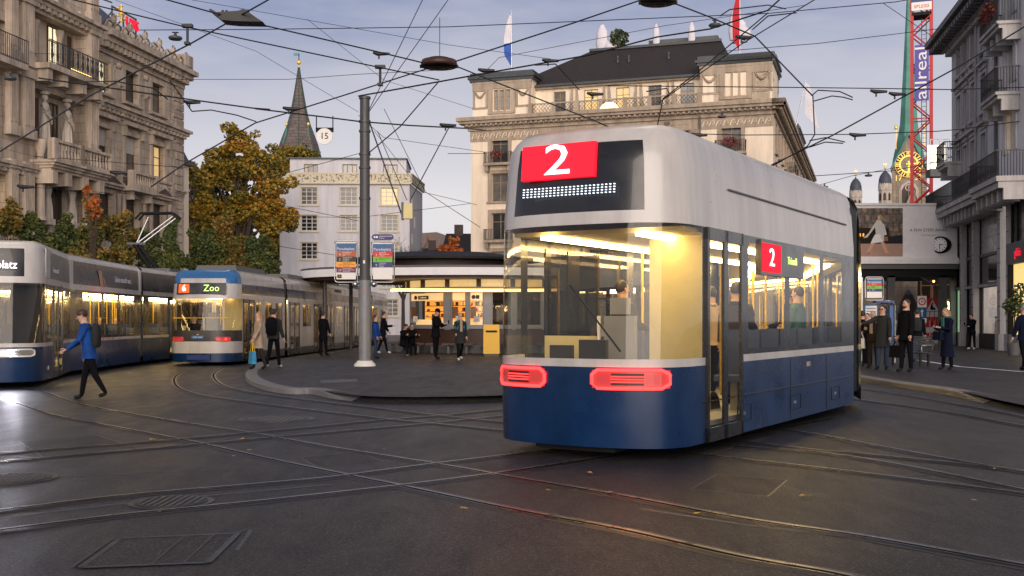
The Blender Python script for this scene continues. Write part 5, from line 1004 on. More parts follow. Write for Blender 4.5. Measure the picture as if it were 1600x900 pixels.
sm = [(8, 300, [(6, 345, 26, 36), (0, 395, 30, 30)], 'leaf_mixed', 'small yellow tinged tree at the left edge before the bank'), (52, 322, [(48, 350, 20, 26), (60, 385, 32, 34)], 'leaf_green', 'small dark green tree before the bank, second from the left edge'), (104, 330, [(98, 360, 26, 28), (110, 395, 34, 30)], 'leaf_green', 'small green tree before the bank, below the lower caryatids'),
      (142, 302, [(142, 335, 18, 26), (135, 375, 32, 34), (150, 405, 34, 24)], 'leaf_mixed', 'small tree with an orange top before the bank'), (186, 322, [(182, 350, 22, 28), (190, 392, 34, 34)], 'leaf_mixed', 'small olive tree before the bank, right of the one with the orange top'), (228, 352, [(225, 385, 26, 28), (235, 410, 30, 20)], 'leaf_green', 'low green tree behind the pantograph arm'),
      (268, 335, [(266, 365, 15, 34), (268, 405, 20, 28)], 'leaf_green', 'slim dark tree at the far corner of the bank'), (318, 350, [(316, 385, 26, 32), (308, 415, 26, 24)], 'leaf_green', 'small dark tree behind the blue roofed tram, left of the yellow green one'), (352, 335, [(350, 362, 22, 26), (358, 398, 34, 34)], 'leaf_mixed', 'small yellow green tree behind the blue roofed tram'), (405, 362, [(402, 392, 26, 28), (412, 415, 28, 18)], 'leaf_green', 'low bushy tree beside the lilac house corner')]
for i, (px, pt, bl, lf, lab) in enumerate(sm): tree(px, pt, 53 + 1.2 * (i % 3) + (8 if i > 6 else 0), lab, lf, bl, 4600, .14, seed=20 + i, trunk=.09, group='small trees in front of the bank')
tree(148, 300, 52.4, 'thin sapling with flame orange leaves before the lower caryatids', 'leaf_orange', [(136, 300, 5, 12), (144, 318, 10, 16), (150, 335, 9, 12), (66, 385, 4, 4)], 520, .17, seed=44, trunk=.05)
tree(706, 365, 72, 'flame orange maple behind the kiosk roof', 'leaf_orange', [(708, 380, 10, 14), (700, 392, 16, 12), (716, 398, 14, 12)], 1300, .17, seed=51, trunk=.1)
def bare(px, top, Y, lab, seed):
    rn = random.Random(seed); b0 = P(px, 500, Y); t = thing('bare_tree', lab, 'tree', (b0.x, b0.y, 0)); hh = H + (HY - top) * Y / F; q = MB(); q.tube([(0, 0, 0), (0, 0, hh * .45)], [.16, .11], 'bark', 7); q.build('trunk', t); q = MB()
    def br(p, d, L, r, k):
        e_ = p + d * L; m_ = p + d * L * .5 + Vector((rn.gauss(0, .04), rn.gauss(0, .04), .05)) * L; q.tube([p, m_, e_], [r, r * .8, r * .55], 'bark', 4, False)
        if k: 
            for _ in range(3): d2 = (d + Vector((rn.gauss(0, .5), rn.gauss(0, .5), rn.gauss(.15, .3)))).normalized(); br(p + (e_ - p) * rn.uniform(.55, 1), d2, L * .68, r * .55, k - 1)
    for _ in range(5): br(Vector((0, 0, hh * rn.uniform(.3, .45))), Vector((rn.gauss(0, .5), rn.gauss(0, .5), 1)).normalized(), hh * .22, .06, 4)
    q.build('branch', t)
bare(630, 345, 80, 'bare leafless tree in front of the lilac house wall, left one', 3); bare(652, 352, 78, 'bare leafless tree at the right corner of the lilac house', 9)

# ================================================================ KIOSK
kx, ky = -2.2, 50.3; kq = thing('kiosk', 'oval tram stop kiosk with glowing windows under a white rimmed flat roof', 'kiosk', (kx, ky, KH)); NE = 72
def ell(a, b, cx=0, cy=0, n=NE): return [(cx + a * math.cos(2 * math.pi * i / n), cy + b * math.sin(2 * math.pi * i / n)) for i in range(n)]
def oval(q, a, b, z0, z1, m, cx=0, cy=0, smooth=True, a1=None, b1=None):
    e0 = ell(a, b, cx, cy); e1 = ell(a1 or a, b1 or b, cx, cy); vs = [(x, y, z0) for x, y in e0] + [(x, y, z1) for x, y in e1]; q.add(vs, [(i, (i + 1) % NE, (i + 1) % NE + NE, i + NE) for i in range(NE)], m, smooth); q.add(vs, [tuple(range(NE - 1, -1, -1)), tuple(range(NE, 2 * NE))], m)
q = MB(); oval(q, 7.6, 5.3, 3.30, 3.62, 'white_matte'); oval(q, 7.5, 5.2, 3.62, 3.72, 'grey_dark'); q.build('roof_rim', kq)
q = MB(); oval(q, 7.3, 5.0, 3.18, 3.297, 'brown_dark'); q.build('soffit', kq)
q = MB(); oval(q, 3.2, 2.4, 3.72, 4.1, 'brown_dark', -1.1, 0); oval(q, 4.6, 3.5, 4.1, 4.2, 'black', -1.1, 0); oval(q, 4.4, 3.3, 4.2, 4.5, 'black', -1.1, 0, a1=2.6, b1=1.8); q.build('upper_roof', kq)
wa, wb, wcx = 4.3, 3.6, 1.5
def ept(px, a=wa, b=wb):   # front intersection of the view ray with the wall ellipse
    k_ = (px - CX) / F; X0, Y0 = kx + wcx, ky; A = k_ * k_ / a ** 2 + 1 / b ** 2; B = -2 * (k_ * X0 / a ** 2 + Y0 / b ** 2); Cc = X0 ** 2 / a ** 2 + Y0 ** 2 / b ** 2 - 1; D_ = B * B - 4 * A * Cc
    Y = (-B - math.sqrt(max(0, D_))) / (2 * A); return Vector((k_ * Y - kx, Y - ky, 0))
segs = [(641, 695, 1), (695, 705, 0), (705, 729, 1), (729, 733, 0), (733, 756, 1), (756, 768, 0), (768, 800, 1), (800, 806, 0), (806, 846, 1), (846, 856, 0), (856, 900, 1)]
for a, b, kind in segs:
    p0, p1 = ept(a), ept(b); qs = MB()
    if kind == 0: d = (p1 - p0).normalized(); n_ = Vector((d.y, -d.x, 0)); c = [p0 + n_ * .06, p1 + n_ * .06, p1 - n_ * .15, p0 - n_ * .15]; qs.slab([(v.x, v.y) for v in c], 1.0, 2.72, 'pole_grey'); qs.build('pier', kq)
    else:
        q = MB(); q.add([(p0.x, p0.y, 1.22), (p1.x, p1.y, 1.22), (p1.x, p1.y, 2.62), (p0.x, p0.y, 2.62)], [(0, 1, 2, 3)], 'clear_glass'); wnd = q.build('window', kq); d = (p1 - p0); L_ = d.length; d.normalize(); ang = math.atan2(d.y, d.x)
        q = MB(); q.T = Matrix.Translation(p0) @ Matrix.Rotation(ang, 4, 'Z')
        for z0_, z1_ in ((1.14, 1.22), (2.62, 2.7)): q.box(0, L_, -.04, .05, z0_, z1_, 'pole_grey')
        for x in (0, L_ - .05): q.box(x, x + .05, -.04, .05, 1.22, 2.62, 'pole_grey')
        q.build('frame', wnd)
        q = MB(); q.T = Matrix.Translation(p0) @ Matrix.Rotation(ang, 4, 'Z'); hot = a < 760; q.box(-.1, L_ + .1, 1.0, 1.05, 1.1, 2.7, 'kiosk_glow' if hot else 'brown_dark'); q.box(0, L_, .35, .6, 1.1, 1.45, 'kiosk_warm_wall' if hot else 'cloth_brown'); q.box(0, L_, .02, .05, 2.28, 2.6, 'kiosk_warm_wall' if hot else 'cloth_brown')
        if hot:
            for j in range(4): q.box(.1, L_ - .1, .85, 1.0, 1.55 + j * .25, 1.58 + j * .25, 'wood')
            rr_ = random.Random(int(a))
            for j in range(26): x = rr_.uniform(.1, L_ - .12); z_ = 1.58 + .25 * rr_.randrange(3); q.box(x, x + .07, .84, .95, z_, z_ + rr_.uniform(.08, .18), rr_.choice(['wood', 'white', 'red', 'brown_dark', 'shop_glow']))
            q.box(.06, .3, .03, .06, 1.5, 2.0, 'wood'); q.box(.2, .45, .0, .03, 1.35, 1.6, 'white_matte')
        q.build('interior', wnd)
        if a in (641, 733): q = MB(); q.T = Matrix.Translation(p0) @ Matrix.Rotation(ang, 4, 'Z'); disc(q, .09, -.03, -.01, 'dark_face', 16, .38 if a == 641 else .2, 2.42); (q.box(.55, 1.2, -.03, -.01, 2.34, 2.5, 'dark_face'), q.text('Confiserie', .1, 'kiosk_warm_wall', .87, -.035, 2.42, ex=.002)) if a == 641 else q.box(.3, .45, -.03, -.01, 2.34, 2.5, 'dark_face'); q.build('decal', wnd)
q = MB(); oval(q, wa + .05, wb + .05, 2.7, 2.86, 'pole_grey', wcx); oval(q, wa + .04, wb + .04, .0, .35, 'grey_dark', wcx); oval(q, wa + .02, wb + .02, .35, 1.12, 'brown_dark', wcx); oval(q, wa + .1, wb + .1, 1.05, 1.15, 'pole_grey', wcx); q.build('wall', kq)
q = MB(); oval(q, wa - .1, wb - .1, 2.86, 3.18, 'pane_warm', wcx); q.build('clerestory', kq)
for i in range(0, NE, 4): q = MB(); t_ = 2 * math.pi * i / NE; x, y = wcx + (wa - .08) * math.cos(t_), (wb - .08) * math.sin(t_); q.box(x - .1, x + .1, y - .1, y + .1, 2.86, 3.18, 'brown_dark'); q.build('mullion', kq)
q = MB(); e_ = [(wcx + (wa + .55) * math.cos(R(a)), (wb + .5) * math.sin(R(a)), 2.74 + .05 * math.cos(R(a * 2))) for a in range(178, 364, 4)]; q.tube(e_, .06, 'light_cove', 8); q.build('cove_light', kq)
for a in range(185, 360, 10): q = MB(); x, y = wcx + (wa + .5) * math.cos(R(a)), (wb + .5) * math.sin(R(a)); q.box(x - .28, x + .28, y - .2, y + .2, .36, .44, 'brown_dark'); q.box(x - .05, x + .05, y - .05, y + .05, 0, .36, 'grey_dark'); q.build('bench_seat', kq)
for x, y in ((-6.2, -1.5), (-5.6, 2.4), (-6.8, .5)): q = MB(); q.tube([(x, y, 0), (x, y, 3.2)], .09, 'pole_dark', 10); q.build('column', kq)
p = P(768, 553, 43); t = thing('mail_box', 'yellow letter box standing before the kiosk beside the moving tram', 'mail box', (p.x, 43, KH)); q = MB(); q.box(-.32, .32, -.2, .2, .1, 1.25, 'yellow', .01); q.build('body', t); q = MB(); q.box(-.22, .22, -.23, -.2, .95, 1.02, 'black'); q.build('slot', t); q = MB(); q.box(-.28, .28, -.16, .16, 0, .1, 'grey_dark'); q.build('foot', t)

# ================================================================ MAST, SIGNS
pm = G(570, 572, KH); s_ = F / pm.y; mz = lambda py: (HY - py) / s_ + H - KH
ms = thing('mast', 'tall steel catenary mast with a white foot in front of the kiosk', 'mast', tuple(pm))
q = MB(); q.tube([(0, 0, mz(435)), (0, 0, mz(152))], [.165, .15], 'pole_dark', 20); q.build('upper_pole', ms); q = MB(); q.tube([(0, 0, .1), (0, 0, mz(435))], .19, 'pole_grey', 24); q.build('lower_pole', ms)
q = MB(); q.lathe([(.34, 0), (.33, .06), (.22, .17)], 'white', 24); q.build('foot', ms)
for py in (153, 190, 205, 241, 262, 310, 436): q = MB(); q.lathe([(.195 if py > 430 else .182, -.035), (.195 if py > 430 else .182, .035)], 'pole_dark', 20, (0, 0, mz(py))); q.build('clamp', ms)
for s2 in (-1, 1): q = MB(); q.ball((s2 * .29, -.05, mz(444)), .1, .1, .1, 'steel', 12, 8); q.tube([(0, 0, mz(440)), (s2 * .29, -.03, mz(441))], .03, 'steel', 6); q.build('sensor', ms)
q = MB(); q.box(-.03, .03, -.17, -.16, mz(412), mz(407), 'white'); disc(q, .025, -.2, -.185, 'red', 12, 0, mz(454)); q.build('sticker', ms)
def stop_sign(px0, px1, py0, py1, Y, lab, lines, arm=0, base=None, extra=None):
    s_ = F / Y; w_ = (px1 - px0) / s_; h_ = (py1 - py0) / s_; c = P((px0 + px1) / 2, py1, Y); t = thing('stop_sign', lab, 'sign', tuple(c)); q = MB(); r = .09 * w_ / .7; hw = w_ / 2
    out_ = [(-hw + r * (1 - math.cos(R(a))), r * (1 - math.sin(R(a)))) for a in (0, 30, 60, 90)] + [(hw - r * (1 - math.cos(R(a))), r * (1 - math.sin(R(a)))) for a in (90, 60, 30, 0)] + [(hw - r * (1 - math.cos(R(a))), h_ - r * (1 - math.sin(R(a)))) for a in (0, 30, 60, 90)] + [(-hw + r * (1 - math.cos(R(a))), h_ - r * (1 - math.sin(R(a)))) for a in (90, 60, 30, 0)]
    q.tube([(x, 0, z_) for x, z_ in out_ + out_[:1]], .022 * w_ / .7, 'steel', 8); q.build('frame', t)
    q = MB(); m_ = .055 * w_ / .7; q.box(-hw + m_, hw - m_, -.02, .02, m_ * 1.6, h_ - m_, 'white'); q.build('board', t)
    q = MB(); zt = h_ - m_ * 1.5; hb = (h_ - m_ * 3) * .215; q.box(-hw + m_, hw - m_, -.03, -.0201, zt - hb, zt, 'blue_sign'); q.text('Paradeplatz', .115 * w_ / .7, 'white', -hw + m_ + .02, -.031, zt - hb * .72, align='LEFT', ex=.002); zt -= hb; hl = (h_ - m_ * 3) * .148
    for num, m, tx in lines:
        fg = 'white' if m not in ('orange_line', 'green_line') else 'black'; q.box(-hw + m_, hw - m_, -.03, -.0201, zt - hl, zt - .003, m); q.text(num, hl * .62, fg, -hw + m_ + w_ * .15, -.031, zt - hl * .62, ex=.002)
        for k_, l_ in enumerate(tx): q.text(l_, hl * .3, fg, -hw + m_ + w_ * .27, -.031, zt - hl * (.22 + .3 * k_), align='LEFT', ex=.002)
        zt -= hl
    if extra == 'logo': q.box(-hw + m_ + .03, -hw + m_ + .16, -.03, -.0201, m_ * 1.6 + .04, m_ * 1.6 + .15, 'black'); q.text('N', .07, 'yellow', -hw + m_ + .095, -.031, m_ * 1.6 + .095, ex=.002)
    q.build('line_panel', t)
    if arm: q = MB(); [q.tube([(0, .03, z_), (arm, .03, z_)], .014, 'steel', 6) for z_ in (h_ * .2, h_ * .8)]; q.build('arm', t)
    if base: q = MB(); q.tube([(base, .05, h_), (base, .05, -(c.z - KH))], .045, 'steel', 8); q.build('post', t)
    return t
stop_sign(523, 559, 376, 441, pm.y, 'tram stop panel on the mast listing lines 6, 7, 13 and 17', [('6', 'rust_line', ['Hauptbahnhof', 'Universität', 'Zoo']), ('7', 'black_line', ['Hauptbahnhof', 'Milchbuck', 'Stettbach']), ('13', 'orange_line', ['Hauptbahnhof', 'Escher-Wyss-Platz', 'Frankental']), ('17', 'plum_line', ['Hauptbahnhof', 'Escher-Wyss-Platz', 'Werdhölzli'])], arm=.42, extra='logo')
stop_sign(580, 616, 377, 441, pm.y, 'tram stop panel on the mast listing lines 2, 8 and 9 above blank rows', [('2', 'red_line', ['Stauffacher', 'Albisriederplatz', 'Schlieren']), ('8', 'green_line', ['Bahnhof Wiedikon', 'Hardturm']), ('9', 'indigo_line', ['Stauffacher', 'Heuried', 'Triemli'])], arm=-.42)
p = P(598, 370.5, pm.y); t = thing('name_plate', 'dark blue rounded plate above the lines 2, 8 and 9 panel', 'sign', tuple(p)); q = MB(); q.prism([(-.25 + .09 * math.cos(R(a)), .09 * math.sin(R(a))) for a in range(90, 271, 30)] + [(.25 + .09 * math.cos(R(a)), .09 * math.sin(R(a))) for a in range(-90, 91, 30)], -.02, .02, 'indigo_line'); q.build('board', t); q = MB(); q.text('VERKEHRSBETRIEBE', .048, 'white', -.12, -.024, .022, align='LEFT', ex=.002); q.text('ZÜRICH', .048, 'white', -.12, -.024, -.035, align='LEFT', ex=.002); disc(q, .035, -.024, -.021, 'white', 12, -.18, 0); disc(q, .03, -.024, -.021, 'white', 12, -.25, 0); q.build('lettering', t); q = MB(); q.tube([(-.1, .03, 0), (-.4, .03, 0)], .012, 'steel', 6); q.build('arm', t)
stop_sign(1352, 1380, 433, 469, 38, 'tram stop panel for lines 2, 8 and 9 on the right hand platform', [('2', 'red_line', ['Bellevue', 'Tiefenbrunnen']), ('8', 'green_line', ['Bellevue', 'Klusplatz']), ('9', 'indigo_line', ['Bellevue', 'Hirzenbach'])], base=-.42)
# round 15 sign hanging from the span wire
p = P(507, 213, 33); s_ = F / 33; t = thing('speed_sign', 'round white 15 sign hanging from the span wire', 'sign', tuple(p)); q = MB(); disc(q, .245, -.02, .02, 'white', 32); q.text('15', .27, 'black', 0, -.025, 0, ex=.004); q.build('disc', t); q = MB(); q.box(-.27, .27, .021, .05, .13, .27, 'black'); [q.box(x - .015, x + .015, .021, .045, .2, .62, 'black') for x in (-.25, .25)]; q.build('bracket', t)
# transformer box hung on rods
Yb = 34; s_ = F / Yb; p = P(637, 330, Yb); t = thing('junction_box', 'beige junction box slung on rods between the mast and the span wires', 'box', tuple(p)); q = MB(); q.box(-.13, .16, -.1, .12, -.24, .24, 'interior_cream', .01); q.build('body', t); q = MB(); q.box(-.19, -.13, -.12, .12, -.27, .27, 'pole_dark'); q.build('back_plate', t)
q = MB()
for (a, b), (c, d), r in (((-60, -140), (-7, 12), .022), ((-47, -125), (-1, -17), .012), ((64, -130), (4, -17), .018)): q.tube([(a / s_, 0, -b / s_), (c / s_, 0, -d / s_)], r, 'wire', 6)
q.build('rod', t)
# shelter frame, timetable, bench on the right platform
Yq = 36.5; s_ = F / Yq; p = P(1392, 500, Yq); t = thing('ticket_stand', 'blue and steel ticket stand with a small curved canopy on the right platform', 'ticket stand', (p.x, Yq, KH)); zz = lambda py: H + (HY - py) / s_ - KH
q = MB(); q.tube([(.13, 0, 0), (.13, 0, zz(478)), (.08, 0, zz(472)), (-.05, 0, zz(470)), (-.5, 0, zz(471))], .028, 'steel', 8); q.tube([(-.03, .2, 0), (-.03, .2, zz(480)), (-.1, .2, zz(475)), (-.5, .2, zz(474))], .028, 'steel', 8); q.build('frame', t)
q = MB(); q.box(-.03, .11, .02, .18, .3, zz(478), 'blue_sign'); q.build('panel', t); q = MB(); q.box(-.52, .1, -.05, .3, zz(473), zz(470), 'navy'); q.build('canopy', t)
p = P(1361, 500, 39); t = thing('timetable_board', 'blue framed timetable board behind the waiting people', 'notice board', (p.x, 39, KH)); q = MB(); q.box(-.25, .25, 0, .06, .9, 2.0, 'blue_sign'); [q.box(x - .03, x + .03, 0, .06, 0, .9, 'pole_grey') for x in (-.2, .2)]; q.build('frame', t); q = MB(); q.box(-.2, .2, -.01, 0, .97, 1.94, 'white'); [q.box(-.17, .17, -.014, -.01, 1.02 + j * .1, 1.06 + j * .1, 'interior_grey') for j in range(9)]; q.build('sheet', t)
def bench(x, y, rz, lab):
    t = thing('bench', lab, 'bench', (x, y, KH), rz); L_ = 1.7
    q = MB()
    for i in range(6): a = i * .075; q.box(-L_ / 2, L_ / 2, -.42 + a, -.37 + a, .43 - .008 * i, .455 - .008 * i, 'grey_dark')
    q.build('seat', t); q = MB()
    for i in range(6): q.box(-L_ / 2, L_ / 2, .02 + i * .03, .045 + i * .03, .5 + i * .075, .55 + i * .075, 'grey_dark')
    q.build('backrest', t)
    for x_ in (-L_ / 2 + .15, L_ / 2 - .15): q = MB(); q.box(x_ - .03, x_ + .03, -.35, -.29, 0, .43, 'iron'); q.box(x_ - .03, x_ + .03, .0, .06, 0, .45, 'iron'); q.tube([(x_, .03, .4), (x_, .19, .97)], .02, 'iron', 6); q.build('leg', t)
    for x_ in (-L_ / 2 + .03, L_ / 2 - .03): q = MB(); q.tube([(x_, -.4, .43), (x_, -.42, .62), (x_, -.38, .66), (x_, .1, .66)], .018, 'steel', 6); q.build('armrest', t)
b_ = G(1432, 572, KH); bench(b_.x - .1, b_.y + .3, R(-62), 'slatted grey bench with steel armrests beside the man in black')
p = P(1390, 565, 35.8); 
# ================================================================ TRAMS
def sq(a, e_): return math.copysign(abs(a) ** e_, a)
def tram_body(root, O, ang, mods, st):
    """mods: (length, heading change, nose?, [side cells]) ; st: style dict"""
    pos = Vector((O[0], O[1], 0)); a = ang; hwid = st['w'] / 2; lv = st['lv']; nlv = len(lv); NL = st.get('nose', 1.0)
    for mi_, (L, da, nose, cells, opt) in enumerate(mods):
        a += da; T = Matrix.Translation(pos) @ Matrix.Rotation(R(a), 4, 'Z')
        xs = [NL if nose else 0.0]; types = []
        x = xs[0]
        tot = sum(c[1] for c in cells); k_ = (L - x) / tot
        for ty, w_ in cells: x += w_ * k_; xs.append(x); types.append(ty)
        # outline right side far->near, nose, left near->far
        pts = [(x_, -hwid, 0) for x_ in reversed(xs)]; seg = list(reversed([(t_, 's') for t_ in types]))
        if nose:
            n = 14
            for i in range(1, n):
                t_ = -math.pi / 2 + math.pi * i / n; pts.append((NL * (1 - abs(math.cos(t_)) ** .62), hwid * sq(math.sin(t_), .62 * 1.25), 1 - abs(math.sin(t_)) ** 3)); 
            ys = [abs(p[1]) for p in pts[-(n - 1):]]
            for i in range(n): ya = (pts[len(xs) - 1 + i][1]); yb_ = pts[len(xs) + i][1] if i < n - 1 else hwid; seg.append(('n' if abs((ya + yb_) / 2) < hwid * .7 else 'c', 'n'))
        else: seg.append(('x', 'n'))
        pts += [(x_, hwid, 0) for x_ in xs]; seg += [(t_, 'l') for t_ in types]
        def rake(z): return st['rake'](z)
        def tum(z): return 1 - st['tum'](z)
        def pt(i, z):
            x_, y_, w_ = pts[i]; r = rake(z) if nose and x_ < NL - .001 else 0; return (x_ + r * (.35 + .65 * w_), y_ * tum(z), z)
        q = MB(); q.T = T; gl = MB(); gl.T = T
        panes = []
        for b in range(nlv - 1):
            z0, z1 = lv[b], lv[b + 1]
            for i, (ty, sd) in enumerate(seg):
                if ty == 'x' and not (st.get('closed')): continue
                m = (st['nosem'] if sd == 'n' else st['sidem'])[b]
                if sd == 'n' and ty == 'c' and st.get('cornm'): m = st['cornm'][b]
                if opt.get('ad') and sd != 'n' and b in opt['adb']: m = opt['ad']
                quad = [pt(i + 1, z0), pt(i, z0), pt(i, z1), pt(i + 1, z1)]
                if m == 'GLASS':
                    if ty in 'p': q.add(quad, [(0, 1, 2, 3)], st['frame'], False); continue
                    panes.append((ty, sd, b, quad)); continue
                if ty == 'd' and sd != 'n' and b in st['doorb'] : panes.append(('d', sd, b, quad)); continue
                q.add(quad, [(0, 1, 2, 3)], m, b >= st.get('smooth_from', 99) or sd == 'n')
        top = [pt(i, lv[-1]) for i in range(len(pts))]; q.add(top, [tuple(range(len(top)))], st['roofm'])
        q.weld(); body = q.build('body', root, world=True)
        # nose glass as one windscreen
        ns = [p for p in panes if p[1] == 'n']
        if ns:
            w1 = MB(); w1.T = T
            for p in ns: w1.add(p[3], [(0, 1, 2, 3)], st['wglass'], True)
            w1.weld(); w1.build('windscreen', root, world=True)
        for ty, sd, b, quad in [p for p in panes if p[1] != 'n' and p[0] == 'w']:
            A, B, Cc, D_ = [Vector(v) for v in quad]; fr_ = MB(); fr_.T = T; i_ = .07; u = (B - A).normalized() * i_; v = (D_ - A).normalized() * i_
            ins = [A + u + v, B - u + v, Cc - u - v, D_ + u - v]; fr_.add([A, B, Cc, D_] + ins, [(0, 1, 5, 4), (1, 2, 6, 5), (2, 3, 7, 6), (3, 0, 4, 7)], st['frame']); fo = fr_.build('window', root, world=True)
            g_ = MB(); g_.T = T; g_.add(ins, [(0, 1, 2, 3)], st['sglass']); o = bpy.data.objects.new('pane', None); 
            bpy.data.objects.remove(o); gl_v = g_; inv = root.matrix_basis.inverted(); gl_v.v = [tuple(inv @ Vector(p)) for p in gl_v.v]; gl_v.build('pane', fo)
        # doors: all bands of one cell together
        dcells = {}
        for ty, sd, b, quad in panes:
            if ty == 'd' and sd != 'n': dcells.setdefault((sd, round(quad[0][0], 2)), []).append(quad)
        for key, qs_ in dcells.items():
            z0 = min(v[2] for q_ in qs_ for v in q_); z1 = max(v[2] for q_ in qs_ for v in q_); xa = min(v[0] for q_ in qs_ for v in q_); xb = max(v[0] for q_ in qs_ for v in q_); s = -1 if key[0] == 's' else 1; y = s * hwid
            dm = MB(); dm.T = T; xm = (xa + xb) / 2; dmat = st.get('doorm', 'tram_black')
            for x0_, x1_ in ((xa, xm), (xm, xb)):
                for aa, bb_, c, d in ((x0_, x0_ + .07, z0, z1), (x1_ - .07, x1_, z0, z1), (x0_, x1_, z0, z0 + .16), (x0_, x1_, z1 - .14, z1)): dm.box(aa, bb_, min(y, y + s * .03), max(y, y + s * .03), c, d, dmat)
            do = dm.build('door', root, world=True); g_ = MB(); g_.T = T; g_.quad((xa + .05, y + s * .01, z0 + .1), (xb - .05, y + s * .01, z0 + .1), (xb - .05, y + s * .01, z1 - .1), (xa + .05, y + s * .01, z1 - .1), st['sglass']); inv = root.matrix_basis.inverted(); g_.v = [tuple(inv @ Vector(p)) for p in g_.v]; g_.build('pane', do)
            h_ = MB(); h_.T = T; h_.tube([(xm + .12, y - s * .08, z0 + .5), (xm + .12, y - s * .08, z1 - .4)], .018, 'pole_yellow', 6); h_.build('door_handle', root, world=True)
        # interior
        x0 = 1.5 if nose else .05; wi = hwid - .09; q = MB(); q.T = T; q.box(.5 if nose else .0, L, -wi, wi, .30, .36, 'interior_grey'); q.build('floor', root, world=True)
        q = MB(); q.T = T; q.box(.7 if nose else .0, L, -wi, wi, st['ceil'], st['ceil'] + .05, 'interior_cream'); q.build('ceiling', root, world=True)
        for s in (-1, 1): q = MB(); q.T = T; q.box(st.get('s0', .6) if nose else .1, L - .1, s * .62 - .07, s * .62 + .07, st['ceil'] - .05, st['ceil'] - .005, st.get('strip', 'light_strip')); q.build('light_strip', root, world=True)
        sx = x0 + .6; rn = random.Random(mi_ + 5); dx = [(min(q_[0][0], q_[1][0]), max(q_[0][0], q_[1][0])) for ty, sd, b, q_ in panes if ty == 'd' and sd != 'n']
        while sx < L - .7:
            if not any(a_ - .35 < sx < b_ + .1 for a_, b_ in dx):
                for s in (-1, 1): q = MB(); q.T = T; q.box(sx, sx + .45, s * .85 - .24, s * .85 + .24, .74, .82, 'seat_blue'); q.box(sx + .42, sx + .50, s * .85 - .24, s * .85 + .24, .8, 1.42, 'seat_blue'); q.box(sx + .1, sx + .35, s * .85 - .05, s * .85 + .05, .36, .74, 'interior_grey'); q.tube([(sx + .46, s * .62, 1.38), (sx + .46, s * .62, st['ceil'])], .018, st.get('pole', 'pole_yellow'), 6); q.build('seat', root, world=True)
            sx += .85
        if nose:
            q = MB(); q.T = T; cb = st.get('cab', 'interior_cream'); q.box(1.45, 1.5, -wi, -.35, .36, st['ceil'], cb); q.box(1.45, 1.5, .35, wi, .36, 1.35, cb); q.box(1.45, 1.5, .35, wi, 1.35, st['ceil'] - .2, 'tram_glass_dark'); q.build('cab_wall', root, world=True)
            q = MB(); q.T = T; q.box(.35, .75, -.75, .75, .9, 1.02, 'tram_dark'); q.build('dashboard', root, world=True)
            q = MB(); q.T = T; q.box(.95, 1.35, -.25, .2, .8, .9, 'tram_dark'); q.box(1.28, 1.38, -.22, .18, .85, 1.6, 'interior_grey'); q.box(1.28, 1.36, -.14, .1, 1.62, 1.82, 'interior_grey'); q.tube([(.98, .26, 1.15), (1.3, .26, 1.15), (1.3, .26, 1.6)], .025, 'white', 6); q.build('driver_seat', root, world=True)
        # bogie and under-gear
        q = MB(); q.T = T; q.box(L * .3, L * .72, -.85, .85, .08, .30, 'black')
        for wx_ in (L * .38, L * .62):
            for s in (-1, 1):
                vs_ = MB(); q.T = T @ Matrix.Translation((wx_, s * .5, .3)) @ Matrix.Rotation(R(90), 4, 'X'); q.lathe([(.28, -.06), (.3, -.03), (.3, .06)], 'iron', 18)
        q.build('bogie', root, world=True)
        # bellows to the next module
        if mi_ < len(mods) - 1:
            pn_ = pos + Vector((math.cos(R(a)), math.sin(R(a)), 0)) * (L + .42); T2_ = Matrix.Translation(pn_) @ Matrix.Rotation(R(a + mods[mi_ + 1][1]), 4, 'Z'); q = MB(); rg = []; nb_ = 12
            for i in range(nb_ + 1):
                f_ = i / nb_; w_ = hwid * (.97 if i in (0, nb_) else (.95 if i % 2 else .89)); zt_ = lv[-1] - (.10 if i % 2 else .16)
                for y_, z_ in ((-w_, .3), (w_, .3), (w_, zt_ - .15), (w_ * .9, zt_), (-w_ * .9, zt_), (-w_, zt_ - .15)): rg.append((T @ Vector((L - .04, y_, z_))).lerp(T2_ @ Vector((.04, y_, z_)), f_))
            q.add(rg, [(i * 6 + j, i * 6 + (j + 1) % 6, (i + 1) * 6 + (j + 1) % 6, (i + 1) * 6 + j) for i in range(nb_) for j in range(6)], 'tram_black'); q.build('bellows', root, world=True)
        opt['T'] = T
        pos = pos + Vector((math.cos(R(a)), math.sin(R(a)), 0)) * (L + .42)
rakeF = lambda z: (.10 * max(0, .6 - z) + (0 if z < 1.1 else .045 * (z - 1.1) ** 1.5) + (.10 if z > 3.6 else 0))
tumF = lambda z: (.0 if z < 2.65 else .07 * ((z - 2.65) / .95) ** 2.2)
BL = 'tram_blue'; WH_ = 'tram_white'
flex = dict(w=2.4, lv=[.14, .55, 1.03, 1.12, 2.62, 2.76, 3.30, 3.54, 3.66, 3.73], rake=rakeF, tum=lambda z: tumF(z) + (.10 if z > 3.7 else (.025 if z > 3.6 else 0)), nose=1.0,
            sidem=[BL, BL, WH_, 'GLASS', WH_, WH_, WH_, WH_, WH_], nosem=[BL, BL, WH_, 'GLASS', WH_, 'tram_black', 'tram_black', WH_, WH_], cornm=[BL, BL, WH_, 'GLASS', WH_, WH_, WH_, WH_, WH_],
            doorb=(0, 1, 2, 3), frame='tram_black', sglass='tram_glass', wglass='tram_glass', roofm='white_matte', ceil=2.56, smooth_from=5)
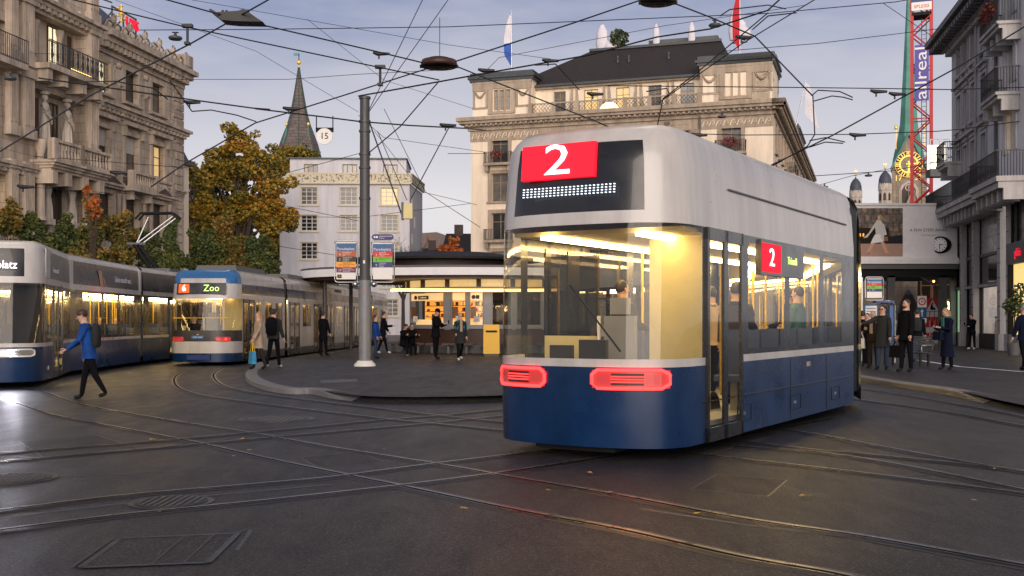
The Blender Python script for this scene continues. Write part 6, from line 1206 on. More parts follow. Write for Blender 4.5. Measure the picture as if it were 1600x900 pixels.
# --- right tram, sweeping past the camera
OR_, AR = (.626, 12.165), 59.06
rt = thing('moving_tram', 'large blue and white tram passing close to the camera with red tail lamps', 'tram', (OR_[0], OR_[1], 0), R(AR))
cR = [('p', .1), ('d', 1.25), ('p', .2), ('w', 1.7), ('p', .1), ('w', 1.7), ('p', .1), ('w', 1.25), ('p', .75)]
m2 = [('p', .4), ('w', 1.6), ('p', .1), ('d', 1.3), ('p', .1), ('w', 1.6), ('p', .4)]
mr = [(8.05, 0, True, cR, {}), (6.5, 20, False, m2, {}), (7.0, 20, False, m2, {}), (6.5, 12, False, m2, {})]
tram_body(rt, OR_, AR, mr, flex)
TR_ = mr[0][4]['T']
def nose_xy(st, y):   # x of the outline at lateral y
    hw = st['w'] / 2; t_ = math.asin(min(1, (abs(y) / hw) ** (1 / (.62 * 1.25)))); return st['nose'] * (1 - abs(math.cos(t_)) ** .62)
q = MB(); q.T = TR_   # display boards at the tail (slightly raked face)
def on_nose(q, z, tilt): q.T = TR_ @ Matrix.Translation((rakeF(z) - .025, 0, z)) @ Matrix.Rotation(R(-90), 4, 'Z') @ Matrix.Rotation(R(-tilt), 4, 'X')
on_nose(q, 3.34, 6); q.box(-.66, .28, -.02, .04, -.19, .21, 'display_red'); q.build('line_display', rt, world=True)
q = MB(); on_nose(q, 3.34, 6); q.text('2', .50, 'display_white', -.19, -.03, .01, ex=.004, sx=1.5); q.build('line_number', rt, world=True)
q = MB(); on_nose(q, 3.0, 6)
for i in range(24):
    for j in range(4): q.box(-.62 + i * .05, -.60 + i * .05, -.035, -.02, -.05 + j * .03, -.04 + j * .03, 'display_led')
q.build('led_text', rt, world=True)
def cap_ring(q, x0, x1, z0, z1, r_, m, y):
    c = (z0 + z1) / 2; h = (z1 - z0) / 2; pts = [(x0 + h + h * math.cos(R(a)), y, c + h * math.sin(R(a))) for a in range(90, 271, 20)] + [(x1 - h + h * math.cos(R(a)), y, c + h * math.sin(R(a))) for a in range(-90, 91, 20)]; q.tube(pts + pts[:1], r_, m, 6, False)
# tail lamps hug the nose outline
def lamp_strip(root, T, y0, y1, z0, z1, core, rim, st, nm):
    q = MB(); q.T = T; n = 12; loop = []; c = (z0 + z1) / 2; h = (z1 - z0) / 2
    for i in range(n + 1): y = y0 + (y1 - y0) * i / n; loop.append((y, z1 if 0 < i < n else c + h * .5))
    for i in range(n, -1, -1): y = y0 + (y1 - y0) * i / n; loop.append((y, z0 if 0 < i < n else c - h * .5))
    q.tube([(nose_xy(st, y) - .015, y, z) for y, z in loop + loop[:1]], .020, rim, 6, False)
    o = q.build(nm, root, world=True); q = MB(); q.T = T
    for i in range(n):
        a, b = y0 + (y1 - y0) * i / n, y0 + (y1 - y0) * (i + 1) / n; q.quad((nose_xy(st, a) - .008, a, z0), (nose_xy(st, b) - .008, b, z0), (nose_xy(st, b) - .008, b, z1), (nose_xy(st, a) - .008, a, z1), core)
    inv = root.matrix_basis.inverted(); q.v = [tuple(inv @ Vector(p)) for p in q.v]; q.build('lens', o)
for y0, y1 in ((-1.08, -.30), (.30, 1.08)): lamp_strip(rt, TR_, y0, y1, .80, 1.0, 'lamp_red_dim', 'light_red', flex, 'tail_lamp')
q = MB(); q.T = TR_; q.box(3.0, 4.95, -1.235, -1.16, 2.14, 2.60, 'tram_black'); q.build('side_display', rt, world=True); q = MB(); q.T = TR_; q.box(3.03, 3.85, -1.242, -1.235, 2.18, 2.56, 'display_red'); q.text('2', .34, 'display_white', 3.44, -1.246, 2.37, ex=.003, sx=1.4); q.text('Triemli', .15, 'display_green', 4.38, -1.24, 2.37, ex=.003); q.build('side_number_and_reflection', rt, world=True)  # green lettering stands in for another tram's display reflected in the glass
q = MB(); q.T = TR_; q.box(1.0, 8.0, -1.212, -1.2, .60, .615, 'tram_black'); q.box(2.6, 8.0, -1.206, -1.196, .855, .86, 'tram_black'); [q.box(x, x + .012, -1.208, -1.198, .16, 1.02, 'tram_black') for x in (4.4, 6.3)]; q.text('3413', .1, 'tram_white', 5.3, -1.206, .9, ex=.002); q.build('panel_seam', rt, world=True)
q = MB(); q.T = TR_; q.box(1.9, 7.6, -1.196, -1.16, 3.12, 3.14, 'grey_dark'); q.box(1.4, 7.9, -.7, .7, 3.73, 3.80, 'white_matte', .05); q.build('roof_fairing', rt, world=True)
for x in (2.2, 4.4, 6.6): q = MB(); q.T = TR_; q.box(x, x + .5, -1.2075, -1.19, .28, .285, 'black'); q.box(x, x + .5, -1.2075, -1.19, .48, .485, 'black'); q.box(x, x + .006, -1.2075, -1.19, .28, .48, 'black'); q.box(x + .5, x + .506, -1.2075, -1.19, .28, .48, 'black'); q.box(x + .22, x + .28, -1.209, -1.19, .36, .40, 'steel'); q.build('hatch', rt, world=True)
for x in (2.6, 5.2): q = MB(); q.T = TR_; q.box(x, x + 1.4, -.5, .5, 3.8, 3.92, 'interior_grey', .04); q.build('roof_box', rt, world=True)
for y0, y1 in ((-.86, -.52), (.52, .86)):
    q = MB(); q.T = TR_; n_ = 6
    for i in range(n_): a_, b__ = y0 + (y1 - y0) * i / n_, y0 + (y1 - y0) * (i + 1) / n_; q.quad((nose_xy(flex, a_) - .014, a_, .835), (nose_xy(flex, b__) - .014, b__, .835), (nose_xy(flex, b__) - .014, b__, .965), (nose_xy(flex, a_) - .014, a_, .965), 'brown_dark')
    for z_ in (.87, .90, .93): q.tube([(nose_xy(flex, y0 + (y1 - y0) * i / 6) - .018, y0 + (y1 - y0) * i / 6, z_) for i in range(7)], .006, 'light_red', 4, False)
    q.build('lamp_cluster', rt, world=True)
q = MB(); q.T = TR_; q.box(.55, .62, -.2, .15, 1.05, 1.32, 'tram_dark'); q.box(.66, .72, .3, .6, 1.05, 1.25, 'tram_dark'); q.build('console_screen', rt, world=True)
q = MB(); q.T = TR_; q.box(.15, .5, -.5, .5, .08, .16, 'black'); q.box(1.2, 7.9, -1.1, 1.1, .16, .29, 'black'); q.build('underbody', rt, world=True)
q = MB(); q.T = TR_; q.tube([(.19 + rakeF(1.45), -.55, 1.2), (.2 + rakeF(1.9), .1, 1.95)], .012, 'black', 5); q.build('wiper', rt, world=True)
# --- left tram, facing the camera at the edge
OL, AL = (-11.9, 24.4), 105.0; tO = dict(flex)
lt = thing('standing_tram', 'blue and white articulated tram with headlight on and dark roof adverts', 'tram', (OL[0], OL[1], 0), R(AL))
cL = [('p', .08), ('w', .8), ('p', .08), ('d', 1.3), ('p', .08), ('w', .6), ('p', .5)]; cL2 = [('p', .9), ('w', 1.6), ('p', .12), ('w', 1.3), ('p', .12), ('w', 1.5), ('p', .7)]
ml = [(5.2, 0, True, cL, {'ad': 'ad_dark', 'adb': (5, 6)}), (7.2, -11, False, cL2, {'ad': 'ad_dark', 'adb': (5, 6)}), (7.0, -5, False, m2, {'ad': 'ad_dark', 'adb': (5, 6)}), (7.0, -3, False, cL2, {'ad': 'ad_dark', 'adb': (5, 6)}), (7.0, -2, False, m2, {'ad': 'ad_dark', 'adb': (5, 6)})]
flexL = dict(flex); flexL['lv'] = [.14, .55, .93, 1.02, 2.40, 2.55, 3.05, 3.2, 3.3, 3.38]; flexL['rake'] = lambda z: (.10 * max(0, .6 - z) + (0 if z < 1.1 else .20 * (z - 1.1) ** 1.35 * .8)); flexL['tum'] = lambda z: tumF(z + .1) + (.08 if z > 3.35 else 0); flexL['ceil'] = 2.36; flexL['s0'] = 1.7; flexL['cab'] = 'tram_dark'; flexL['sglass'] = 'tram_glass'; flexL['wglass'] = 'tram_glass_dark'
tram_body(lt, OL, AL, ml, flexL); TL = ml[0][4]['T']
for y0, y1 in ((-1.06, -.32), (.32, 1.06)): lamp_strip(lt, TL, y0, y1, .72, .88, 'steel', 'white', flexL, 'headlight')
for y in (-.62, .62):
    q = MB(); q.T = TL @ Matrix.Translation((nose_xy(flexL, y) - .03, y, .80)) @ Matrix.Rotation(R(-90), 4, 'Y'); q.lathe([(.05, 0), (.065, .02)], 'light_white', 14); q.build('headlight_bulb', lt, world=True)
def noseL(q, z, tilt=10): q.T = TL @ Matrix.Translation((flexL['rake'](z) - .06, 0, z)) @ Matrix.Rotation(R(-90), 4, 'Z') @ Matrix.Rotation(R(-tilt), 4, 'X')
q = MB(); noseL(q, 2.86, 15); q.text('Klusplatz', .27, 'display_white', .28, -.02, -.06, ex=.004, sx=.85); q.build('destination_text', lt, world=True)
q = MB(); q.T = ml[1][4]['T']; q.text('Linien macht was.', .26, 'flag_white', 5.1, -1.212, 2.82, ex=.003); q.build('advert_lettering', lt, world=True); q = MB(); q.T = ml[1][4]['T']; q.add([(2.5, -1.204, 3.02), (2.85, -1.204, 3.02), (3.05, -1.204, 2.56), (2.75, -1.204, 2.56)], [(0, 1, 2, 3)], 'skin_ad'); q.add([(2.95, -1.204, 2.85), (3.1, -1.204, 2.82), (3.3, -1.204, 2.56), (3.18, -1.204, 2.56)], [(0, 1, 2, 3)], 'skin_ad'); q.build('advert_picture', lt, world=True); q = MB(); q.T = ml[1][4]['T']; q.box(-.15, .25, -1.21, 1.21, 2.54, 3.2, 'tram_white'); q.build('end_fairing', lt, world=True)
q = MB(); q.T = TL; q.text('Lernen macht', .20, 'flag_white', 2.6, -1.208, 2.78, ex=.003, sx=.9); q.build('advert_text', lt, world=True); q = MB(); q.T = TL; q.text('410', .14, 'white', 1.35, -1.206, .4, ex=.003); q.build('fleet_number', lt, world=True); q = MB(); q.T = TL; q.box(1.0, 1.65, -1.207, -1.18, 2.56, 3.24, 'tram_white'); q.build('corner_fairing', lt, world=True)
q = MB(); q.T = ml[1][4]['T']; q.box(7.0, 7.25, -1.21, 1.21, 2.5, 3.25, 'tram_white'); q.build('end_fairing', lt, world=True)
# headlight throws light on the road
hl = bpy.data.lights.new('headlight', 'SPOT'); hl.energy = 75; hl.spot_size = R(110); hl.spot_blend = .8; hl.color = (.85, .85, 1); hl.shadow_soft_size = .06; ho = bpy.data.objects.new('headlight_beam', hl); C.objects.link(ho); pp = TL @ Vector((-.15, -.62, .8)); ho.location = pp; dd = TL.to_3x3() @ Vector((-1, -.05, -.22)); ho.rotation_euler = dd.to_track_quat('-Z', 'Y').to_euler()
# pantograph
q = MB(); pb = P(243, 424, 41.5); pj = P(213, 381, 41.2); ptop = P(258, 338, 41.5)
for dx in (-.12, .12): q.tube([(pb.x + dx, pb.y, pb.z), (pj.x + dx * .6, pj.y, pj.z)], .075, 'black', 8)
q.tube([tuple(pj - Vector((.35, 0, 0))), tuple(pj + Vector((.35, 0, 0)))], .06, 'grey_dark', 8); q.build('lower_arm', lt, world=True)
q = MB()
for a, b in (((213, 381), (232, 339)), ((213, 381), (270, 338)), ((222, 381), (276, 340))): q.tube([tuple(P(*a, 41.2)), tuple(P(*b, 41.5))], .035, 'steel', 6)
q.build('upper_arm', lt, world=True); q = MB(); y_ = 41.5
for dy in (-.2, .2): q.tube([tuple(P(214, 341, y_) + Vector((0, dy, -.05))), tuple(P(222, 334, y_) + Vector((0, dy, 0))), tuple(P(270, 333, y_) + Vector((0, dy, 0))), tuple(P(280, 340, y_) + Vector((0, dy, -.05)))], .045, 'black', 6)
q.build('contact_bow', lt, world=True); q = MB(); c = P(243, 427, 41.5); q.box(c.x - .7, c.x + .7, c.y - .5, c.y + .9, 3.36, 3.5, 'grey_dark'); q.build('pantograph_base', lt, world=True)
# --- blue roofed tram in the middle distance
OC, AC = (-10.62, 36.9), 87.2
ct = thing('zoo_tram', 'white tram with a rounded blue roof front showing line 6 to Zoo', 'tram', (OC[0], OC[1], 0), R(AC))
cob = dict(w=2.35, lv=[.12, .42, .82, 1.2, 2.28, 2.46, 2.80, 2.98, 3.16, 3.28], rake=lambda z: 0.04 * max(0, .8 - z) + (0 if z < 1.1 else .16 * (z - 1.1) ** 1.4) + (.35 if z > 3.25 else (.12 if z > 3.1 else 0)), tum=lambda z: (0 if z < 2.4 else .09 * ((z - 2.4) / .9) ** 2) + (.12 if z > 3.25 else 0), nose=1.05,
           sidem=['tram_dark', WH_, WH_, 'GLASS', WH_, BL, WH_, WH_, WH_], nosem=[BL, WH_, 'tram_dark', 'GLASS', WH_, WH_, WH_, 'tram_blue_light', 'tram_blue_light'], cornm=[BL, WH_, 'tram_dark', 'GLASS', WH_, WH_, 'tram_blue_light', 'tram_blue_light', 'tram_blue_light'],
           doorb=(0, 1, 2, 3), frame=WH_, sglass='tram_glass_dark', wglass='tram_glass', roofm='white_matte', ceil=2.38, smooth_from=4, strip='light_warm', s0=1.2)
c1_ = [('p', .1), ('d', 1.5), ('p', .2), ('w', .9), ('p', .4), ('w', 1.3), ('p', .4), ('w', 1.3), ('p', .3)]; c2_ = [('p', .3), ('d', 1.5), ('p', .5), ('w', 1.5), ('p', .4), ('d', 1.5), ('p', .3)]
mc = [(6.8, 0, True, c1_, {}), (6.6, 0, False, c2_, {}), (6.6, .8, False, c2_, {}), (6.6, .5, False, c2_, {}), (6.6, .5, False, c1_[1:], {})]
tram_body(ct, OC, AC, mc, cob); TC = mc[0][4]['T']
def noseC(q, z, tilt=6): q.T = TC @ Matrix.Translation((cob['rake'](z) - .015, 0, z)) @ Matrix.Rotation(R(-90), 4, 'Z') @ Matrix.Rotation(R(-tilt), 4, 'X')
q = MB(); noseC(q, 2.63); q.box(-.86, .86, -.02, .02, -.20, .19, 'black_gloss', .01); q.build('destination_display', ct, world=True)
q = MB(); noseC(q, 2.63); q.box(-.78, -.42, -.03, -.02, -.15, .14, 'display_orange'); q.text('6', .32, 'display_white', -.6, -.034, 0, ex=.003); q.text('Zoo', .32, 'display_green', .35, -.03, 0, ex=.003); q.build('display_text', ct, world=True)
for y0, y1 in ((-1.0, -.55), (.55, 1.0)): lamp_strip(ct, TC, y0, y1, .84, .96, 'lamp_red_dim', 'lamp_red_dim', cob, 'tail_lamp')
q = MB(); q.T = TC @ Matrix.Translation((nose_xy(cob, .88) - .02, -.88, .9)) @ Matrix.Rotation(R(-90), 4, 'Y'); q.lathe([(.035, 0), (.04, .03)], 'light_red', 10); q.build('brake_light', ct, world=True)
q = MB(); q.T = TC; q.box(-.03, -.005, -.18, .25, .91, 1.02, 'tram_blue_light'); q.build('logo_plate', ct, world=True); q = MB(); noseC(q, .96, 0); q.text('ZÜRI LINIE', .07, 'white', -.03, -.02, .005, ex=.002); q.text('vbz', .06, 'white', -.03, -.02, .1, ex=.002); q.build('logo_text', ct, world=True)
q = MB(); q.T = TC; q.tube([(.1 + cob['rake'](1.8), .95, 1.62), (.1 + cob['rake'](1.8), -.95, 1.62)], .02, 'pole_yellow', 6); q.build('windscreen_rail', ct, world=True)
q = MB(); q.T = TC @ Matrix.Translation((.0, 0, .2)); q.box(-.05, .3, -.4, .4, .0, .16, 'navy'); q.build('coupler_cover', ct, world=True)
q = MB(); q.T = mc[2][4]['T']; q.text('VERKAUF UND', .24, 'grey_dark', 3.2, -1.14, 2.97, ex=.003); q.T = mc[3][4]['T']; q.text('VERWALTUNG', .24, 'grey_dark', 3.2, -1.14, 2.97, ex=.003); q.build('side_lettering', ct, world=True)
for k_ in (0, 1, 2, 3): q = MB(); q.T = mc[k_][4]['T']; q.box(1.8, 5.6, -.75, .75, 3.28, 3.5, 'grey_dark', .06); q.build('roof_unit', ct, world=True)
for k_ in (0, 2, 4):
    q = MB(); q.T = mc[k_][4]['T']
    for j in range(2): x = 3.6 + j * 1.6; q.box(x, x + .75, -1.06, -.98, 1.25, 1.75, 'interior_cream'); [q.box(x + .05 + i * .11, x + .1 + i * .11, -1.07, -.98, .85, 1.25, 'interior_cream') for i in range(6)]
    q.build('wall_seat', ct, world=True)

# ================================================================ OVERHEAD WIRES
def wire(pts, z, t_, lab, nm='contact_wire', cat='wire', Y=None, fit=()):
    """points measured in the photo, laid at hanging height z (or depth Y)"""
    W_ = [P(a, b, Y) if Y else Z(a, b, z) for a, b in pts]; root = None; q = MB(); c0 = W_[0]
    q.tube([tuple(p - c0) for p in W_], [max(.006, t_ / 2 * p.y / F) if p.y < 60 else t_ / 2 * 60 / F for p in W_], 'wire', 5)
    o = q.build(nm); o.location = c0; tag(o, lab, cat, None); return o
def wireY(pts, t_, lab, nm='span_wire'):   # points given as (px, py, depth)
    W_ = [P(a, b, y) for a, b, y in pts]; c0 = W_[0]; q = MB(); q.tube([tuple(p - c0) for p in W_], [max(.005, t_ / 2 * p.y / F) for p in W_], 'wire', 5); o = q.build(nm); o.location = c0; tag(o, lab, 'wire'); return o
ZW_ = 6.2
wire([(-30, 255), (140, 150), (300, 67), (353, 37), (440, -12)], ZW_, 2.6, 'contact wire rising across the bank facade to the crossing plate')
wire([(240, -6), (330, 19), (405, 38), (590, 81), (660, 98)], ZW_, 2.4, 'contact wire from the crossing plate down to the round insulator')
wire([(714, 104), (776, 129), (937, 192), (1010, 225)], ZW_, 2.2, 'contact wire from the round insulator down past the hotel front')
wire([(668, 107), (540, 148), (399, 192), (290, 255), (236, 292)], ZW_, 2.2, 'contact wire from the round insulator down left past the spire')
wire([(712, 96), (890, 38), (990, 4), (1030, -10)], ZW_, 2.4, 'contact wire from the round insulator up right to the second insulator')
wire([(1040, 0), (1110, 27), (1180, 57), (1270, 150)], ZW_, 2.4, 'contact wire dropping from the second insulator right of the hotel')
wire([(1270, 150), (1273, 210), (1262, 228), (1188, 270)], ZW_, 2.0, 'contact wire bending down to the end of the hotel side', 'contact_wire')
wire([(1200, 20), (1092, 111), (1036, 154), (1023, 217), (1018, 240)], ZW_, 2.0, 'contact wire crossing the hotel roof towards the tram roof')
wire([(1250, -30), (1200, 16), (1110, 45), (1025, 58), (920, 86), (760, 114), (689, 127), (560, 150)], ZW_ + .4, 2.6, 'thick wire sweeping over the hotel roof to the wire junction')
wire([(100, -4), (156, 10), (285, 41), (591, 105), (686, 125)], ZW_ + .3, 2.2, 'contact wire from the bank roof sign to the wire junction')
wire([(686, 127), (626, 197), (575, 240)], ZW_, 2.0, 'wire from the junction down to the mast')
wire([(1150, 285), (1300, 212), (1500, 103), (1620, 30)], ZW_, 2.4, 'long diagonal contact wire passing before the crane')
wire([(1285, -8), (1160, 68), (1030, 160)], ZW_, 1.8, 'short contact wire crossing above the red flag')
wire([(60, 122), (140, 133), (300, 156), (395, 169), (422, 171)], 6.6, 2.4, 'sectioned wire leaving the bank towards the golden trees', 'span_wire')
wireY([(399, 170, 30), (500, 182, 32), (563, 190, pm.y), (640, 196, 36), (735, 201, 60), (760, 204, 104)], 2.4, 'insulated span wire through the mast top to the hotel corner')
wireY([(218, 47, 80), (400, 46, 70), (700, 42, 60), (1200, 21, 50), (1400, 3, 42), (1470, -10, 40)], 1.4, 'thin span wire high across the whole sky')
wireY([(700, 0, 26), (577, 174, pm.y)], 1.3, 'right one of two thin stays meeting at the mast top'); wireY([(662, -4, 24), (577, 171, pm.y)], 1.3, 'left one of two thin stays meeting at the mast top')
wireY([(950, 134, 70), (1180, 136, 62), (1360, 138, 55), (1487, 140, 50), (1640, 135, 44)], 1.6, 'level span wire from the hotel attic to the corner house')
wireY([(1000, 207, 40), (1160, 211, 42), (1333, 210, 46), (1466, 205, 50), (1500, 202, 50), (1620, 186, 46)], 1.5, 'lower level span wire crossing the crane and clock tower')
wireY([(1130, 80, 70), (1277, 68, 60), (1483, 43, 48), (1560, 36, 46)], 1.1, 'faint span wire high between the hotel and the corner house')
wireY([(1380, 5, 42), (1473, 68, 52), (1500, 90, 60)], 1.0, 'thin wire slanting behind the top of the crane')
wireY([(1270, 275, 110), (1393, 267, 80), (1480, 250, 64)], 1.2, 'thin span wire at the domes carrying two small lamps'); wireY([(1270, 292, 110), (1330, 275, 90), (1400, 262, 70)], .9, 'faint wire above the distant domes')
wireY([(560, 240, pm.y), (430, 275, 60), (300, 300, 75)], 1.0, 'faint wire before the golden trees'); wireY([(437, 320, 60), (560, 345, pm.y)], .9, 'thin feeder wire left of the mast across the lilac house'); wireY([(437, 385, 60), (520, 398, 42), (556, 400, 34)], .9, 'low feeder wire across the lilac house')
wireY([(437, 338, 100), (560, 340, 60), (735, 318, 100)], .8, 'faint level wire behind the junction box'); wireY([(600, 170, 36), (665, 300, 60), (750, 355, 104)], 1.0, 'thin wire slanting from the mast to the hotel corner'); wireY([(585, 205, 35), (660, 300, 70), (745, 320, 104)], .8, 'second faint wire slanting to the hotel corner')
wireY([(700, 240, 60), (760, 240, 104)], 1.0, 'short wire anchored to the left side of the hotel'); wireY([(560, 180, 34), (600, 215, 36), (690, 228, 60), (760, 238, 104)], .8, 'faint wire from the mast to the hotel balcony')
wireY([(0, 240, 60), (130, 250, 58), (290, 262, 70)], 1.0, 'wire strung along the bank above its stone balcony'); wireY([(20, 290, 58), (150, 300, 60), (290, 308, 72)], .8, 'faint wire along the bank above the small trees'); wireY([(0, 82, 58), (140, 86, 62)], .7, 'faint wire anchored on the bank near the iron balcony')
wireY([(300, 0, 40), (330, 5, 42), (700, 70, 60), (860, 92, 80)], .8, 'faint high wire above the church spire'); wireY([(180, 0, 40), (400, 80, 50), (560, 175, 60)], .7, 'faint wire sinking from the upper left to the mast'); wireY([(480, 30, 60), (600, 125, 70), (740, 170, 100)], .7, 'faint wire sinking from the sky to the hotel corner tower')
wireY([(740, 130, 104), (780, 90, 80), (1040, 40, 60), (1260, 8, 46)], .9, 'thin wire rising from the hotel pavilion to the upper right'); wireY([(280, 124, 78), (450, 124, 70), (560, 116, 60), (680, 110, 50)], .9, 'thin level wire from the bank corner past the spire')
# pull-off arms
for i, (pl, lab) in enumerate([([(120, 128), (180, 127), (240, 138), (262, 155)], 'curved steel pull off arm before the bank iron balcony'), ([(265, 125), (300, 174), (330, 172), (370, 180), (400, 190)], 'curved steel pull off arm above the golden trees'), ([(1270, 148), (1278, 141), (1312, 143), (1332, 152)], 'upper pull off arm right of the hotel'), ([(1272, 158), (1300, 150), (1318, 152), (1332, 156)], 'lower pull off arm right of the hotel'), ([(1125, 25), (1140, 15), (1200, 8), (1228, 14)], 'curved pull off arm above the red flag'), ([(1176, 46), (1200, 25), (1245, 20)], 'second curved pull off arm right of the red flag'), ([(1265, 220), (1290, 215), (1320, 222)], 'upper arm of the pair below the domes wire'), ([(1265, 230), (1290, 222), (1317, 224)], 'lower arm of the pair below the domes wire'), ([(836, 102), (868, 100), (905, 140)], 'bent pull off arm over the hotel roof'), ([(1010, 143), (1042, 138), (1045, 145)], 'thin arm before the hotel attic windows')]):
    wire(pl, ZW_, 2.0, lab, 'pull_off_arm', 'wire arm')
# solid fittings
def fitting(nm, lab, cat, px, py, z, fn, group=None):
    p = Z(px, py, z); t = thing(nm, lab, cat, tuple(p), 0, group); fn(t, p.y / F); return t
def ringf(t, k_):
    q = MB(); q.lathe([(.15, -.03), (28 * k_, -.05), (28.5 * k_, 0), (27 * k_, .06), (.2, .07)], 'brown_dark', 28); q.build('disc', t); q = MB(); q.lathe([(18 * k_, .07), (17 * k_, .1)], 'black', 20); q.box(-30 * k_, 30 * k_, -.03, .03, -.07, -.02, 'black'); q.build('hub', t)
f1 = fitting('round_insulator', 'rusty round wire insulator disc hanging above the square', 'insulator', 686, 100, ZW_, ringf); fitting('round_insulator', 'round wire insulator disc cut by the top edge of the view', 'insulator', 1028, -1, ZW_, ringf)
wireY([(687, 28, f1.location.y), (687, 94, f1.location.y)], 1.2, 'short rod holding the rusty round insulator', 'hanger_rod')
def plate(t, k_):
    q = MB(); q.prism([(-40 * k_, 8 * k_), (-36 * k_, 9 * k_), (-28 * k_, 4 * k_), (6 * k_, 6 * k_), (14 * k_, 9 * k_), (22 * k_, 4 * k_), (36 * k_, -6 * k_), (44 * k_, -11 * k_), (0, -10 * k_), (-20 * k_, -8 * k_), (-30 * k_, 0)], -.15, .15, 'wire'); q.build('plate', t); q = MB(); [q.tube([(x * k_, 0, 3 * k_), (x * k_, 0, 11 * k_)], .02, 'wire', 5) for x in (-22, -16, 14, 18)]; q.build('bolt', t)
fitting('crossing_plate', 'dark cast wire crossing plate near the top left of the sky', 'wire crossing', 370, 27, ZW_, plate)
def insul(t, k_): q = MB(); q.tube([(-13 * k_, 0, 2 * k_), (-6 * k_, 0, 0), (13 * k_, 0, 0)], [2 * k_, 3.4 * k_, 2 * k_], 'wire', 7); q.build('insulator_body', t); q = MB(); q.tube([(-4 * k_, 0, 0), (-4 * k_, 0, -8 * k_)], 1.4 * k_, 'wire', 5); q.build('clip', t)
for px, py, lab in ((1373, 143, 'left of two dark wire insulators before the church tower'), (1402, 147, 'right of two dark wire insulators, touching the church spire'), (1340, 211, 'dark wire insulator above the distant domes'), (300, 160, 'dark wire insulator before the bank top corner'), (1092, 211, 'dark wire insulator at the hotel flower balcony'), (455, 170, 'small wire clamp left of the church spire'), (700, 196, 'small wire clamp left of the hotel cornice'), (596, 84, 'small wire clamp right of the spire'), (760, 110, 'small wire clamp above the hotel left pavilion'), (1162, 58, 'small wire clamp by the red flag'), (185, 270, 'small dark clamp over the bank stone balcony'), (40, 292, 'small dark clamp over the left edge of the bank'), (860, 95, 'dark insulator over the hotel roof'), (930, 147, 'dark insulator over the hotel eaves')):
    fitting('wire_insulator', lab, 'insulator', px, py, ZW_ + (.4 if py < 120 else 0), insul)
def tfit(t, k_): q = MB(); q.box(-8 * k_, 8 * k_, -.05, .05, 0, 5 * k_, 'wire'); q.tube([(0, 0, 0), (0, 0, -24 * k_)], 2 * k_, 'wire', 7); q.build('hanger_body', t); q = MB(); q.box(-4 * k_, 4 * k_, -.06, .06, -27 * k_, -23 * k_, 'wire'); q.build('clamp', t)
fitting('wire_hanger', 'T shaped wire hanger beside the flat lamp over the bank corner', 'wire hanger', 293, 43, ZW_ + .3, tfit); fitting('wire_hanger', 'T shaped wire hanger left of the round insulator', 'wire hanger', 594, 107, ZW_ + .3, tfit)
def lampf(sz, mt='zinc'):
    def fn(t, k_): q = MB(); q.lathe([(sz * k_ * .85, -sz * k_ * .26), (sz * k_, -sz * k_ * .05), (sz * k_ * .9, sz * k_ * .12), (sz * k_ * .25, sz * k_ * .3), (sz * k_ * .2, sz * k_ * .5)], mt, 20); q.build('lamp_shade', t); q = MB(); q.tube([(0, 0, sz * k_ * .4), (0, 0, sz * k_ * .75)], .025, 'wire', 6); q.box(-sz * k_ * .45, sz * k_ * .45, -.03, .03, sz * k_ * .72, sz * k_ * .8, 'wire'); q.build('bracket', t)
    return fn
for px, py, sz, lab in ((274, 59, 11, 'flat round street lamp hanging over the bank roof corner'), (1117, 39, 10, 'flat round street lamp hanging left of the red flag'), (1128, 182, 7, 'small round street lamp before the hotel cornice'), (1357, 274, 6, 'small street lamp on the wire by the distant domes, right of the other'), (1288, 292, 6, 'small street lamp on the wire at the end of the hotel'), (16, 122, 10, 'dark round street lamp by the bank left balcony'), (1219, 278, 7, 'dark street lamp before the hotel side facade')):
    fitting('hanging_lamp', lab, 'street lamp', px, py, 7.0, lampf(sz))

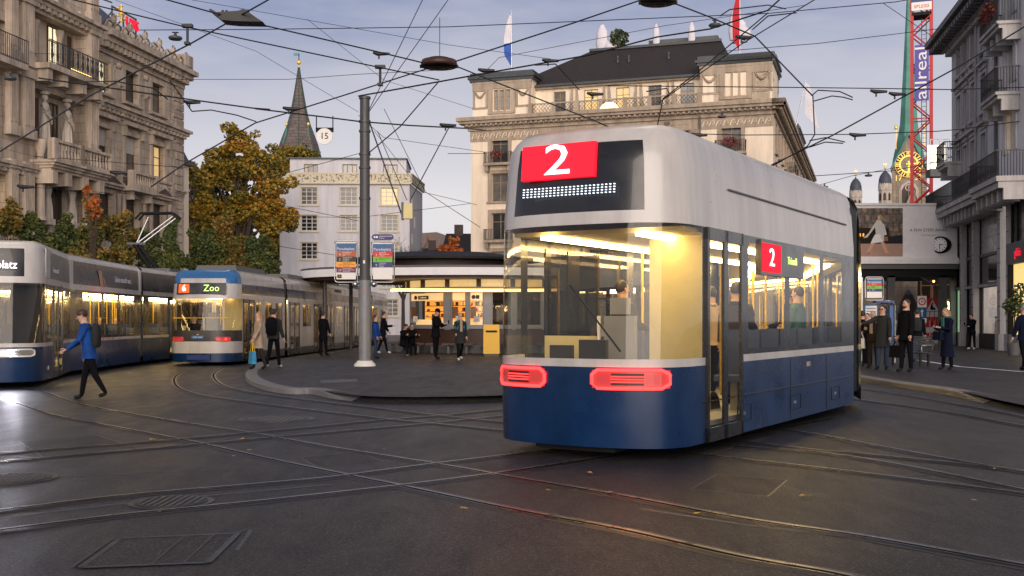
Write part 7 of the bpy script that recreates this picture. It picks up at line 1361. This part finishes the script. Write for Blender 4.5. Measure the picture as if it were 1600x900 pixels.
# ================================================================ PEOPLE
def limb(a, b): return (a, b)
def person(pos, rz, h=1.75, top='cloth_black', leg='cloth_black', shoe='black', hair='hair_dark', label='', coat=None, coat_len=.5, arms=((10, 8), (10, 8)), legs=((4, 0), (-4, 0)), lean=0, sit=False, long_hair=False, head_turn=0, glasses=False, group=None, abd=(8, 8), beard=False, hat=None, scarf=None, nodown=0):
    t = thing('person', label, 'person', tuple(pos), R(rz), group); V_ = Vector
    hipz = .525 * h if not sit else .27 * h; up = V_((0, -math.sin(R(lean)), math.cos(R(lean)))); P0 = V_((0, 0, hipz))
    J = {'pel': P0, 'spi': P0 + up * .10 * h, 'che': P0 + up * .21 * h, 'nb': P0 + up * .295 * h, 'nk': P0 + up * .335 * h}
    hd = V_((0, -math.sin(R(lean + nodown)), math.cos(R(lean + nodown)))); J['h0'] = J['nk'] + hd * .045 * h; J['h1'] = J['h0'] + hd * .055 * h
    vs = []; rad = []; ed = []; idx = {}
    def v(n, p, r): idx[n] = len(vs); vs.append(p); rad.append((r[0] * h, r[1] * h))
    for n, r in (('pel', (.082, .060)), ('spi', (.074, .056)), ('che', (.088, .060)), ('nb', (.060, .045)), ('nk', (.032, .034)), ('h0', (.042, .050)), ('h1', (.040, .046))): v(n, J[n], r)
    for a, b in (('pel', 'spi'), ('spi', 'che'), ('che', 'nb'), ('nb', 'nk'), ('nk', 'h0'), ('h0', 'h1')): ed.append((idx[a], idx[b]))
    bones = []; hands = []
    for s, (sw, el_), ab in ((-1, arms[0], abd[0]), (1, arms[1], abd[1])):
        S = J['nb'] + V_((s * .098 * h, 0, -.012 * h)); d = V_((s * math.sin(R(ab)), -math.sin(R(sw + lean)), -math.cos(R(sw + lean)) * math.cos(R(ab)))).normalized(); E = S + d * .165 * h
        d2 = V_((s * math.sin(R(ab)) * (.4 if el_ > 40 else 1) - (s * .35 if el_ > 60 else 0), -math.sin(R(sw + lean + el_)), -math.cos(R(sw + lean + el_)))).normalized(); W_ = E + d2 * .145 * h
        v('s%d' % s, S, (.042, .042)); v('e%d' % s, E, (.030, .030)); v('w%d' % s, W_, (.019, .022)); ed += [(idx['nb'], idx['s%d' % s]), (idx['s%d' % s], idx['e%d' % s]), (idx['e%d' % s], idx['w%d' % s])]; hands.append((s, W_, d2))
    for s, (sw, kn) in ((-1, legs[0]), (1, legs[1])):
        Hh = P0 + V_((s * .052 * h, 0, -.02 * h)); d = V_((s * .02, -math.sin(R(sw)), -math.cos(R(sw)))); K = Hh + d * .245 * h; d2 = V_((s * .01, -math.sin(R(sw - kn)), -math.cos(R(sw - kn)))); A = K + d2 * .225 * h; fo = R(sw - kn) * .5; T_ = A + V_((s * .012 * h, -.085 * h * math.cos(fo), -.018 * h - .03 * h * math.sin(abs(fo)) * (1 if sw - kn < 0 else 0)))
        v('g%d' % s, Hh, (.056, .058)); v('k%d' % s, K, (.037, .040)); v('a%d' % s, A, (.026, .030)); v('t%d' % s, T_, (.026, .018)); ed += [(idx['pel'], idx['g%d' % s]), (idx['g%d' % s], idx['k%d' % s]), (idx['k%d' % s], idx['a%d' % s]), (idx['a%d' % s], idx['t%d' % s])]
    # drop so that the lower foot rests on the ground
    if not sit:
        low = min(vs[idx['t%d' % s]].z for s in (-1, 1)) - .016 * h; sh = V_((0, 0, -low)); vs = [p + sh for p in vs]; hands = [(s, w_ + sh, d) for s, w_, d in hands]; J = {k_: p + sh for k_, p in J.items()}
    me = bpy.data.meshes.new('sk'); me.from_pydata(vs, ed, []); ob = bpy.data.objects.new('sk', me); C.objects.link(ob); md = ob.modifiers.new('s', 'SKIN'); md.use_smooth_shade = True
    for i, r in enumerate(rad): me.skin_vertices[0].data[i].radius = r
    me.skin_vertices[0].data[0].use_root = True; sb = ob.modifiers.new('b', 'SUBSURF'); sb.levels = 1; sb.render_levels = 1
    dg = bpy.context.evaluated_depsgraph_get(); ev = ob.evaluated_get(dg).to_mesh(); q = MB(); mm = [top, leg, shoe, 'skin']; segs_ = []
    for a, b in ed:
        na, nb_ = [k_ for k_, i in idx.items() if i == a][0], [k_ for k_, i in idx.items() if i == b][0]; m = top
        if na in ('nb', 'nk', 'h0') and nb_[0] in 'nh': m = 'skin'
        if (na[0] in 'gk' and nb_[0] in 'ka') or (na == 'pel' and nb_[0] == 'g'): m = leg
        if nb_[0] == 't': m = shoe
        segs_.append((vs[a], vs[b], m))
    vv = [x.co.copy() for x in ev.vertices]; grp = {m: [] for m in set(mm)}
    for p_ in ev.polygons:
        c = p_.center; best = None
        for A, B, m in segs_:
            AB = B - A; t_ = max(0, min(1, (c - A).dot(AB) / max(1e-6, AB.length_squared))); d = (c - A - AB * t_).length
            if best is None or d < best[0]: best = (d, m)
        grp.setdefault(best[1], []).append(tuple(p_.vertices))
    o0 = len(q.v); q.v += [tuple(p) for p in vv]
    for m, fs in grp.items():
        if fs: k_ = q.mi(m); q.f += [list(f_) for f_ in fs]; q.fm += [k_] * len(fs); q.sm += [True] * len(fs)
    ob.evaluated_get(dg).to_mesh_clear(); bpy.data.objects.remove(ob)
    # head, face, hands grown onto the same mesh
    Hc = (J['h0'] + J['h1']) / 2 + hd * .01 * h; Mh_ = Matrix.Translation(Hc) @ Matrix.Rotation(R(head_turn), 4, 'Z') @ Matrix.Rotation(R(lean + nodown), 4, 'X'); q.T = Mh_
    q.ball((0, 0, 0), .043 * h, .053 * h, .066 * h, 'skin', 14, 9); q.ball((0, -.014 * h, -.035 * h), .032 * h, .036 * h, .030 * h, 'skin', 10, 6); q.tube([(0, -.050 * h, .012 * h), (0, -.063 * h, -.010 * h), (0, -.052 * h, -.014 * h)], [.005 * h, .008 * h, .005 * h], 'skin', 6)
    for s in (-1, 1): q.ball((s * .017 * h, -.048 * h, .008 * h), .006 * h, .004 * h, .004 * h, 'black', 6, 4); q.ball((s * .045 * h, .002 * h, 0), .006 * h, .011 * h, .016 * h, 'skin', 6, 5); q.box(s * .018 * h - .009 * h, s * .018 * h + .009 * h, -.053 * h, -.048 * h, .017 * h, .020 * h, hair)
    q.box(-.012 * h, .012 * h, -.0515 * h, -.047 * h, -.031 * h, -.028 * h, 'red_line')
    if beard: q.ball((0, -.012 * h, -.040 * h), .036 * h, .041 * h, .030 * h, hair, 10, 6)
    q.T = Matrix()
    for s, W_, d in hands:
        side = V_((0, 1, 0)).cross(d); side = side.normalized() if side.length > .1 else V_((1, 0, 0)); fw = d.cross(side).normalized(); q.tube([tuple(W_), tuple(W_ + d * .02 * h), tuple(W_ + d * .048 * h)], [.016 * h, .022 * h, .020 * h], 'skin', 8, flat=.55)
        for j, L_ in enumerate((.036, .042, .039, .030)): o_ = fw * (j - 1.5) * .010 * h; b = W_ + d * .046 * h + o_; cur = side * (-s) * .012 * h; q.tube([tuple(b), tuple(b + d * L_ * h * .5), tuple(b + d * L_ * h * .85 + cur)], [.0052 * h, .0048 * h, .0038 * h], 'skin', 5)
        b = W_ + d * .014 * h - fw * .015 * h; q.tube([tuple(b), tuple(b + d * .018 * h - fw * .016 * h), tuple(b + d * .036 * h - fw * .018 * h)], [.007 * h, .006 * h, .0045 * h], 'skin', 5)
    q.build('body', t)
    q = MB(); q.T = Mh_; q.ball((0, .012 * h, .018 * h), .048 * h, .053 * h, .060 * h, hair, 12, 8)
    if long_hair: q.tube([(0, .022 * h, .03 * h), (0, .045 * h, -.03 * h), (0, .045 * h, -.10 * h)], [.044 * h, .046 * h, .028 * h], hair, 10)
    if hat: q.ball((0, .008 * h, .030 * h), .052 * h, .060 * h, .048 * h, hat, 12, 7)
    q.build('hair', t)
    if glasses: q = MB(); q.T = Mh_; [q.box(s * .018 * h - .014 * h, s * .018 * h + .014 * h, -.060 * h, -.054 * h, .002 * h, .016 * h, 'black') for s in (-1, 1)]; q.build('glasses', t)
    if coat:
        q = MB(); rx = [(.105, .075), (.100, .072), (.094, .070), (.098, .074), (.108, .082), (.115 + .02 * coat_len, .09 + .02 * coat_len)]; zt = J['nb']; n = 16; rows_ = []
        bot = J['pel'] - V_((0, 0, coat_len * .5 * h)) if not sit else J['pel'] - V_((0, 0, .02 * h)); st_ = [zt + V_((0, 0, .004 * h)), J['che'] + V_((0, 0, .02 * h)), J['spi'], J['pel'], J['pel'].lerp(bot, .5), bot]; rx[0] = (.085, .05); vsx = []
        for (a, b), c in zip(rx, st_):
            for j in range(n): u_ = 2 * math.pi * j / n; k_ = 1 + .04 * math.sin(u_ * 5 + c.z * 9); vsx.append(c + V_((a * h * k_ * math.cos(u_), b * h * k_ * math.sin(u_), 0)))
        fs = [(i * n + j, i * n + (j + 1) % n, (i + 1) * n + (j + 1) % n, (i + 1) * n + j) for i in range(len(st_) - 1) for j in range(n)]; q.add(vsx, [tuple(reversed(f_)) for f_ in fs], coat, True); q.add([vsx[j] for j in range(n)], [tuple(range(n))], coat)
        q.tube([tuple(J['nb'] + V_((.05 * h * math.cos(R(a)), .045 * h * math.sin(R(a)), .022 * h))) for a in range(0, 361, 30)], .016 * h, coat, 6, False)
        for s in (-1, 1): 
            S, E, W_ = (vs[idx[k_ % s]] for k_ in ('s%d', 'e%d', 'w%d')); q.tube([S + V_((-s * .01 * h, 0, .004 * h)), S.lerp(E, .5), E, W_.lerp(E, .08)], [.046 * h, .040 * h, .035 * h, .028 * h], coat, 8)
        q.build('coat', t)
    if scarf: q = MB(); q.tube([tuple(J['nk'] + V_((.045 * h * math.cos(R(a)), .045 * h * math.sin(R(a)), 0))) for a in range(0, 361, 30)], .02 * h, scarf, 6, False); q.box(-.03 * h, .02 * h, -.10 * h, -.075 * h, J['che'].z - .12 * h, J['nk'].z, scarf); q.build('scarf', t)
    return t, {'J': J, 'hands': hands, 'M': Matrix.Translation(pos) @ Matrix.Rotation(R(rz), 4, 'Z')}
def bag(info, hand, nm, lab, m, w_, hh, d_, cat='bag', strap=.25):
    s, W_, d = info['hands'][hand]; p = info['M'] @ (W_ + d * .08 + Vector((0, 0, -.03))); t = thing(nm, lab, cat, tuple(p - Vector((0, 0, strap + hh))), math.atan2(info['M'][1][0], info['M'][0][0])); q = MB(); q.box(-w_ / 2, w_ / 2, -d_ / 2, d_ / 2, 0, hh, m, .02); q.build('pouch', t); q = MB(); [q.tube([(-w_ * .3, y, hh), (-w_ * .15, y * .3, hh + strap), (w_ * .15, y * .3, hh + strap), (w_ * .3, y, hh)], .012, m if m != 'bag_blue' else 'pole_yellow', 5) for y in (-.03, .03)]; q.build('handle', t)
def backpack(info, lab, m, back=.17, sz=1.0, dz=.0):
    p = info['M'] @ (info['J']['che'] + Vector((0, back, -.02 + dz))); t = thing('backpack', lab, 'backpack', tuple(p), math.atan2(info['M'][1][0], info['M'][0][0])); q = MB(); q.lathe([(.10 * sz, -.24 * sz), (.155 * sz, -.2 * sz), (.165 * sz, 0), (.15 * sz, .16 * sz), (.07 * sz, .23 * sz)], m, 12, sy=.62); q.build('pouch', t); q = MB(); [q.tube([(s * .1, .0, .18 * sz), (s * .11, -.16, .16), (s * .11, -.30, .05), (s * .12, -.16, -.16)], .02, m, 6) for s in (-1, 1)]; q.build('strap', t)
def phone(info, hand, lab):
    s, W_, d = info['hands'][hand]; p = info['M'] @ (W_ + d * .13); t = thing('phone', lab, 'phone', tuple(p), math.atan2(info['M'][1][0], info['M'][0][0])); q = MB(); q.box(-.035, .035, -.02, -.01, -.02, .12, 'black'); q.build('case', t); q = MB(); q.box(-.03, .03, -.0095, -.006, -.015, .115, 'display_led'); q.build('screen', t)
def GP(px, py): return G(px, py, KH)
# 1 road, blue jacket
a, i_ = person(G(140, 624), -75, 1.76, 'cloth_blue', 'cloth_black', 'black', 'hair_dark', 'person in a bright blue jacket striding over the tracks before the left tram', coat='cloth_blue', coat_len=.12, arms=((-16, 20), (12, 35)), legs=((14, 6), (-16, 14)), lean=9, hat='brown_dark', nodown=10); backpack(i_, 'pale grey backpack on the person in the blue jacket', 'cloth_grey')
a, i_ = person(GP(404, 577), -60, 1.66, 'cloth_beige', 'cloth_grey', 'black', 'hair_blond', 'person in a beige coat carrying a bright blue shopping bag to the tram door', coat='cloth_beige', coat_len=.3, arms=((5, 15), (15, 20)), legs=((10, 4), (-10, 8)), long_hair=True); bag(i_, 1, 'shopping_bag', 'bright blue shopping bag with yellow handles', 'bag_blue', .36, .36, .14)
a, i_ = person(GP(428, 574), 165, 1.76, 'cloth_grey', 'cloth_black', 'shoe_white', 'hair_dark', 'person with a big black backpack walking to the tram, seen from behind', coat='cloth_grey', coat_len=.05, legs=((10, 0), (-14, 10))); backpack(i_, 'big black backpack worn by the person walking to the tram', 'cloth_black', sz=1.15)
person(GP(505, 556), 150, 1.74, 'cloth_black', 'cloth_black', 'black', 'hair_dark', 'person in dark clothes standing at an open door of the line 6 tram', coat='cloth_black', coat_len=.3)
a, i_ = person(GP(587, 560), 80, 1.60, 'cloth_navy', 'denim', 'black', 'hair_dark', 'person in a navy and blue jacket half hidden by the mast', coat='cloth_blue', coat_len=.08)
person(GP(598, 552), 100, 1.80, 'cloth_black', 'cloth_black', 'shoe_white', 'hair_dark', 'person in a black jacket and white trainers just right of the mast', coat='cloth_black', coat_len=.15, arms=((20, 70), (10, 20)), legs=((14, 0), (-10, 12)), lean=5)
def sitter(px, Y, rz, lab, **k): p = P(px, 500, Y); return person(Vector((p.x, Y, KH)), rz, 1.72, legs=((82, 80), (78, 76)), sit=True, label=lab, arms=((35, 60), (35, 60)), **k)
sitter(630, 44.6, 40, 'person in black seated on the kiosk bench, white trainers', top='cloth_black', coat='cloth_black', shoe='shoe_white', lean=12, nodown=25); sitter(643, 45.3, 15, 'person in dark clothes seated on the kiosk bench, next to the one in white trainers', top='cloth_black', coat='cloth_black', hair='hair_dark', lean=8, nodown=15)
a, i_ = person(GP(681, 561), 62, 1.84, 'cloth_black', 'cloth_black', 'black', 'hair_dark', 'person in black looking down at a phone before the glowing kiosk window', coat='cloth_black', coat_len=.18, arms=((30, 75), (25, 80)), nodown=28, hat='cloth_black', abd=(2, 2)); phone(i_, 1, 'phone held by the person in black at the kiosk')
a, i_ = person(GP(719, 563), 20, 1.68, 'cloth_green', 'cloth_black', 'shoe_white', 'hair_grey', 'person in a grey green parka crossing before the kiosk', coat='cloth_grey', coat_len=.32, arms=((15, 40), (-10, 20)), legs=((10, 2), (-14, 16)), scarf='cloth_beige'); backpack(i_, 'bright blue backpack worn before the kiosk', 'bag_blue', sz=.95, dz=-.05)
p = i_['M'] @ (i_['hands'][0][1] + Vector((0, 0, -.05)))
# right platform
a, i_ = person(GP(1348, 569), 160, 1.70, 'cloth_black', 'cloth_black', 'black', 'hair_dark', 'person in black at the platform edge, partly hidden by the moving tram', coat='cloth_black', coat_len=.3)
a, i_ = person(GP(1355, 572), -30, 1.62, 'cloth_black', 'cloth_black', 'black', 'hair_dark', 'person in a black jacket just behind the grey haired person', coat='cloth_black', coat_len=.12)
a, i_ = person(GP(1364, 575), -35, 1.68, 'cloth_beige', 'cloth_brown', 'black', 'hair_grey', 'grey haired person in an open dark jacket over a pale top', coat='cloth_brown', coat_len=.1, scarf='cloth_beige', arms=((20, 60), (10, 30))); bag(i_, 0, 'handbag', 'white bag held by the grey haired person', 'cloth_white', .22, .3, .1, strap=.12)
a, i_ = person(GP(1379, 577), -40, 1.83, 'cloth_grey', 'denim', 'black', 'hair_dark', 'person in sunglasses, grey coat and blue jeans pointing across the platform', coat='cloth_grey', coat_len=.34, arms=((62, 18), (5, 15)), abd=(30, 8), glasses=True)
a, i_ = person(GP(1416, 581), -65, 1.98, 'cloth_black', 'cloth_black', 'black', 'hair_dark', 'tall bearded person in a black jacket gazing left with a black bag in hand', coat='cloth_black', coat_len=.16, arms=((0, 8), (5, 15)), beard=True); bag(i_, 0, 'travel_bag', 'black travel bag held by the tall person in black', 'cloth_black', .42, .34, .2, strap=.16)
a, i_ = person(GP(1433, 565), 160, 1.78, 'cloth_black', 'denim', 'black', 'hair_dark', 'person in a dark jacket and jeans standing behind the bench', coat='cloth_black', coat_len=.1, head_turn=10); backpack(i_, 'dark backpack on the person behind the bench', 'cloth_grey', sz=1.0)
a, i_ = person(GP(1480, 578), -70, 1.76, 'cloth_navy', 'cloth_black', 'black', 'hair_blond', 'person in a long dark navy coat looking down at a phone', coat='cloth_navy', coat_len=.62, arms=((25, 80), (20, 85)), nodown=25, scarf='cloth_green', long_hair=True, abd=(3, 3)); phone(i_, 0, 'phone held by the person in the long navy coat'); bag(i_, 1, 'handbag', 'dark blue handbag on the arm of the person in the long coat', 'cloth_navy', .34, .24, .12, strap=.1)
a, i_ = person(GP(1519, 546), -60, 1.72, 'cloth_black', 'cloth_black', 'shoe_white', 'hair_dark', 'person in black with white trainers reading a phone at the shop pillar', coat='cloth_black', coat_len=.14, arms=((25, 75), (20, 70)), nodown=25, abd=(2, 2)); phone(i_, 0, 'phone held by the person at the shop pillar')
person(GP(1600, 578), -160, 1.86, 'cloth_navy', 'cloth_black', 'black', 'hair_grey', 'person in a navy jacket walking at the right edge of the view', coat='cloth_navy', coat_len=.12, legs=((8, 0), (-10, 8)))
a, i_ = person(GP(1547, 541) + Vector((.9, 1.2, .0)), 60, 1.62, 'cloth_brown', 'cloth_black', 'black', 'hair_dark', 'person in brown standing in for a reflection in the corner shop window', coat='cloth_brown', coat_len=.2)  # solid figure behind the pane, put in for a reflection on the shop glass
# drivers and riders
def rider(T, x, y, z, lab, **k): p = T @ Vector((x, y, z)); return person(p, math.degrees(math.atan2(T[1][0], T[0][0])) - 90 + k.pop('turn', 0), 1.68, sit=True, legs=((80, 78), (78, 76)), label=lab, arms=((45, 30), (45, 30)), **k)
rider(TL, 1.05, 0, .42, 'driver in a pale shirt behind the windscreen of the left tram', top='cloth_white'); rider(TC, 1.15, .55, .42, 'driver in black at the windscreen of the line 6 tram', top='cloth_black', coat='cloth_black')
rider(ml[1][4]['T'], 2.6, -.8, .36, 'rider in dark clothes at the first window of the left tram middle section', top='cloth_black', turn=180); rider(ml[1][4]['T'], 4.1, -.8, .36, 'rider in brown at the middle window of the left tram middle section', top='cloth_brown', hair='hair_dark'); rider(ml[1][4]['T'], 5.8, -.8, .36, 'rider with fair hair at the last window of the left tram middle section', top='cloth_beige', hair='hair_blond')
for x, y, c, lab in ((2.6, .55, 'cloth_grey', 'standing rider in grey just behind the cab of the moving tram'), (4.9, .6, 'cloth_black', 'standing rider in black at the far side of the moving tram'), (6.3, -.75, 'cloth_green', 'standing rider in green at the last side window of the moving tram'), (4.0, -.55, 'cloth_brown', 'standing rider in brown inside the moving tram'), (5.8, .5, 'cloth_beige', 'standing rider in beige inside the moving tram'), (6.9, -.4, 'cloth_black', 'standing rider in black near the far end inside the moving tram')):
    p = TR_ @ Vector((x, y, .36)); person(p, 40 + x * 30, 1.7, c, 'cloth_black', 'black', 'hair_dark', lab, coat=c, coat_len=.12, arms=((20, 60), (8, 10)))
